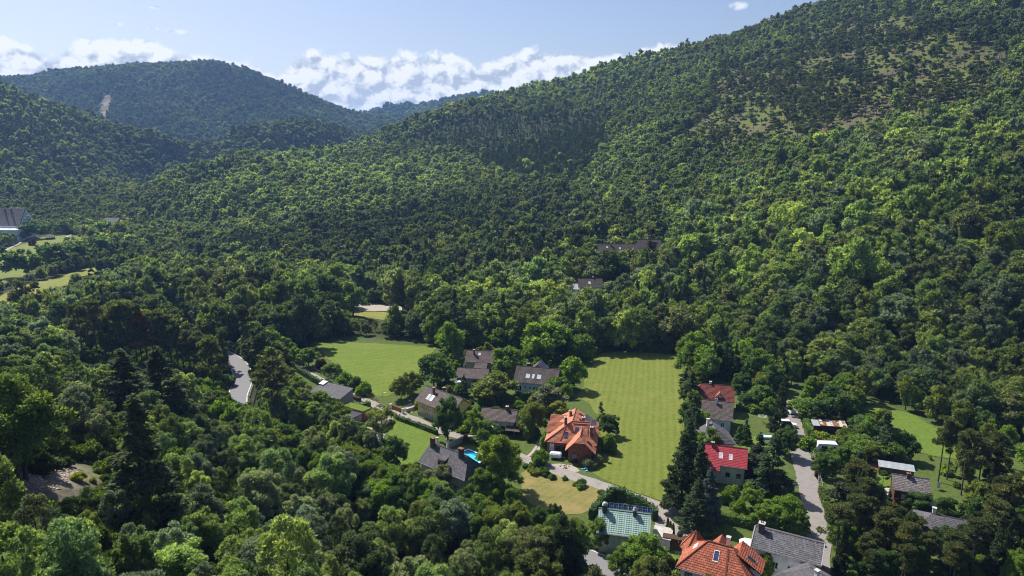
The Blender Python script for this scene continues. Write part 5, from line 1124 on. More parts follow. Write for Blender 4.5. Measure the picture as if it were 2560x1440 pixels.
def plant_one(t_, label, group, name=None, cat=None):
    x, y, z, kind, sx, sz, rot, tint = t_[:8]
    nm, ct = NAMES[kind]; lod = lod_of(math.hypot(x, y)-25)
    c, tk = rnd.choice(PROTO[kind][lod])
    root = empty(name or nm, (x, y, z), rot); root.scale = (sx, sx, sz)
    tag(root, label, cat or ct, group)
    for m, pn in ((c, 'crown'), (tk, 'trunk')):
        if m is None: continue
        o = link(bpy.data.objects.new(pn, m), root); o['tint'] = list(tint)
    return root
# ------------------------------------------------------------------ garden trees, read off the photo: kind, x, top y, foot y, width (photo pixels), tint
LIGHT, YEL, MID, DARK, OLIVE, SILV, BLUE, SPR, PINE = (.17,.27,.045), (.25,.29,.045), (.135,.225,.046), (.08,.145,.045), (.165,.21,.05), (.19,.215,.12), (.09,.12,.12), (.066,.104,.052), (.12,.145,.06)
GARDEN = [
 ('broadleaf',1085,876,966,84,DARK),('broadleaf',1130,806,900,66,LIGHT),('spruce',1170,891,922,26,BLUE),('spruce',1160,938,994,32,SPR),('shrub',1226,866,884,44,(.25,.22,.02)),('broadleaf',1272,858,946,78,MID),
 ('broadleaf',1370,790,902,112,LIGHT),('broadleaf',1448,830,902,70,MID),('broadleaf',1430,896,976,66,LIGHT),('broadleaf',1392,936,988,62,MID),('broadleaf',1238,932,1002,112,OLIVE),('broadleaf',1372,968,1032,84,SILV),('broadleaf',1396,998,1046,48,YEL),
 ('broadleaf',1003,938,1002,52,OLIVE),('broadleaf',1032,926,988,52,OLIVE),('broadleaf',1120,984,1102,78,DARK),('broadleaf',1188,1022,1088,58,LIGHT),('broadleaf',1160,998,1052,52,MID),('broadleaf',1215,1052,1112,50,MID),('broadleaf',1242,1066,1108,40,DARK),
 ('broadleaf',1330,996,1092,78,OLIVE),('shrub',1328,1062,1100,46,MID),('shrub',1372,1074,1120,46,LIGHT),('shrub',1350,1122,1166,44,MID),('spruce',1502,1008,1062,32,DARK),('broadleaf',1522,1038,1092,52,DARK),('shrub',1528,1078,1132,48,MID),('shrub',1478,1134,1168,52,SILV),
 ('broadleaf',1254,1098,1232,122,(.16,.235,.03)),('broadleaf',1100,1166,1250,92,SILV),('shrub',1165,1084,1104,30,(.24,.13,.045)),('slender',955,1014,1104,88,OLIVE),
 ('broadleaf',738,868,906,44,LIGHT),('broadleaf',772,872,918,52,MID),('shrub',802,892,926,28,(.06,.025,.025)),('broadleaf',830,904,946,46,MID),('shrub',862,928,960,44,MID),('shrub',892,940,974,40,DARK),('shrub',912,952,986,40,LIGHT),
 ('broadleaf',1498,1296,1374,64,MID),('slender',1572,1322,1380,44,MID),('broadleaf',1605,1342,1432,116,LIGHT),('broadleaf',1556,1372,1440,80,MID),('broadleaf',1440,1296,1356,70,OLIVE),('broadleaf',1385,1290,1350,66,MID),('broadleaf',1345,1270,1340,60,DARK),('broadleaf',1412,1330,1392,66,LIGHT),
 ('spruce',1726,928,1024,62,SPR),('spruce',1732,984,1094,58,SPR),('spruce',1718,1046,1194,84,SPR),('spruce',1702,1092,1276,92,(.04,.062,.03)),('spruce',1748,1100,1236,66,SPR),('spruce',1768,1168,1316,80,BLUE),('spruce',1738,1204,1336,84,SPR),('spruce',1792,1128,1194,44,SPR),('spruce',1712,930,985,44,(.04,.065,.03)),
 ('broadleaf',1742,832,936,74,LIGHT),('broadleaf',1770,868,956,70,MID),('broadleaf',1720,868,930,56,MID),
 ('spruce',1863,1046,1112,32,DARK),('spruce',1846,1066,1108,30,DARK),('spruce',1892,1082,1206,80,(.045,.06,.045)),('spruce',1926,1092,1236,96,SPR),('broadleaf',1962,1062,1142,66,DARK),('spruce',1947,952,1078,52,(.045,.065,.03)),('broadleaf',1900,966,1018,60,MID),('broadleaf',1868,980,1022,50,DARK),
 ('shrub',1828,1214,1248,46,LIGHT),('broadleaf',1880,1218,1276,62,LIGHT),('shrub',1850,1240,1288,52,LIGHT),('shrub',1842,1270,1306,40,YEL),('broadleaf',1905,1262,1326,68,LIGHT),('broadleaf',1962,1236,1334,98,LIGHT),('broadleaf',1992,1284,1348,58,MID),('broadleaf',1930,1280,1332,60,MID),
 ('broadleaf',2006,994,1046,76,MID),('broadleaf',2042,1000,1058,66,DARK),('broadleaf',2082,966,1048,90,DARK),('broadleaf',2150,1040,1092,76,DARK),('shrub',2022,1090,1124,52,LIGHT),('shrub',2044,1078,1104,50,YEL),('broadleaf',2150,1082,1140,72,MID),('shrub',2108,1086,1122,60,OLIVE),('broadleaf',2058,1130,1196,64,DARK),
 ('broadleaf',2112,1100,1180,84,MID),('spruce',2136,1124,1272,100,(.045,.06,.035)),('broadleaf',2176,1098,1156,66,OLIVE),('spruce',2206,1036,1140,62,SPR),('broadleaf',2256,1076,1150,66,DARK),('broadleaf',2230,1100,1158,60,MID),
 ('pine',2345,1052,1206,62,PINE),('pine',2366,1060,1204,56,PINE),('pine',2402,1084,1240,66,PINE),('pine',2440,1104,1252,70,PINE),('spruce',2478,1110,1260,70,(.05,.065,.03)),('pine',2206,1180,1218,28,DARK),('broadleaf',2290,1232,1290,76,DARK),('broadleaf',2180,1205,1270,60,DARK),('broadleaf',2355,1246,1320,60,DARK),
 ('shrub',1050,996,1022,30,YEL),('shrub',1068,1012,1030,24,SILV),('shrub',1908,1384,1440,50,MID),('shrub',1985,1400,1446,44,MID),('pine',1448,565,700,64,(.045,.06,.03)),('spruce',1626,568,690,56,(.055,.055,.035)),('spruce',1712,584,660,44,BLUE),('spruce',1510,688,735,34,BLUE),
 ('shrub',45,560,586,50,LIGHT),('broadleaf',80,552,598,60,DARK),('shrub',82,594,614,16,(.05,.02,.025)),('shrub',75,622,642,14,DARK),('shrub',52,620,634,16,DARK),('shrub',185,585,604,12,SILV),('broadleaf',8,616,640,22,DARK),('broadleaf',40,626,694,66,DARK),('broadleaf',130,612,677,70,DARK),('broadleaf',200,606,664,64,DARK),('broadleaf',90,640,688,50,MID),('broadleaf',165,626,672,60,MID),
 ('spruce',372,985,1335,200,(.08,.11,.06)),('broadleaf',66,955,1200,215,(.14,.205,.05)),('spruce',322,888,1060,150,(.08,.11,.06)),('spruce',412,880,1070,140,(.08,.11,.06)),('pine',372,802,930,96,(.22,.11,.06)),('pine',540,866,1035,76,PINE),('pine',694,915,1075,116,PINE),('pine',210,772,905,70,PINE),('pine',246,765,912,74,PINE),('pine',285,785,915,70,PINE),('pine',312,770,922,80,PINE),('pine',345,790,925,70,PINE),('pine',402,790,932,76,PINE),('pine',432,806,930,80,PINE),('pine',462,830,940,76,PINE),('pine',490,836,946,80,PINE),('pine',518,850,955,70,PINE),('pine',228,770,900,56,PINE),('pine',266,778,908,60,PINE),('pine',300,776,918,56,PINE),('pine',330,782,915,60,PINE),('pine',358,784,928,58,PINE),('pine',388,796,926,60,PINE),('pine',418,800,936,60,PINE),('pine',448,815,938,60,PINE),('pine',478,826,944,60,PINE),('pine',505,842,952,58,PINE),('slender',80,705,840,76,(.1,.11,.05)),('broadleaf',150,745,850,80,OLIVE),
 ('broadleaf',268,550,600,56,MID),('broadleaf',300,552,604,56,OLIVE),('broadleaf',1524,634,700,70,MID),('broadleaf',1606,624,690,48,DARK),('broadleaf',1642,640,700,64,LIGHT),
 ('broadleaf',250,592,648,60,DARK),('broadleaf',735,664,742,56,(.20,.215,.15)),('broadleaf',670,822,902,72,LIGHT),('broadleaf',712,840,896,52,MID),('broadleaf',860,700,770,70,OLIVE),('broadleaf',530,760,850,70,LIGHT),
]
NOM_W = {'broadleaf': 9.0, 'slender': 7.4, 'spruce': 5.6, 'pine': 7.8, 'shrub': 4.0}
manual = []
for kind, x, yt, yb, w, ti in GARDEN:
    gx_, gy_ = on_ground(x, yb); gz_ = float(ground(gx_, gy_)[0])
    d = ray(x, yt); h = CAM_H+d[2]*gy_/d[1]-gz_; _, _, f_ = proj(gx_, gy_, gz_+h/2)
    wm = w*f_/FPX; h = max(h*1.05, .6)
    manual.append([gx_, gy_, gz_, kind, wm/NOM_W[kind], h/HGT[kind], rnd.uniform(0, 6.28), tuple(np.array(ti)*rnd.uniform(.9, 1.1)), 1])
# filling: gardens and the pine wood at lower right
def fill(px, spacing, p_, kinds, hs, tints, seed, keep=1.0):
    poly = area(px); r = np.random.default_rng(seed); x0, y0 = poly.min(0); x1, y1 = poly.max(0)
    X, Y = np.meshgrid(np.arange(float(x0), x1, spacing), np.arange(float(y0), y1, spacing)); X = X.ravel()+r.uniform(-.45, .45, X.size)*spacing; Y = Y.ravel()+r.uniform(-.45, .45, Y.size)*spacing
    k = inside(X, Y, [poly]) & (r.uniform(0, 1, len(X)) < p_) & ~inside(X, Y, ROADS, .8) & ~inside(X, Y, [q_ for q_ in OPEN if q_ is not dry_meadow], .3)
    for (kx, ky, kr) in KEEP_OUT: k &= (X-kx)**2+(Y-ky)**2 > (kr*keep)**2
    for (ax, ay) in [(m_[0], m_[1]) for m_ in manual if m_[4] > .4]: k &= (X-ax)**2+(Y-ay)**2 > 3.5
    X, Y = X[k], Y[k]; Z = ground(X, Y)
    for x, y, z in zip(X, Y, Z):
        kd = kinds[r.integers(len(kinds))]; h = r.uniform(*hs[kd]); s_ = h/HGT[kd]
        tr_.append((x, y, z, kd, s_*r.uniform(.85, 1.15)*(.75 if kd == 'spruce' else 1), s_, r.uniform(0, 6.28), tuple(np.array(tints[kd][r.integers(len(tints[kd]))])*r.uniform(.8, 1.2))))
tr_ = []
UND = {'shrub': (1.0, 2.6)}
TT = {'broadleaf': [MID, DARK, LIGHT, OLIVE], 'slender': [MID, OLIVE], 'shrub': [MID, LIGHT, DARK, OLIVE], 'spruce': [SPR, (.045,.065,.03)], 'pine': [PINE, (.12,.135,.05), (.085,.11,.045)]}
fill([(2078,1440),(2076,1352),(2100,1285),(2140,1262),(2200,1268),(2230,1300),(2270,1340),(2420,1345),(2440,1290),(2400,1250),(2350,1215),(2440,1225),(2500,1262),(2560,1300),(2660,1340),(2660,1500),(2080,1500)], 3.4, .88, ['pine', 'pine', 'spruce', 'broadleaf'], {'pine': (8, 12.5), 'spruce': (8, 14), 'broadleaf': (6, 9)}, TT, 5, .8)
fill([(2000,985),(2080,985),(2135,1000),(2165,1040),(2240,1080),(2270,1135),(2180,1140),(2110,1168),(2060,1180),(2025,1110),(2000,1040)], 4.0, .7, ['broadleaf', 'shrub', 'broadleaf'], {'broadleaf': (4, 8), 'shrub': (1.6, 3)}, TT, 6)
fill([(1840,965),(1940,975),(1965,1000),(1968,1040),(1950,1050),(1930,1060),(1845,1015)], 3.4, .7, ['shrub', 'broadleaf'], {'broadleaf': (3.5, 7), 'shrub': (1.2, 2.6)}, TT, 7)
fill([(1100,890),(1290,880),(1420,900),(1430,960),(1420,1000),(1360,1060),(1340,1110),(1250,1095),(1120,1075),(1090,1010),(1100,960)], 3.4, .8, ['shrub', 'shrub', 'broadleaf'], {'broadleaf': (3, 6), 'shrub': (1.2, 2.6)}, TT, 8)
fill([(1080,862),(1240,866),(1420,870),(1500,880),(1460,900),(1300,885),(1100,880)], 4.0, .9, ['broadleaf', 'broadleaf', 'shrub'], {'broadleaf': (6, 11), 'shrub': (2, 3)}, TT, 9, .8)
fill([(1705,885),(1850,900),(1960,960),(1960,1000),(1850,955),(1740,945),(1708,930)], 4.2, .95, ['broadleaf', 'broadleaf', 'spruce'], {'broadleaf': (7, 12), 'spruce': (10, 15)}, TT, 10, .8)
fill([(1960,960),(2120,1000),(2300,1030),(2560,1140),(2640,1180),(2640,1230),(2560,1180),(2420,1100),(2300,1035),(2120,1008),(1975,985)], 4.4, .95, ['broadleaf', 'broadleaf', 'slender'], {'broadleaf': (6, 11), 'slender': (7, 11)}, TT, 16, .8)
fill([(1300,1255),(1350,1285),(1400,1298),(1460,1300),(1490,1310),(1480,1370),(1560,1400),(1640,1400),(1640,1425),(1500,1400),(1380,1350),(1300,1310)], 3.6, .85, ['broadleaf', 'shrub', 'shrub'], {'broadleaf': (4, 7), 'shrub': (1.5, 3)}, TT, 11, .7)
fill([(1312,1168),(1400,1196),(1480,1224),(1535,1246),(1500,1242),(1400,1208),(1312,1182)], 1.8, .9, ['shrub'], {'shrub': (.9, 1.9)}, {'shrub': [DARK, MID, OLIVE]}, 12)
fill([(1800,1205),(1880,1215),(1960,1240),(2010,1300),(2020,1340),(1900,1310),(1830,1290),(1790,1280)], 3.4, .7, ['shrub', 'shrub', 'broadleaf'], {'broadleaf': (3, 5), 'shrub': (1.2, 2.6)}, {'broadleaf': [LIGHT, MID], 'shrub': [LIGHT, MID, YEL]}, 13, .8)
fill([(1790,1110),(1780,1200),(1720,1290),(1690,1280),(1706,1150),(1710,1000),(1735,940),(1748,960),(1745,1060)], 3.6, .75, ['spruce', 'broadleaf', 'broadleaf'], {'spruce': (6, 11), 'broadleaf': (4, 8)}, TT, 14, .55)
fill([(20,1300),(70,1195),(140,1162),(280,1158),(278,1210),(180,1228),(100,1262)], 2.6, .42, ['shrub'], {'shrub': (.5, 1.5)}, {'shrub': [OLIVE, MID, YEL]}, 30)
fill([(690,925),(745,975),(800,1015),(850,1065),(900,1105),(960,1130),(1010,1170),(1000,1200),(900,1180),(800,1120),(720,1060),(680,980)], 4.0, .85, ['broadleaf', 'broadleaf', 'broadleaf', 'shrub'], {'broadleaf': (4, 7.5), 'shrub': (2, 3)}, TT, 15, .75)
fill([(2078,1440),(2076,1352),(2100,1285),(2150,1262),(2200,1230),(2260,1270),(2420,1345),(2440,1290),(2340,1215),(2440,1225),(2560,1300),(2660,1340),(2660,1500),(2080,1500)], 2.6, .8, ['shrub'], UND, TT, 25, .75)
fill([(2400,1130),(2430,1140),(2520,1178),(2520,1250),(2420,1215),(2340,1180),(2320,1150)], 3.0, .8, ['shrub', 'broadleaf', 'pine'], {'shrub': (1, 3), 'pine': (8, 13), 'broadleaf': (3, 6)}, TT, 26, .8)
fill([(2000,1000),(2160,1040),(2250,1150),(2190,1140),(2050,1185),(2025,1110)], 2.6, .7, ['shrub'], UND, TT, 27, .9)
fill([(1030,1200),(1080,1215),(1170,1235),(1250,1235),(1310,1250),(1310,1330),(1150,1275),(1000,1225),(980,1180)], 4.0, .9, ['broadleaf', 'broadleaf', 'shrub'], {'broadleaf': (5, 8.5), 'shrub': (2, 3)}, TT, 17, .75)
for i, p in enumerate(main_road):
    d = (main_road[min(i+1, len(main_road)-1)]-main_road[max(i-1, 0)]).normalized(); pxr = proj(p.x, p.y, 0)[0]
    if i % 2 or p.y > 196 or not (560 < pxr < 1330 or 1372 < pxr < 1484): continue
    for off in (4.6, 7.5, 10.5):
        q_ = p+Vector((d.y, -d.x, 0))*(off+rnd.uniform(-.8, .8))*(1 if d.x > 0 else -1); z_ = float(ground_fast(np.array([q_.x]), np.array([q_.y]))[0]); s_ = rnd.uniform(.62, .9)
        tr_.append((q_.x, q_.y, z_, 'broadleaf', s_*.95, s_, rnd.uniform(0, 6.28), tuple(np.array(rnd.choice([MID, DARK, OLIVE, LIGHT]))*rnd.uniform(.8, 1.15))))
trees = [tuple(t_)+(0,) for t_ in trees]+[t_+(0,) for t_ in tr_]
# views the photo keeps open: no taller tree stands in front of these
SIGHT = [([(562,872),(600,880),(640,920),(640,985),(578,985),(585,930)], 205), ([(708,888),(735,898),(800,945),(790,962),(715,915)], 216), ([(790,942),(945,1012),(900,1012),(790,962)], 190), ([(785,968),(885,985),(885,1005),(800,1002)], 178), ([(860,1000),(935,1020),(985,1040),(960,1085),(925,1060),(870,1030)], 172), ([(85,1165),(215,1160),(218,1205),(150,1245),(90,1240)], 92), ([(195,1150),(285,1155),(280,1210),(205,1220)], 92), ([(1338,1344),(1366,1350),(1366,1374),(1338,1366)], 117), ([(1488,1398),(1580,1425),(1580,1440),(1488,1415)], 109),
         ([(0,515),(98,515),(98,600),(0,620)], 500), ([(0,592),(208,588),(212,614),(150,640),(60,690),(0,700)], 430), ([(0,716),(60,703),(195,680),(315,643),(335,650),(230,690),(170,708),(100,722),(0,748)], 340), ([(180,685),(315,643),(335,650),(230,690)], 392), ([(398,792),(480,796),(470,828),(415,815)], 272), ([(845,754),(1020,766),(1020,778),(850,776)], 300), ([(880,780),(970,786),(960,796),(880,792)], 296),
         ([(1492,607),(1660,596),(1662,620),(1590,624),(1494,622)], 349), ([(205,840),(560,870),(560,950),(400,930),(205,905)], 202), ([(690,690),(705,690),(705,700),(690,700)], 1), ([(1418,694),(1508,692),(1500,716),(1425,722)], 297), ([(800,862),(1075,872),(1040,940),(960,985),(900,960),(820,890)], 190), ([(1500,886),(1700,894),(1690,1200),(1560,1190),(1490,960)], 125), ([(988,1050),(1085,1090),(1030,1125),(1030,1155),(985,1150)], 148), ([(1310,1190),(1480,1222),(1480,1260),(1400,1284),(1330,1250)], 122),
         ([(2180,1025),(2290,1048),(2400,1112),(2380,1150),(2260,1110)], 168), ([(545,845),(610,860),(600,872),(560,866)], 235), ([(105,582),(150,582),(150,602),(105,602)], 520)]
SIGHT += [([(1030,962),(1160,992),(1150,1020),(1090,1040),(1036,1022)], 172), ([(1283,910),(1402,920),(1385,972),(1283,974)], 194), ([(1160,872),(1244,876),(1238,925),(1165,915)], 212), ([(1133,918),(1222,922),(1215,955),(1135,955)], 200), ([(1204,1018),(1296,1026),(1290,1072),(1212,1060)], 164), ([(1030,1104),(1080,1102),(1205,1160),(1180,1210),(1155,1215),(1028,1165)], 130),
          ([(1366,1020),(1500,1020),(1500,1160),(1366,1140)], 148), ([(1486,1262),(1630,1280),(1612,1350),(1500,1336)], 112), ([(1695,1325),(1910,1375),(1890,1440),(1700,1440)], 101), ([(1880,1310),(2066,1358),(2056,1416),(1880,1370)], 104), ([(1800,1110),(1872,1122),(1868,1205),(1812,1205)], 136), ([(1745,958),(1838,962),(1834,1108),(1750,1100)], 150), ([(2225,1182),(2328,1196),(2328,1258),(2228,1250)], 126), ([(2285,1280),(2410,1296),(2400,1318),(2295,1312)], 112), ([(2040,1044),(2112,1048),(2112,1072),(2048,1070)], 172),
          ([(2036,1104),(2092,1110),(2090,1130),(2040,1122)], 156), ([(2190,1140),(2278,1160),(2272,1185),(2195,1170)], 140), ([(1970,1010),(1985,1015),(2070,1340),(2028,1340),(2000,1180)], 110), ([(1150,1118),(1212,1140),(1208,1160),(1150,1135)], 142), ([(1215,1092),(1252,1100),(1250,1118),(1215,1112)], 154), ([(1345,1163),(1480,1204),(1690,1290),(1690,1320),(1640,1266),(1480,1211),(1345,1168)], 118)]
def blocked(L):
    if not L: return np.zeros(0, bool)
    A_ = np.array([(t_[0], t_[1], t_[2], HGT[t_[3]]*t_[5], NOM_W[t_[3]]*t_[4]) for t_ in L]); SX, SY = [], []
    for zf, sx in ((.97, 0), (.75, -.42), (.75, .42), (.6, 0), (.45, -.4), (.45, .4)):
        px, py, f_ = proj(A_[:, 0]+sx*A_[:, 4], A_[:, 1], A_[:, 2]+A_[:, 3]*zf); SX.append(px); SY.append(py)
    SX, SY = np.concatenate(SX), np.concatenate(SY); TY = np.tile(A_[:, 1], 6); bad = np.zeros(len(SX), bool)
    for poly, ylim in SIGHT: bad |= (poly_dist(SX, SY, np.array(poly, float)) < 0) & (TY < ylim)
    return bad.reshape(6, -1).any(0)
for shrink in (.72, .5, 0):                       # what stands in the way is a smaller, younger tree, or none
    bad = blocked(trees); keep_ = [t_ for t_, b_ in zip(trees, bad) if not b_]
    if shrink: keep_ += [t_[:4]+(t_[4]*max(shrink, .6), t_[5]*shrink)+t_[6:] for t_, b_ in zip(trees, bad) if b_]
    trees = keep_

# ------------------------------------------------------------------ hedges, fences, cars and garden things
def hedge(label, px, w, h, tint, group='clipped hedges', wild=.12, name='hedge', dens=26):
    """a clipped hedge: leafy box along a line, one mesh"""
    pts = cat_path([at(*p)[:2] for p in px], 1.0); r = np.random.default_rng(len(label)); P_, N_, S_ = [], [], []; core = MB()
    for a, b in zip(pts[:-1], pts[1:]):
        d = (b-a); L = d.length; d.normalize(); s = Vector((d.y, -d.x, 0)); hh = h*r.uniform(1-wild, 1+wild)
        core.box(((a.x+b.x)/2, (a.y+b.y)/2, hh*.45), (L*1.15, w*.72, hh*.86), math.atan2(d.y, d.x))
        n = max(6, int(L*(w+2*h)*dens/4))
        for k in range(n):
            u = r.uniform(0, L); v = r.uniform(0, w+2*hh)
            if v < w: q_, nn = a+d*u+s*(v-w/2)+Vector((0, 0, hh)), Vector((0, 0, 1))
            elif v < w+hh: q_, nn = a+d*u+s*w/2+Vector((0, 0, v-w)), s
            else: q_, nn = a+d*u-s*w/2+Vector((0, 0, v-w-hh)), -s
            P_.append(q_+Vector(r.normal(0, .07, 3))); N_.append(nn)
    nr = np.array([tuple(n_) for n_ in N_])+rand_dirs(r, len(N_))*.6; nr /= np.linalg.norm(nr, axis=1, keepdims=True)
    v, f = quads_at(r, np.array([tuple(p) for p in P_]), nr, r.uniform(.25, .5, len(P_)))
    tri = np.concatenate([f[:, [0, 1, 2]], f[:, [0, 2, 3]]]); cv = np.array(core.v); cq = np.array(core.f); ct = np.concatenate([cq[:, [0, 1, 2]], cq[:, [0, 2, 3]]])+len(v)
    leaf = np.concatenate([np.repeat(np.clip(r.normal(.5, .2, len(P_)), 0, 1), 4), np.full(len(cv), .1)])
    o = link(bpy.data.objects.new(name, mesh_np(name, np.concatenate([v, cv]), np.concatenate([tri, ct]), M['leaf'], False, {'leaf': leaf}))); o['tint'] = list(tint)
    return tag(o, label, 'hedge', group)
hedge('long dark hedge along the left side of the village lane', [(712,902),(740,925),(775,948),(810,968)], 1.3, 1.7, DARK)
hedge('dark hedge piece beside the low house roof at the lane', [(826,962),(845,974),(868,988)], 1.4, 1.9, MID)
hedge('block shaped clipped hedge at the garage corner by the lane', [(893,1026),(924,1016)], 1.6, 1.9, MID)
hedge('low loose shrubs with reddish flowers between two lane hedges', [(872,990),(885,998),(900,1004)], 1.2, 1.0, (.12,.09,.04), wild=.5)
hedge('low hedge between the front lawn and the lane', [(992,1048),(1030,1062),(1062,1074),(1092,1086)], 1.3, 1.3, DARK)
hedge('dark box hedge between the pool garden and the parked car', [(1174,1106),(1200,1116),(1228,1127)], 1.5, 1.6, MID)
hedge('tall dark hedge left of the green metal roof', [(1478,1300),(1500,1275),(1522,1254),(1532,1246)], 1.5, 2.8, DARK)
hedge('tall dark hedge between the green roofed house and the lane', [(1532,1244),(1560,1252),(1600,1272),(1628,1288),(1638,1302)], 1.5, 2.6, DARK)
hedge('dark hedge behind the grey roofed house under the fruit trees', [(1800,1302),(1840,1310),(1888,1322)], 1.6, 2.0, MID)
hedge('bright green hedge between the grey roof and the driveway', [(1905,1398),(1950,1410),(2008,1426)], 1.3, 1.6, LIGHT)
hedge('clipped hedge across the garden beside the dark red roof', [(1840,1026),(1880,1030),(1930,1038)], 1.4, 1.8, (.11,.16,.03))
hedge('shaded hedge behind the olive garden tree below the white house', [(1290,1002),(1325,998),(1345,992)], 1.6, 2.4, DARK)
hedge('long green hedge on the right edge of the right lane', [(2052,1230),(2066,1270),(2080,1320),(2086,1352)], 1.5, 1.5, (.10,.15,.03))
hedge('hedge with pale blossoms beside the two bungalows on right lane', [(2012,1062),(2024,1090),(2030,1108)], 1.4, 2.0, MID, wild=.3)
def cone_bush(px, w, h, label, tint, group, name='thuja'):
    p = at(*px); r = np.random.default_rng(int(px[0]*7+px[1])); n = 420; t_ = r.uniform(0, 1, n)**.8; a = r.uniform(0, 6.28, n); rad = w/2*np.sqrt(np.clip(1-t_, .02, 1))*r.uniform(.8, 1.08, n)
    pos = np.column_stack([np.cos(a)*rad, np.sin(a)*rad, t_*h]); nr = np.column_stack([np.cos(a), np.sin(a), np.full(n, .5)])+rand_dirs(r, n)*.5; nr /= np.linalg.norm(nr, axis=1, keepdims=True)
    v, f = quads_at(r, pos, nr, r.uniform(.25, .5, n)); tri = np.concatenate([f[:, [0, 1, 2]], f[:, [0, 2, 3]]])
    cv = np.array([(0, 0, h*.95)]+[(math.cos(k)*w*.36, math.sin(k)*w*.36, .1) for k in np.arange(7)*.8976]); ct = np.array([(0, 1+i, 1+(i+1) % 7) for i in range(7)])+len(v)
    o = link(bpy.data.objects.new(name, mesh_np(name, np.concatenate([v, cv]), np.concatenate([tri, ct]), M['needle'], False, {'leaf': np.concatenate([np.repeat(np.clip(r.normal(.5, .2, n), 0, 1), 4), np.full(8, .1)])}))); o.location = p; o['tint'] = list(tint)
    return tag(o, label, 'shrub', group)
ORD = ['first', 'second', 'third', 'fourth', 'fifth', 'sixth', 'seventh', 'eighth', 'ninth', 'tenth', 'eleventh', 'twelfth']
for k in range(7): cone_bush((1646+k*9, 1442-k*1.2+k*k*.1), 1.0, 3.2, 'narrow clipped thuja at the bottom edge, %s from the left of seven' % ORD[k], (.04,.075,.022), 'thuja row at the bottom edge')
for k, (x, y) in enumerate([(1668,1338), (1674,1346), (1681,1352)]): cone_bush((x, y), 1.0, 3.6, 'yellowish slim thuja beside the lane end, %s from the left of three' % ORD[k], (.12,.13,.025), 'thujas at the lane end')
# wooden fence along the lane, white concrete posts on the right, guard rails on the main road
def fence(name, label, px, h, gap, mat, rails, pw=.1, rw=.06, cat='fence', flat=True, skip=None):
    pts = cat_path([at(*p)[:2] for p in px], gap) if flat else px; o = empty(name, (pts[0].x, pts[0].y, 0)); o.location.z = float(ground(pts[0].x, pts[0].y)[0]); tag(o, label, cat); b0 = Vector(o.location)
    pz = [Vector((p.x, p.y, float(ground(p.x, p.y)[0]))) for p in pts]
    for i, p in enumerate(pz):
        q_ = p-b0; MB().box((q_.x, q_.y, q_.z+h/2-.15), (pw, pw, h+.3)).build('post', M[mat], o)
    for zr in rails:
        for a, b in zip(pz[:-1], pz[1:]): MB().beam(a-b0+Vector((0, 0, zr)), b-b0+Vector((0, 0, zr)), rw*.6, rw*2.2).build('rail', M[mat], o)
    return o
M['fence_wood'] = planks('weathered_fence_wood', (.13, .11, .09), 3, 2)
fence('wooden_fence', 'weathered wooden rail fence between the lane and the lush meadow', [(735,900),(775,922),(820,945),(860,966),(905,988),(945,1006)], 1.15, 2.4, 'fence_wood', (.5, 1.0), .14, .09)
fence('post_fence', 'pale concrete post and wire fence right of the right lane', [(2034,1140),(2042,1170),(2050,1200),(2056,1222)], 1.5, 1.7, 'concrete', (.6, 1.2), .14, .015)
fence('garden_fence', 'dark board fence at the lane end beside the timber carport', [(1668,1352),(1690,1358),(1706,1364)], 1.3, 1.4, 'wood_dark', (.25, .5, .75, 1.0, 1.2), .1, .08)
def guard_rail(label, i0, i1, side):
    seg = main_road[i0:i1:2]; off = []
    for i, p in enumerate(seg):
        d = (seg[min(i+1, len(seg)-1)]-seg[max(i-1, 0)]).normalized(); off.append(p+Vector((d.y, -d.x, 0))*side)
    o = fence('guard_rail', label, off, .75, 2, 'steel', (.62,), .1, .16, 'guard rail', False); return o
near_i = [i for i, p in enumerate(main_road) if 1330 < proj(p.x, p.y, 0)[0] < 1640]; curve_i = [i for i, p in enumerate(main_road) if 520 < proj(p.x, p.y, 0)[0] < 640 and p.y > 190]
sd = -1 if (main_road[near_i[4]]-main_road[near_i[0]]).x > 0 else 1
guard_rail('steel guard rail of the main road in the trees at bottom', near_i[0], near_i[-1], -3.9 if sd < 0 else 3.9); guard_rail('curved steel guard rail round the outside of the road bend', curve_i[0], curve_i[-1], -3.7)
CARS = {}
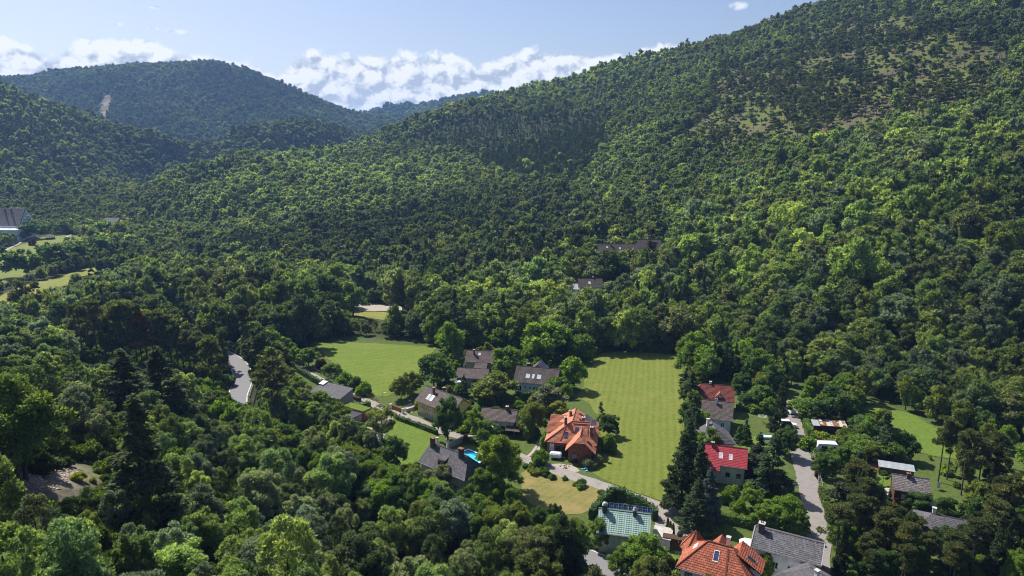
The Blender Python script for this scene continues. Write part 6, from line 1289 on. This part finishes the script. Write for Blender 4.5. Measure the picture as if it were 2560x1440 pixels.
def car(px, ang, paint, label, L=4.5, Hh=1.5, group='parked cars', name='parked_car', suv=False):
    p = at(*px); o = empty(name, (p.x, p.y, .1), math.radians(ang)); tag(o, label, 'car', group); w = 1.8; hl = L/2
    prof = [(-hl, .45), (-hl+.05, .85), (-hl+.25, .95), (hl-1.25, .98), (hl-.2, .82), (hl, .6), (hl, .3), (-hl, .3)]; cab = [(-hl+.12 if suv else -hl+.55, .95), (-hl+.45 if suv else -hl+1.15, Hh), (hl-2.1, Hh), (hl-1.3, .97)]
    def ext(pr, wb, wt=None):
        m = MB(); wt = wt or wb; zm = max(z for _, z in pr); zb = min(z for _, z in pr); ww = lambda z: wb+(wt-wb)*(z-zb)/(zm-zb)
        A_ = [(x, -ww(z)/2, z) for x, z in pr]; B_ = [(x, ww(z)/2, z) for x, z in pr]; m.face(A_); m.face(B_[::-1])
        for i in range(len(pr)): j = (i+1) % len(pr); m.face([A_[i], A_[j], B_[j], B_[i]])
        return m
    ext(prof, w).build('body', M[paint], o, bevel=.06); ext([(x*1.0, z) for x, z in cab], w-.1, w-.42).build('windows', M['glass'], o)
    ext([(cab[1][0]-.08, Hh-.04), (cab[1][0], Hh+.05), (cab[2][0]-.05, Hh+.05), (cab[2][0]+.1, Hh-.04)], w-.36).build('roof', M[paint], o)
    for x in (-hl+.85, hl-.9):
        for s in (-1, 1):
            wh = MB().cyl((x, s*(w/2-.1)-.11, .32), .33, .22, 14, axis='y').build('wheel', M['black'], o); MB().cyl((x, s*(w/2-.1)+s*.115-.01, .32), .2, .02, 10, axis='y').build('rim', M['steel'], wh)
    for s in (-1, 1): MB().box((hl-.02, s*.62, .68), (.1, .36, .16)).build('headlight', M['frame'], o); MB().box((-hl+.02, s*.68, .78), (.1, .24, .2)).build('tail_light', M['tail'], o)
    return o
def paint(n, c): t = NT(n); b_ = t.bsdf(c, .25, .6); b_.inputs['Coat Weight'].default_value = .5; M[n] = t.m
for n, c in (('silver', (.5, .5, .48)), ('carwhite', (.75, .76, .77)), ('navy', (.02, .03, .05)), ('greycar', (.2, .21, .23)), ('tail', (.35, .01, .01)), ('redplastic', (.6, .03, .05)), ('blueplastic', (.05, .2, .6)), ('bluecover', (.2, .5, .8))): paint(n, c)
car((1233,1112), -22, 'silver', 'silver estate car parked beside the box hedge near the pool', suv=True, Hh=1.65, L=4.7)
car((1972,1030), -82, 'carwhite', 'white car parked in the shade at the top of the right lane'); car((1970,1068), -5, 'carwhite', 'white van beside the garden path left of the right lane', L=4.6, Hh=1.9, suv=True)
car((893,760), -3, 'carwhite', 'white car in the gravel car park, left of two at the back'); car((914,763), -3, 'navy', 'dark car in the gravel car park, right of two at the back'); car((886,776), 4, 'greycar', 'grey car at the front edge of the gravel car park'); car((1022,774), -10, 'greycar', 'grey car at the right end of the gravel car park')
# covered trailer and building rubble beside the orange house
c = at(1389,1146); o = empty('covered_trailer', c, math.radians(-12)); tag(o, 'white covered trailer parked in front of the orange roofed house', 'trailer'); MB().prism([(-1.4, -.9), (1.4, -.9), (1.4, .9), (-1.4, .9)], .5, 1.5).build('body', M['frame'], o, bevel=.12); MB().box((0, 0, 1.52), (2.5, 1.5, .2)).build('tarpaulin', M['carwhite'], o, bevel=.08)
for s in (-1, 1): MB().cyl((0, s*.85-.1, .32), .32, .2, 12, axis='y').build('wheel', M['black'], o)
MB().beam((1.3, 0, .5), (2.4, 0, .45), .1).build('drawbar', M['steel'], o)
def rubble(px, n, s, mat, label, name='rubble_heap', cat='rubble'):
    p = at(*px); o = empty(name, p); tag(o, label, cat); r = np.random.default_rng(n)
    for k in range(n):
        a, q_ = r.uniform(0, 6.28), s*math.sqrt(r.uniform(0, 1)); z = r.uniform(.12, .4)*(1.2-q_/s); MB().box((math.cos(a)*q_, math.sin(a)*q_, z), r.uniform(.25, .6, 3)*s*.55, r.uniform(0, 3)).build('slab', M[mat], o, bevel=.03)
rubble((1370,1140), 16, 1.0, 'concrete', 'pale heap of building rubble left of the covered trailer'); rubble((1462,1172), 9, 1.4, 'bluecover', 'crumpled blue tarpaulin beside the brick wing of the orange house', 'tarpaulin', 'tarpaulin'); rubble((1410,1168), 14, 1.3, 'gravel', 'low gravel heap in front of the orange roofed house', 'gravel_heap', 'gravel')
# swimming pool
c = at(1182,1143); a_ = at(1165,1124)-at(1205,1141); ang = math.atan2(-a_.y, -a_.x); o = empty('swimming_pool', c, ang); tag(o, 'blue rectangular swimming pool behind the pale green house', 'swimming pool'); KEEP_OUT.append((c.x, c.y, 4))
t = NT('pool_lining'); t.bsdf((.03, .28, .5), .4, .4); M['lining'] = t.m
t = NT('pool_water'); tp_ = t.n('ShaderNodeBsdfTransparent'); tp_.inputs[0].default_value = (.55, .93, 1, 1); gl = t.n('ShaderNodeBsdfGlossy'); gl.inputs['Roughness'].default_value = .05; t.l(t.bump(t.noise(1.5, t.obj(), 2), .12, .05), gl.inputs['Normal'])
mx = t.n('ShaderNodeMixShader'); mx.inputs[0].default_value = .06; t.l(tp_.outputs[0], mx.inputs[1]); t.l(gl.outputs[0], mx.inputs[2]); t.l(mx.outputs[0], t.out.inputs[0]); M['water'] = t.m
PL, PW = 3.4, 1.75; cop = MB()
for s in (-1, 1): cop.box((0, s*(PW+.18), .2), (PL*2+.7, .36, .3)); cop.box((s*(PL+.18), 0, .2), (.36, PW*2, .3))
cop.build('coping', M['frame'], o); bs = MB(); bs.face([(-PL, -PW, .08), (PL, -PW, .08), (PL, PW, .08), (-PL, PW, .08)]); bs.build('floor', plain('pale_pool_floor', (.16, .56, .68), .5), o)
wl = MB()
for s in (-1, 1): wl.face([(-PL, s*PW*.995, .08), (PL, s*PW*.995, .08), (PL, s*PW*.995, .34), (-PL, s*PW*.995, .34)]); wl.face([(s*PL*.995, -PW, .08), (s*PL*.995, PW, .08), (s*PL*.995, PW, .34), (s*PL*.995, -PW, .34)])
wl.box((0, PW-.45, .095), (PL*2, .9, .02)).box((-PL+.4, 0, .1), (.8, PW*2, .02)).build('lining', M['lining'], o); MB().face([(-PL, -PW, .24), (PL, -PW, .24), (PL, PW, .24), (-PL, PW, .24)]).build('water', M['water'], o)
for k in range(14): MB().box((-PL-.2+.52*k, -PW-1.35, .16), (.46, 1.9, .12)).build('deck_board', M['wgrey'], o)
MB().box((-PL-1.6, .4, .1), (2.0, 2.0, .2)).build('paving', M['concrete'], o)
# walls and gate pillars near the pool
def wall_run(name, label, px, h, w, mat, cat='wall', cap=None):
    pts = [at(*p) for p in px]; o = empty(name, pts[0]); tag(o, label, cat); m = MB()
    for a, b in zip(pts[:-1], pts[1:]):
        mid = (a+b)/2-pts[0]; d = b-a; m.box((mid.x, mid.y, h/2), (d.length, w, h), math.atan2(d.y, d.x))
        MB().box((mid.x, mid.y, h+.05), (d.length+.1, w+.14, .1), math.atan2(d.y, d.x)).build('coping', M[cap or 'concrete'], o)
    m.build('wall', M[mat], o); return o
wall_run('garden_wall', 'grey garden wall with pale coping left of the pool hedge', [(1122,1122),(1142,1112),(1156,1106)], 1.4, .3, 'stone'); wall_run('garden_wall', 'low curved stone wall right of the red gate', [(1016,1030),(1030,1026),(1040,1020)], .9, .35, 'stone')
def pillar(px, h, w, label, group):
    o = empty('gate_pillar', at(*px), .3); tag(o, label, 'pillar', group); MB().box((0, 0, h/2), (w, w, h)).build('shaft', M['white'], o, bevel=.03); MB().box((0, 0, h+.06), (w+.16, w+.16, .12)).build('cap', M['concrete'], o)
pillar((1093,1112), 1.9, .55, 'white gate pillar beside the front lawn behind the left chimney', 'white gate pillars'); pillar((1119,1121), 1.9, .55, 'white gate pillar at the left end of the grey garden wall', 'white gate pillars')
pillar((977,1022), 1.4, .6, 'white pillar at the left end of the red gate', 'white gate pillars'); pillar((1008,1034), 1.4, .6, 'white pillar at the right end of the red gate', 'white gate pillars')
a, b = at(980,1023), at(1004,1033); o = empty('red_gate', a); tag(o, 'rust red board gate between two white pillars at the lane', 'gate'); d = b-a
for k in range(12): q_ = d*((k+.5)/12); MB().box((q_.x, q_.y, .75), (d.length/12*.86, .06, 1.2), math.atan2(d.y, d.x)).build('board', M['rustpaint'] if 'rustpaint' in M else M.setdefault('rustpaint', plain('rust_red_paint', (.32, .07, .03), .7)), o)
for z in (.35, 1.15): MB().beam(Vector((0, 0, z)), d+Vector((0, 0, z)), .1, .09).build('rail', M['rustpaint'], o)
# lamps, signs, small garden things
def lamp(px, h, label, arm=1.0, ang=0.0):
    o = empty('street_lamp', at(*px), ang); tag(o, label, 'street lamp', 'street lamps'); MB().cyl((0, 0, 0), .09, h, 8, .06).build('pole', M['steel'], o); MB().beam((0, 0, h-.05), (arm, 0, h+.1), .07).build('arm', M['steel'], o); MB().box((arm, 0, h+.1), (.7, .25, .14)).build('lamp_head', M['frame'], o, bevel=.03)
lamp((959,1034), 6.2, 'street lamp pole at the lane junction by the bushes', .6); lamp((2096,1345), 5.5, 'slim street lamp in the hedge right of the right lane', .9, 2.6)
def post_sign(px, label, plate, h=1.9, w=.45, hh=.5):
    o = empty('road_sign', at(*px)); tag(o, label, 'sign', 'signs along the lane'); MB().cyl((0, 0, 0), .035, h, 6).build('pole', M['steel'], o); MB().box((0, -.05, h-.3), (w, .03, hh)).build('plate', M[plate], o)
post_sign((1001,1042), 'small dark road sign on a pole opposite the red gate', 'navy'); post_sign((994,1046), 'thin pole with a rusty marker at the hedge end', 'rustpaint', 1.4, .12, .12)
o = empty('waste_bin', at(2040,1192)); tag(o, 'pink red waste bin at the fence of the right lane', 'bin'); MB().box((0, 0, .55), (.6, .7, 1.0)).build('body', M['black'], o, bevel=.04); MB().box((0, 0, 1.1), (.66, .76, .1)).build('lid', M['redplastic'], o)
o = empty('meter_cabinet', at(2048,1206)); tag(o, 'grey meter cabinet on a post beside the lane fence', 'cabinet'); MB().box((0, 0, 1.0), (.5, .4, .8)).build('cabinet', M['steel'], o, bevel=.03); MB().box((0, 0, .3), (.2, .2, .7)).build('post', M['concrete'], o)
# caravan
o = empty('caravan', at(2066,1130), math.radians(-8)); tag(o, 'white caravan half hidden by shrubs right of the lane', 'caravan'); pr = [(-2.5, .6), (-2.6, 1.6), (-2.2, 2.5), (2.2, 2.5), (2.55, 1.7), (2.4, .6)]; m = MB(); A_ = [(x, -1.1, z) for x, z in pr]; B_ = [(x, 1.1, z) for x, z in pr]; m.face(A_); m.face(B_[::-1])
for i in range(6): j = (i+1) % 6; m.face([A_[i], A_[j], B_[j], B_[i]])
m.build('body', M['carwhite'], o, bevel=.1); MB().box((-.9, -1.12, 1.7), (1.2, .06, .6)).box((1.2, -1.12, 1.7), (1.0, .06, .6)).build('window', M['glass'], o); MB().box((.2, -1.12, 1.35), (.6, .06, 1.5)).build('door', M['frame'], o); MB().box((.3, 0, 2.54), (.8, .7, .1)).build('roof_hatch', M['frame'], o); MB().box((0, -1.13, .95), (4.9, .03, .16)).build('stripe', M['navy'], o)
for s in (-1, 1): MB().cyl((0, s*1.0-.1, .35), .34, .2, 12, axis='y').build('wheel', M['black'], o)
MB().beam((-2.5, 0, .5), (-3.5, 0, .45), .12).build('drawbar', M['steel'], o)
def round_pool(px, r_, h, wallm, topm, label, name='garden_pool', cat='pool', legs=False):
    o = empty(name, at(*px)); tag(o, label, cat); z0 = h-.25 if legs else 0
    MB().cyl((0, 0, z0), r_, h-z0, 20).build('side', M[wallm], o); MB().cyl((0, 0, h), r_*.93, .03, 20).build('surface', M[topm], o)
    if legs:
        for k in range(6): a = k*1.047; MB().box((math.cos(a)*r_*.9, math.sin(a)*r_*.9, z0/2), (.06, .06, z0)).build('leg', M['steel'], o)
t = NT('cloudy_cover'); f = t.noise(1.2, t.obj(), 4, .7); t.bsdf(t.ramp(f, [(.4, (.02, .1, .09)), (.55, (.5, .65, .66))]), .3, .5); M['cover'] = t.m
round_pool((2146,1190), 1.9, .85, 'blueplastic', 'cover', 'round blue garden pool with mottled cover on the right lawn'); round_pool((1191,972), 1.6, .8, 'blueplastic', 'navy', 'blue trampoline on the lawn beside the small pointed spruce', 'trampoline', 'trampoline', True)
round_pool((1872,1192), .6, .7, 'carwhite', 'bluecover', 'small round white garden table beside the crimson roofed house', 'garden_table', 'table', True)
o = empty('garden_pool', at(1925,1096), math.radians(-8)); tag(o, 'light blue rectangular paddling pool between the garden trees', 'pool'); MB().box((0, 0, .3), (3.6, 1.6, .6)).build('side', M['bluecover'], o, bevel=.08); MB().box((0, 0, .57), (3.2, 1.3, .08)).build('water', M['paleglass'], o)
rubble((1879,1132), 5, .7, 'bluecover', 'crumpled light blue plastic sheet beside the crimson roof', 'plastic_sheet', 'sheet')
o = empty('rotary_dryer', at(1905,1056)); tag(o, 'open green rotary clothes dryer on the garden lawn', 'clothes dryer'); MB().cyl((0, 0, 0), .04, 1.7, 6).build('pole', M['steel'], o)
for k in range(4): a = k*math.pi/2+.3; MB().beam((0, 0, 1.3), (math.cos(a)*1.5, math.sin(a)*1.5, 1.9), .05).build('arm', plain('dryer_green', (.3, .55, .5), .5) if k == 0 and 'dryer' not in M else M['greenmetal'], o)
for rr in (.7, 1.1, 1.45):
    for k in range(4): a, b = k*math.pi/2+.3, (k+1)*math.pi/2+.3; z = 1.3+.6*rr/1.5; MB().beam((math.cos(a)*rr, math.sin(a)*rr, z), (math.cos(b)*rr, math.sin(b)*rr, z), .03).build('line', M['frame'], o)
o = empty('parasol', at(1867,1382)); tag(o, 'white garden parasol between the red brown and grey roofs', 'parasol'); MB().cyl((0, 0, 0), .04, 2.6, 6).build('pole', M['steel'], o); m = MB()
for k in range(8): a0, a1 = k*.7854, (k+1)*.7854; m.face([(0, 0, 2.75), (math.cos(a0)*1.6, math.sin(a0)*1.6, 2.15), (math.cos(a1)*1.6, math.sin(a1)*1.6, 2.15)]); m.face([(math.cos(a0)*1.6, math.sin(a0)*1.6, 2.15), (math.cos(a1)*1.6, math.sin(a1)*1.6, 2.15), (math.cos(a1)*1.6, math.sin(a1)*1.6, 2.0), (math.cos(a0)*1.6, math.sin(a0)*1.6, 2.0)])
m.build('canopy', M['frame'], o)
o = empty('play_tower', at(1144,974), .3); tag(o, 'childrens play tower with white roof and blue slide by the garage', 'play tower')
for sx in (-.7, .7):
    for sy in (-.7, .7): MB().box((sx, sy, 1.2), (.12, .12, 2.6)).build('post', M['wood'], o)
MB().box((0, 0, 1.2), (1.5, 1.5, .1)).build('platform', M['wood'], o); MB().box((0, 0, 2.6), (1.9, 1.7, .25)).build('roof', M['frame'], o); MB().beam((.3, -.7, 1.25), (.5, -2.6, .15), .5, .08).build('slide', M['blueplastic'], o)
for (x, y), cn, lb in (((1124,977), (.8, .45, .02), 'orange toy ball on the small lawn beside the play tower'), ((1136,978), (.75, .4, .2), 'pale red toy ball nearest to the play tower')):
    o = link(bpy.data.objects.new('toy_ball', None)); bpy.data.objects.remove(o); bm = bmesh.new(); bmesh.ops.create_icosphere(bm, subdivisions=2, radius=.35); me = bpy.data.meshes.new('toy_ball'); bm.to_mesh(me); bm.free(); me.materials.append(plain('ball_plastic', cn, .4)); o = link(bpy.data.objects.new('toy_ball', me)); o.location = at(x, y)+Vector((0, 0, .35)); tag(o, lb, 'ball', 'toy balls')
o = empty('red_barrow', at(1857,1312), .5); tag(o, 'small red garden barrow in the shade behind the grey roof', 'wheelbarrow'); MB().prism([(-.5, -.3), (.5, -.25), (.5, .25), (-.5, .3)], .35, .75).build('tray', M['redplastic'], o, bevel=.04); MB().cyl((.55, -.05, .2), .2, .1, 10, axis='y').build('wheel', M['black'], o)
for s in (-1, 1): MB().beam((-.4, s*.25, .4), (-1.1, s*.28, .65), .05).build('handle', M['steel'], o)
for (px_, lb) in (((2345,1224), 'white sheet hung on a line right of the timber house'),):
    o = empty('hung_sheet', at(*px_), .4); tag(o, lb, 'laundry'); MB().box((0, 0, 1.1), (1.2, .05, 1.5)).build('sheet', M['frame'], o, bevel=.02); MB().cyl((-.8, 0, 0), .04, 2, 6).build('pole', M['steel'], o); MB().cyl((.8, 0, 0), .04, 2, 6).build('pole', M['steel'], o)
rubble((2385,1258), 8, 1.0, 'wood_up', 'pile of pale planks on grass right of the timber house', 'plank_pile', 'planks'); rubble((2212,1246), 12, 1.2, 'concrete', 'pale paving clutter on the terrace left of the timber house', 'terrace_clutter', 'clutter')
o = empty('park_slide', at(178,628), .6); tag(o, 'white curved slide on the park lawn among the trees', 'slide'); MB().beam((0, 0, 3.0), (4.5, -1.5, .3), 1.1, .15).build('chute', M['frame'], o); MB().beam((0, 0, 0), (0, 0, 3.0), .4).build('tower', M['wood_dark'], o)
# dead leaning pine trunk on the near slope
ts = [tube([(0, 0, -1), (.6, 0, 3.5), (2.4, .2, 7), (3.4, .3, 10.5), (4.6, .4, 13)], [.34, .3, .24, .17, .06], 8), tube([(2.4, .2, 7), (3.6, .5, 7.3), (4.4, .8, 7.2)], [.1, .07, .03], 5), tube([(3.2, .3, 9.6), (2.4, .1, 11)], [.08, .03], 5)]
v, f = join_tubes(ts); gx_, gy_ = on_ground(618, 1070); o = link(bpy.data.objects.new('dead_pine_trunk', mesh_np('dead_pine_trunk', v, f, bark('pale_bark', (.12, .1, .085), (.3, .27, .24)), True))); o.location = (gx_, gy_, float(ground(gx_, gy_)[0])); tag(o, 'bare pale leaning pine trunk below the road bend', 'tree trunk')
# loose stones of the rocky clearing
r = np.random.default_rng(8); V, Fc, o_ = [], [], 0; lo, hi = rock_clearing.min(0), rock_clearing.max(0)
for k in range(1500):
    x, y = r.uniform(lo[0], hi[0]), r.uniform(lo[1], hi[1])
    if not inside(np.array([x]), np.array([y]), [rock_clearing], -.3)[0]: continue
    s_ = r.uniform(.06, .24); V.append(ICO_V*s_*r.uniform(.6, 1.3, (len(ICO_V), 1))*np.array([1.2, 1, .6])+np.array([x, y, float(ground(x, y)[0])])); Fc.append(ICO_F+o_); o_ += len(ICO_V)
o = link(bpy.data.objects.new('scree', mesh_np('scree', np.concatenate(V), np.concatenate(Fc), plain('limestone', (.42, .34, .29), .95, .1, var=.4, sc=.8)))); tag(o, 'loose pinkish limestone rubble on the rocky clearing', 'stones', kind='stuff')
# ------------------------------------------------------------------ haze over the valley
t = NT('haze'); v_ = t.n('ShaderNodeVolumePrincipled'); v_.inputs['Color'].default_value = (.30, .52, 1, 1); v_.inputs['Density'].default_value = .000105; v_.inputs['Anisotropy'].default_value = .2
t.l(v_.outputs[0], t.out.inputs['Volume']); zlo, zhi = float(GZ.min())-1.5, float(GZ.max())+22
o = MB().box((0, 3450, (zlo+zhi)/2), (9400, 7700, zhi-zlo)).build('haze', t.m); tag(o, 'thin bluish summer haze filling the valley', 'haze', kind='stuff')
# ------------------------------------------------------------------ every larger tree on its own, with a label that finds it
def px_size(t_):
    px, py, f = proj(t_[0], t_[1], t_[2]+HGT[t_[3]]*t_[5]*.6)
    if not (0 < px < 2560 and -50 < py < 1470): return 0
    return HGT[t_[3]]*t_[5]*t_[4]**.5/f
single, rest = [tuple(m_) for m_ in manual], {}
for kind in HGT:
    L = sorted([t_ for t_ in trees if t_[3] == kind], key=px_size, reverse=True)
    n1 = {'broadleaf': 215, 'slender': 90, 'spruce': 90, 'pine': 130, 'shrub': 130}[kind]
    single += L[:n1]; rest[kind] = L[n1:]
MARKS = [('the yellow house', 1095, 1000), ('the white skylight house', 1340, 945), ('the ochre back house', 1200, 900), ('the small bungalow', 1250, 1040), ('the pool house', 1110, 1160), ('the swimming pool', 1182, 1140), ('the orange roof', 1430, 1090), ('the green metal roof', 1560, 1305), ('the red brown roof', 1800, 1385), ('the long grey roof', 1970, 1360),
         ('the crimson roof', 1810, 1150), ('the dark red roof', 1790, 980), ('the rusty shed', 2080, 1060), ('the caravan', 2065, 1118), ('the hen house', 2235, 1165), ('the timber house', 2277, 1225), ('the hidden grey bungalow roof', 2350, 1300), ('the road bend', 605, 930), ('the village lane top', 730, 905), ('the lush meadow', 930, 920), ('the hay field', 1600, 1000), ('the straw meadow', 1410, 1240),
         ('the front lawn', 1030, 1100), ('the rocky clearing', 150, 1200), ('the leaning bare trunk', 640, 1020), ('the low house by the lane', 830, 990), ('the gravel car park', 930, 768), ('the hillside villa', 1570, 620), ('the lower hillside house', 1465, 705), ('the hotel', 40, 560), ('the park pavilion', 127, 592), ('the valley meadow', 150, 700), ('the small straw meadow', 440, 808),
         ('the bottom left corner', 60, 1420), ('the bottom edge guard rail', 1420, 1380), ('the bottom right corner', 2500, 1420), ('the right meadow', 2300, 1080), ('the right lane', 2015, 1200), ('the dry slope', 2150, 220), ('the top right corner', 2480, 60), ('the dry slope left end', 1760, 330), ('the dry slope foot', 2200, 330), ('the dry slope right end', 2450, 200), ('the dry slope top', 2150, 100), ('the left picture edge', 20, 900), ('the reddish dead pine', 372, 850), ('the tall dark fir', 372, 1120), ('the big yellowish tree at left', 66, 1060), ('the two dark firs', 370, 950), ('the grassy gap', 240, 1180), ('the bottom left bushes', 300, 1400), ('the bottom edge left part', 600, 1420), ('the bottom edge centre', 1000, 1420)]
def tint_word(t_):
    r_, g_, b_ = t_[7]; br = .3*r_+.6*g_+.1*b_
    if r_ > g_*1.15: return 'rusty' if r_ > .1 else 'purple leaved'
    if t_[3] in ('spruce', 'pine'): return 'blue grey' if b_ > g_*.85 else ('dark' if g_ < .07 else 'olive')
    if b_ > g_*.5: return 'silvery'
    if r_ > g_*.82: return 'yellowish'
    return 'dark green' if br < .085 else 'light green' if br > .125 else 'green'
WORD = {'broadleaf': 'round crowned tree', 'slender': 'thin crowned tree', 'spruce': 'pointed spruce', 'pine': 'open crowned pine', 'shrub': 'bushy shrub'}
buckets = {}
for t_ in single:
    px, py, f_ = proj(t_[0], t_[1], t_[2]+HGT[t_[3]]*t_[5]*.6)
    nm, mx_, my_ = min(MARKS, key=lambda m_: (m_[1]-px)**2+((m_[2]-py)*1.3)**2)
    dx, dy = px-mx_, py-my_; way = ('right of' if dx > 0 else 'left of') if abs(dx) > abs(dy) else ('below' if dy > 0 else 'above')
    buckets.setdefault((t_[3], tint_word(t_), way, nm), []).append((dx*dx+dy*dy, t_))
RANK = ['nearest', 'second nearest', 'third nearest', 'fourth nearest', 'fifth nearest', 'sixth nearest', 'seventh nearest', 'eighth nearest', 'ninth nearest', 'tenth nearest', 'eleventh nearest', 'twelfth nearest', 'thirteenth nearest', 'fourteenth nearest', 'fifteenth nearest', 'sixteenth nearest', 'seventeenth nearest', 'eighteenth nearest', 'nineteenth nearest', 'twentieth nearest', 'twenty first nearest', 'twenty second nearest', 'twenty third nearest', 'twenty fourth nearest', 'twenty fifth nearest', 'twenty sixth nearest', 'twenty seventh nearest', 'twenty eighth nearest']
GROUP = {'broadleaf': 'broadleaf trees of the valley', 'slender': 'thin crowned trees of the near slope', 'spruce': 'spruces of the valley', 'pine': 'pines of the valley', 'shrub': 'shrubs of the valley'}
for (kd, tw_, way, nm), L in buckets.items():
    L.sort(key=lambda e: e[0])
    for i, (_, t_) in enumerate(L):
        lab = '%s %s %s %s' % (tw_, WORD[kd], way, nm)
        if len(L) > 1: lab += ', '+(RANK[i] if i < len(RANK) else 'number %d outward' % (i+1))+' such'
        plant_one(t_, lab, GROUP[kd])
plant_wood('broadleaf', rest['broadleaf'], 'broadleaf_wood', 'dense green broadleaf forest covering the hills round the valley', 'forest')
plant_wood('slender', rest['slender'], 'slender_wood', 'thin crowned young trees mixed through the hillside forest', 'forest')
plant_wood('spruce', rest['spruce'], 'spruce_wood', 'dark pointed spruces standing in the hillside forest', 'forest')
plant_wood('pine', rest['pine'], 'pine_wood', 'dark flat topped pines on the dry slopes and ridges', 'forest')
plant_wood('shrub', rest['shrub'], 'undergrowth', 'low green bushes between the trees of the slopes', 'undergrowth')
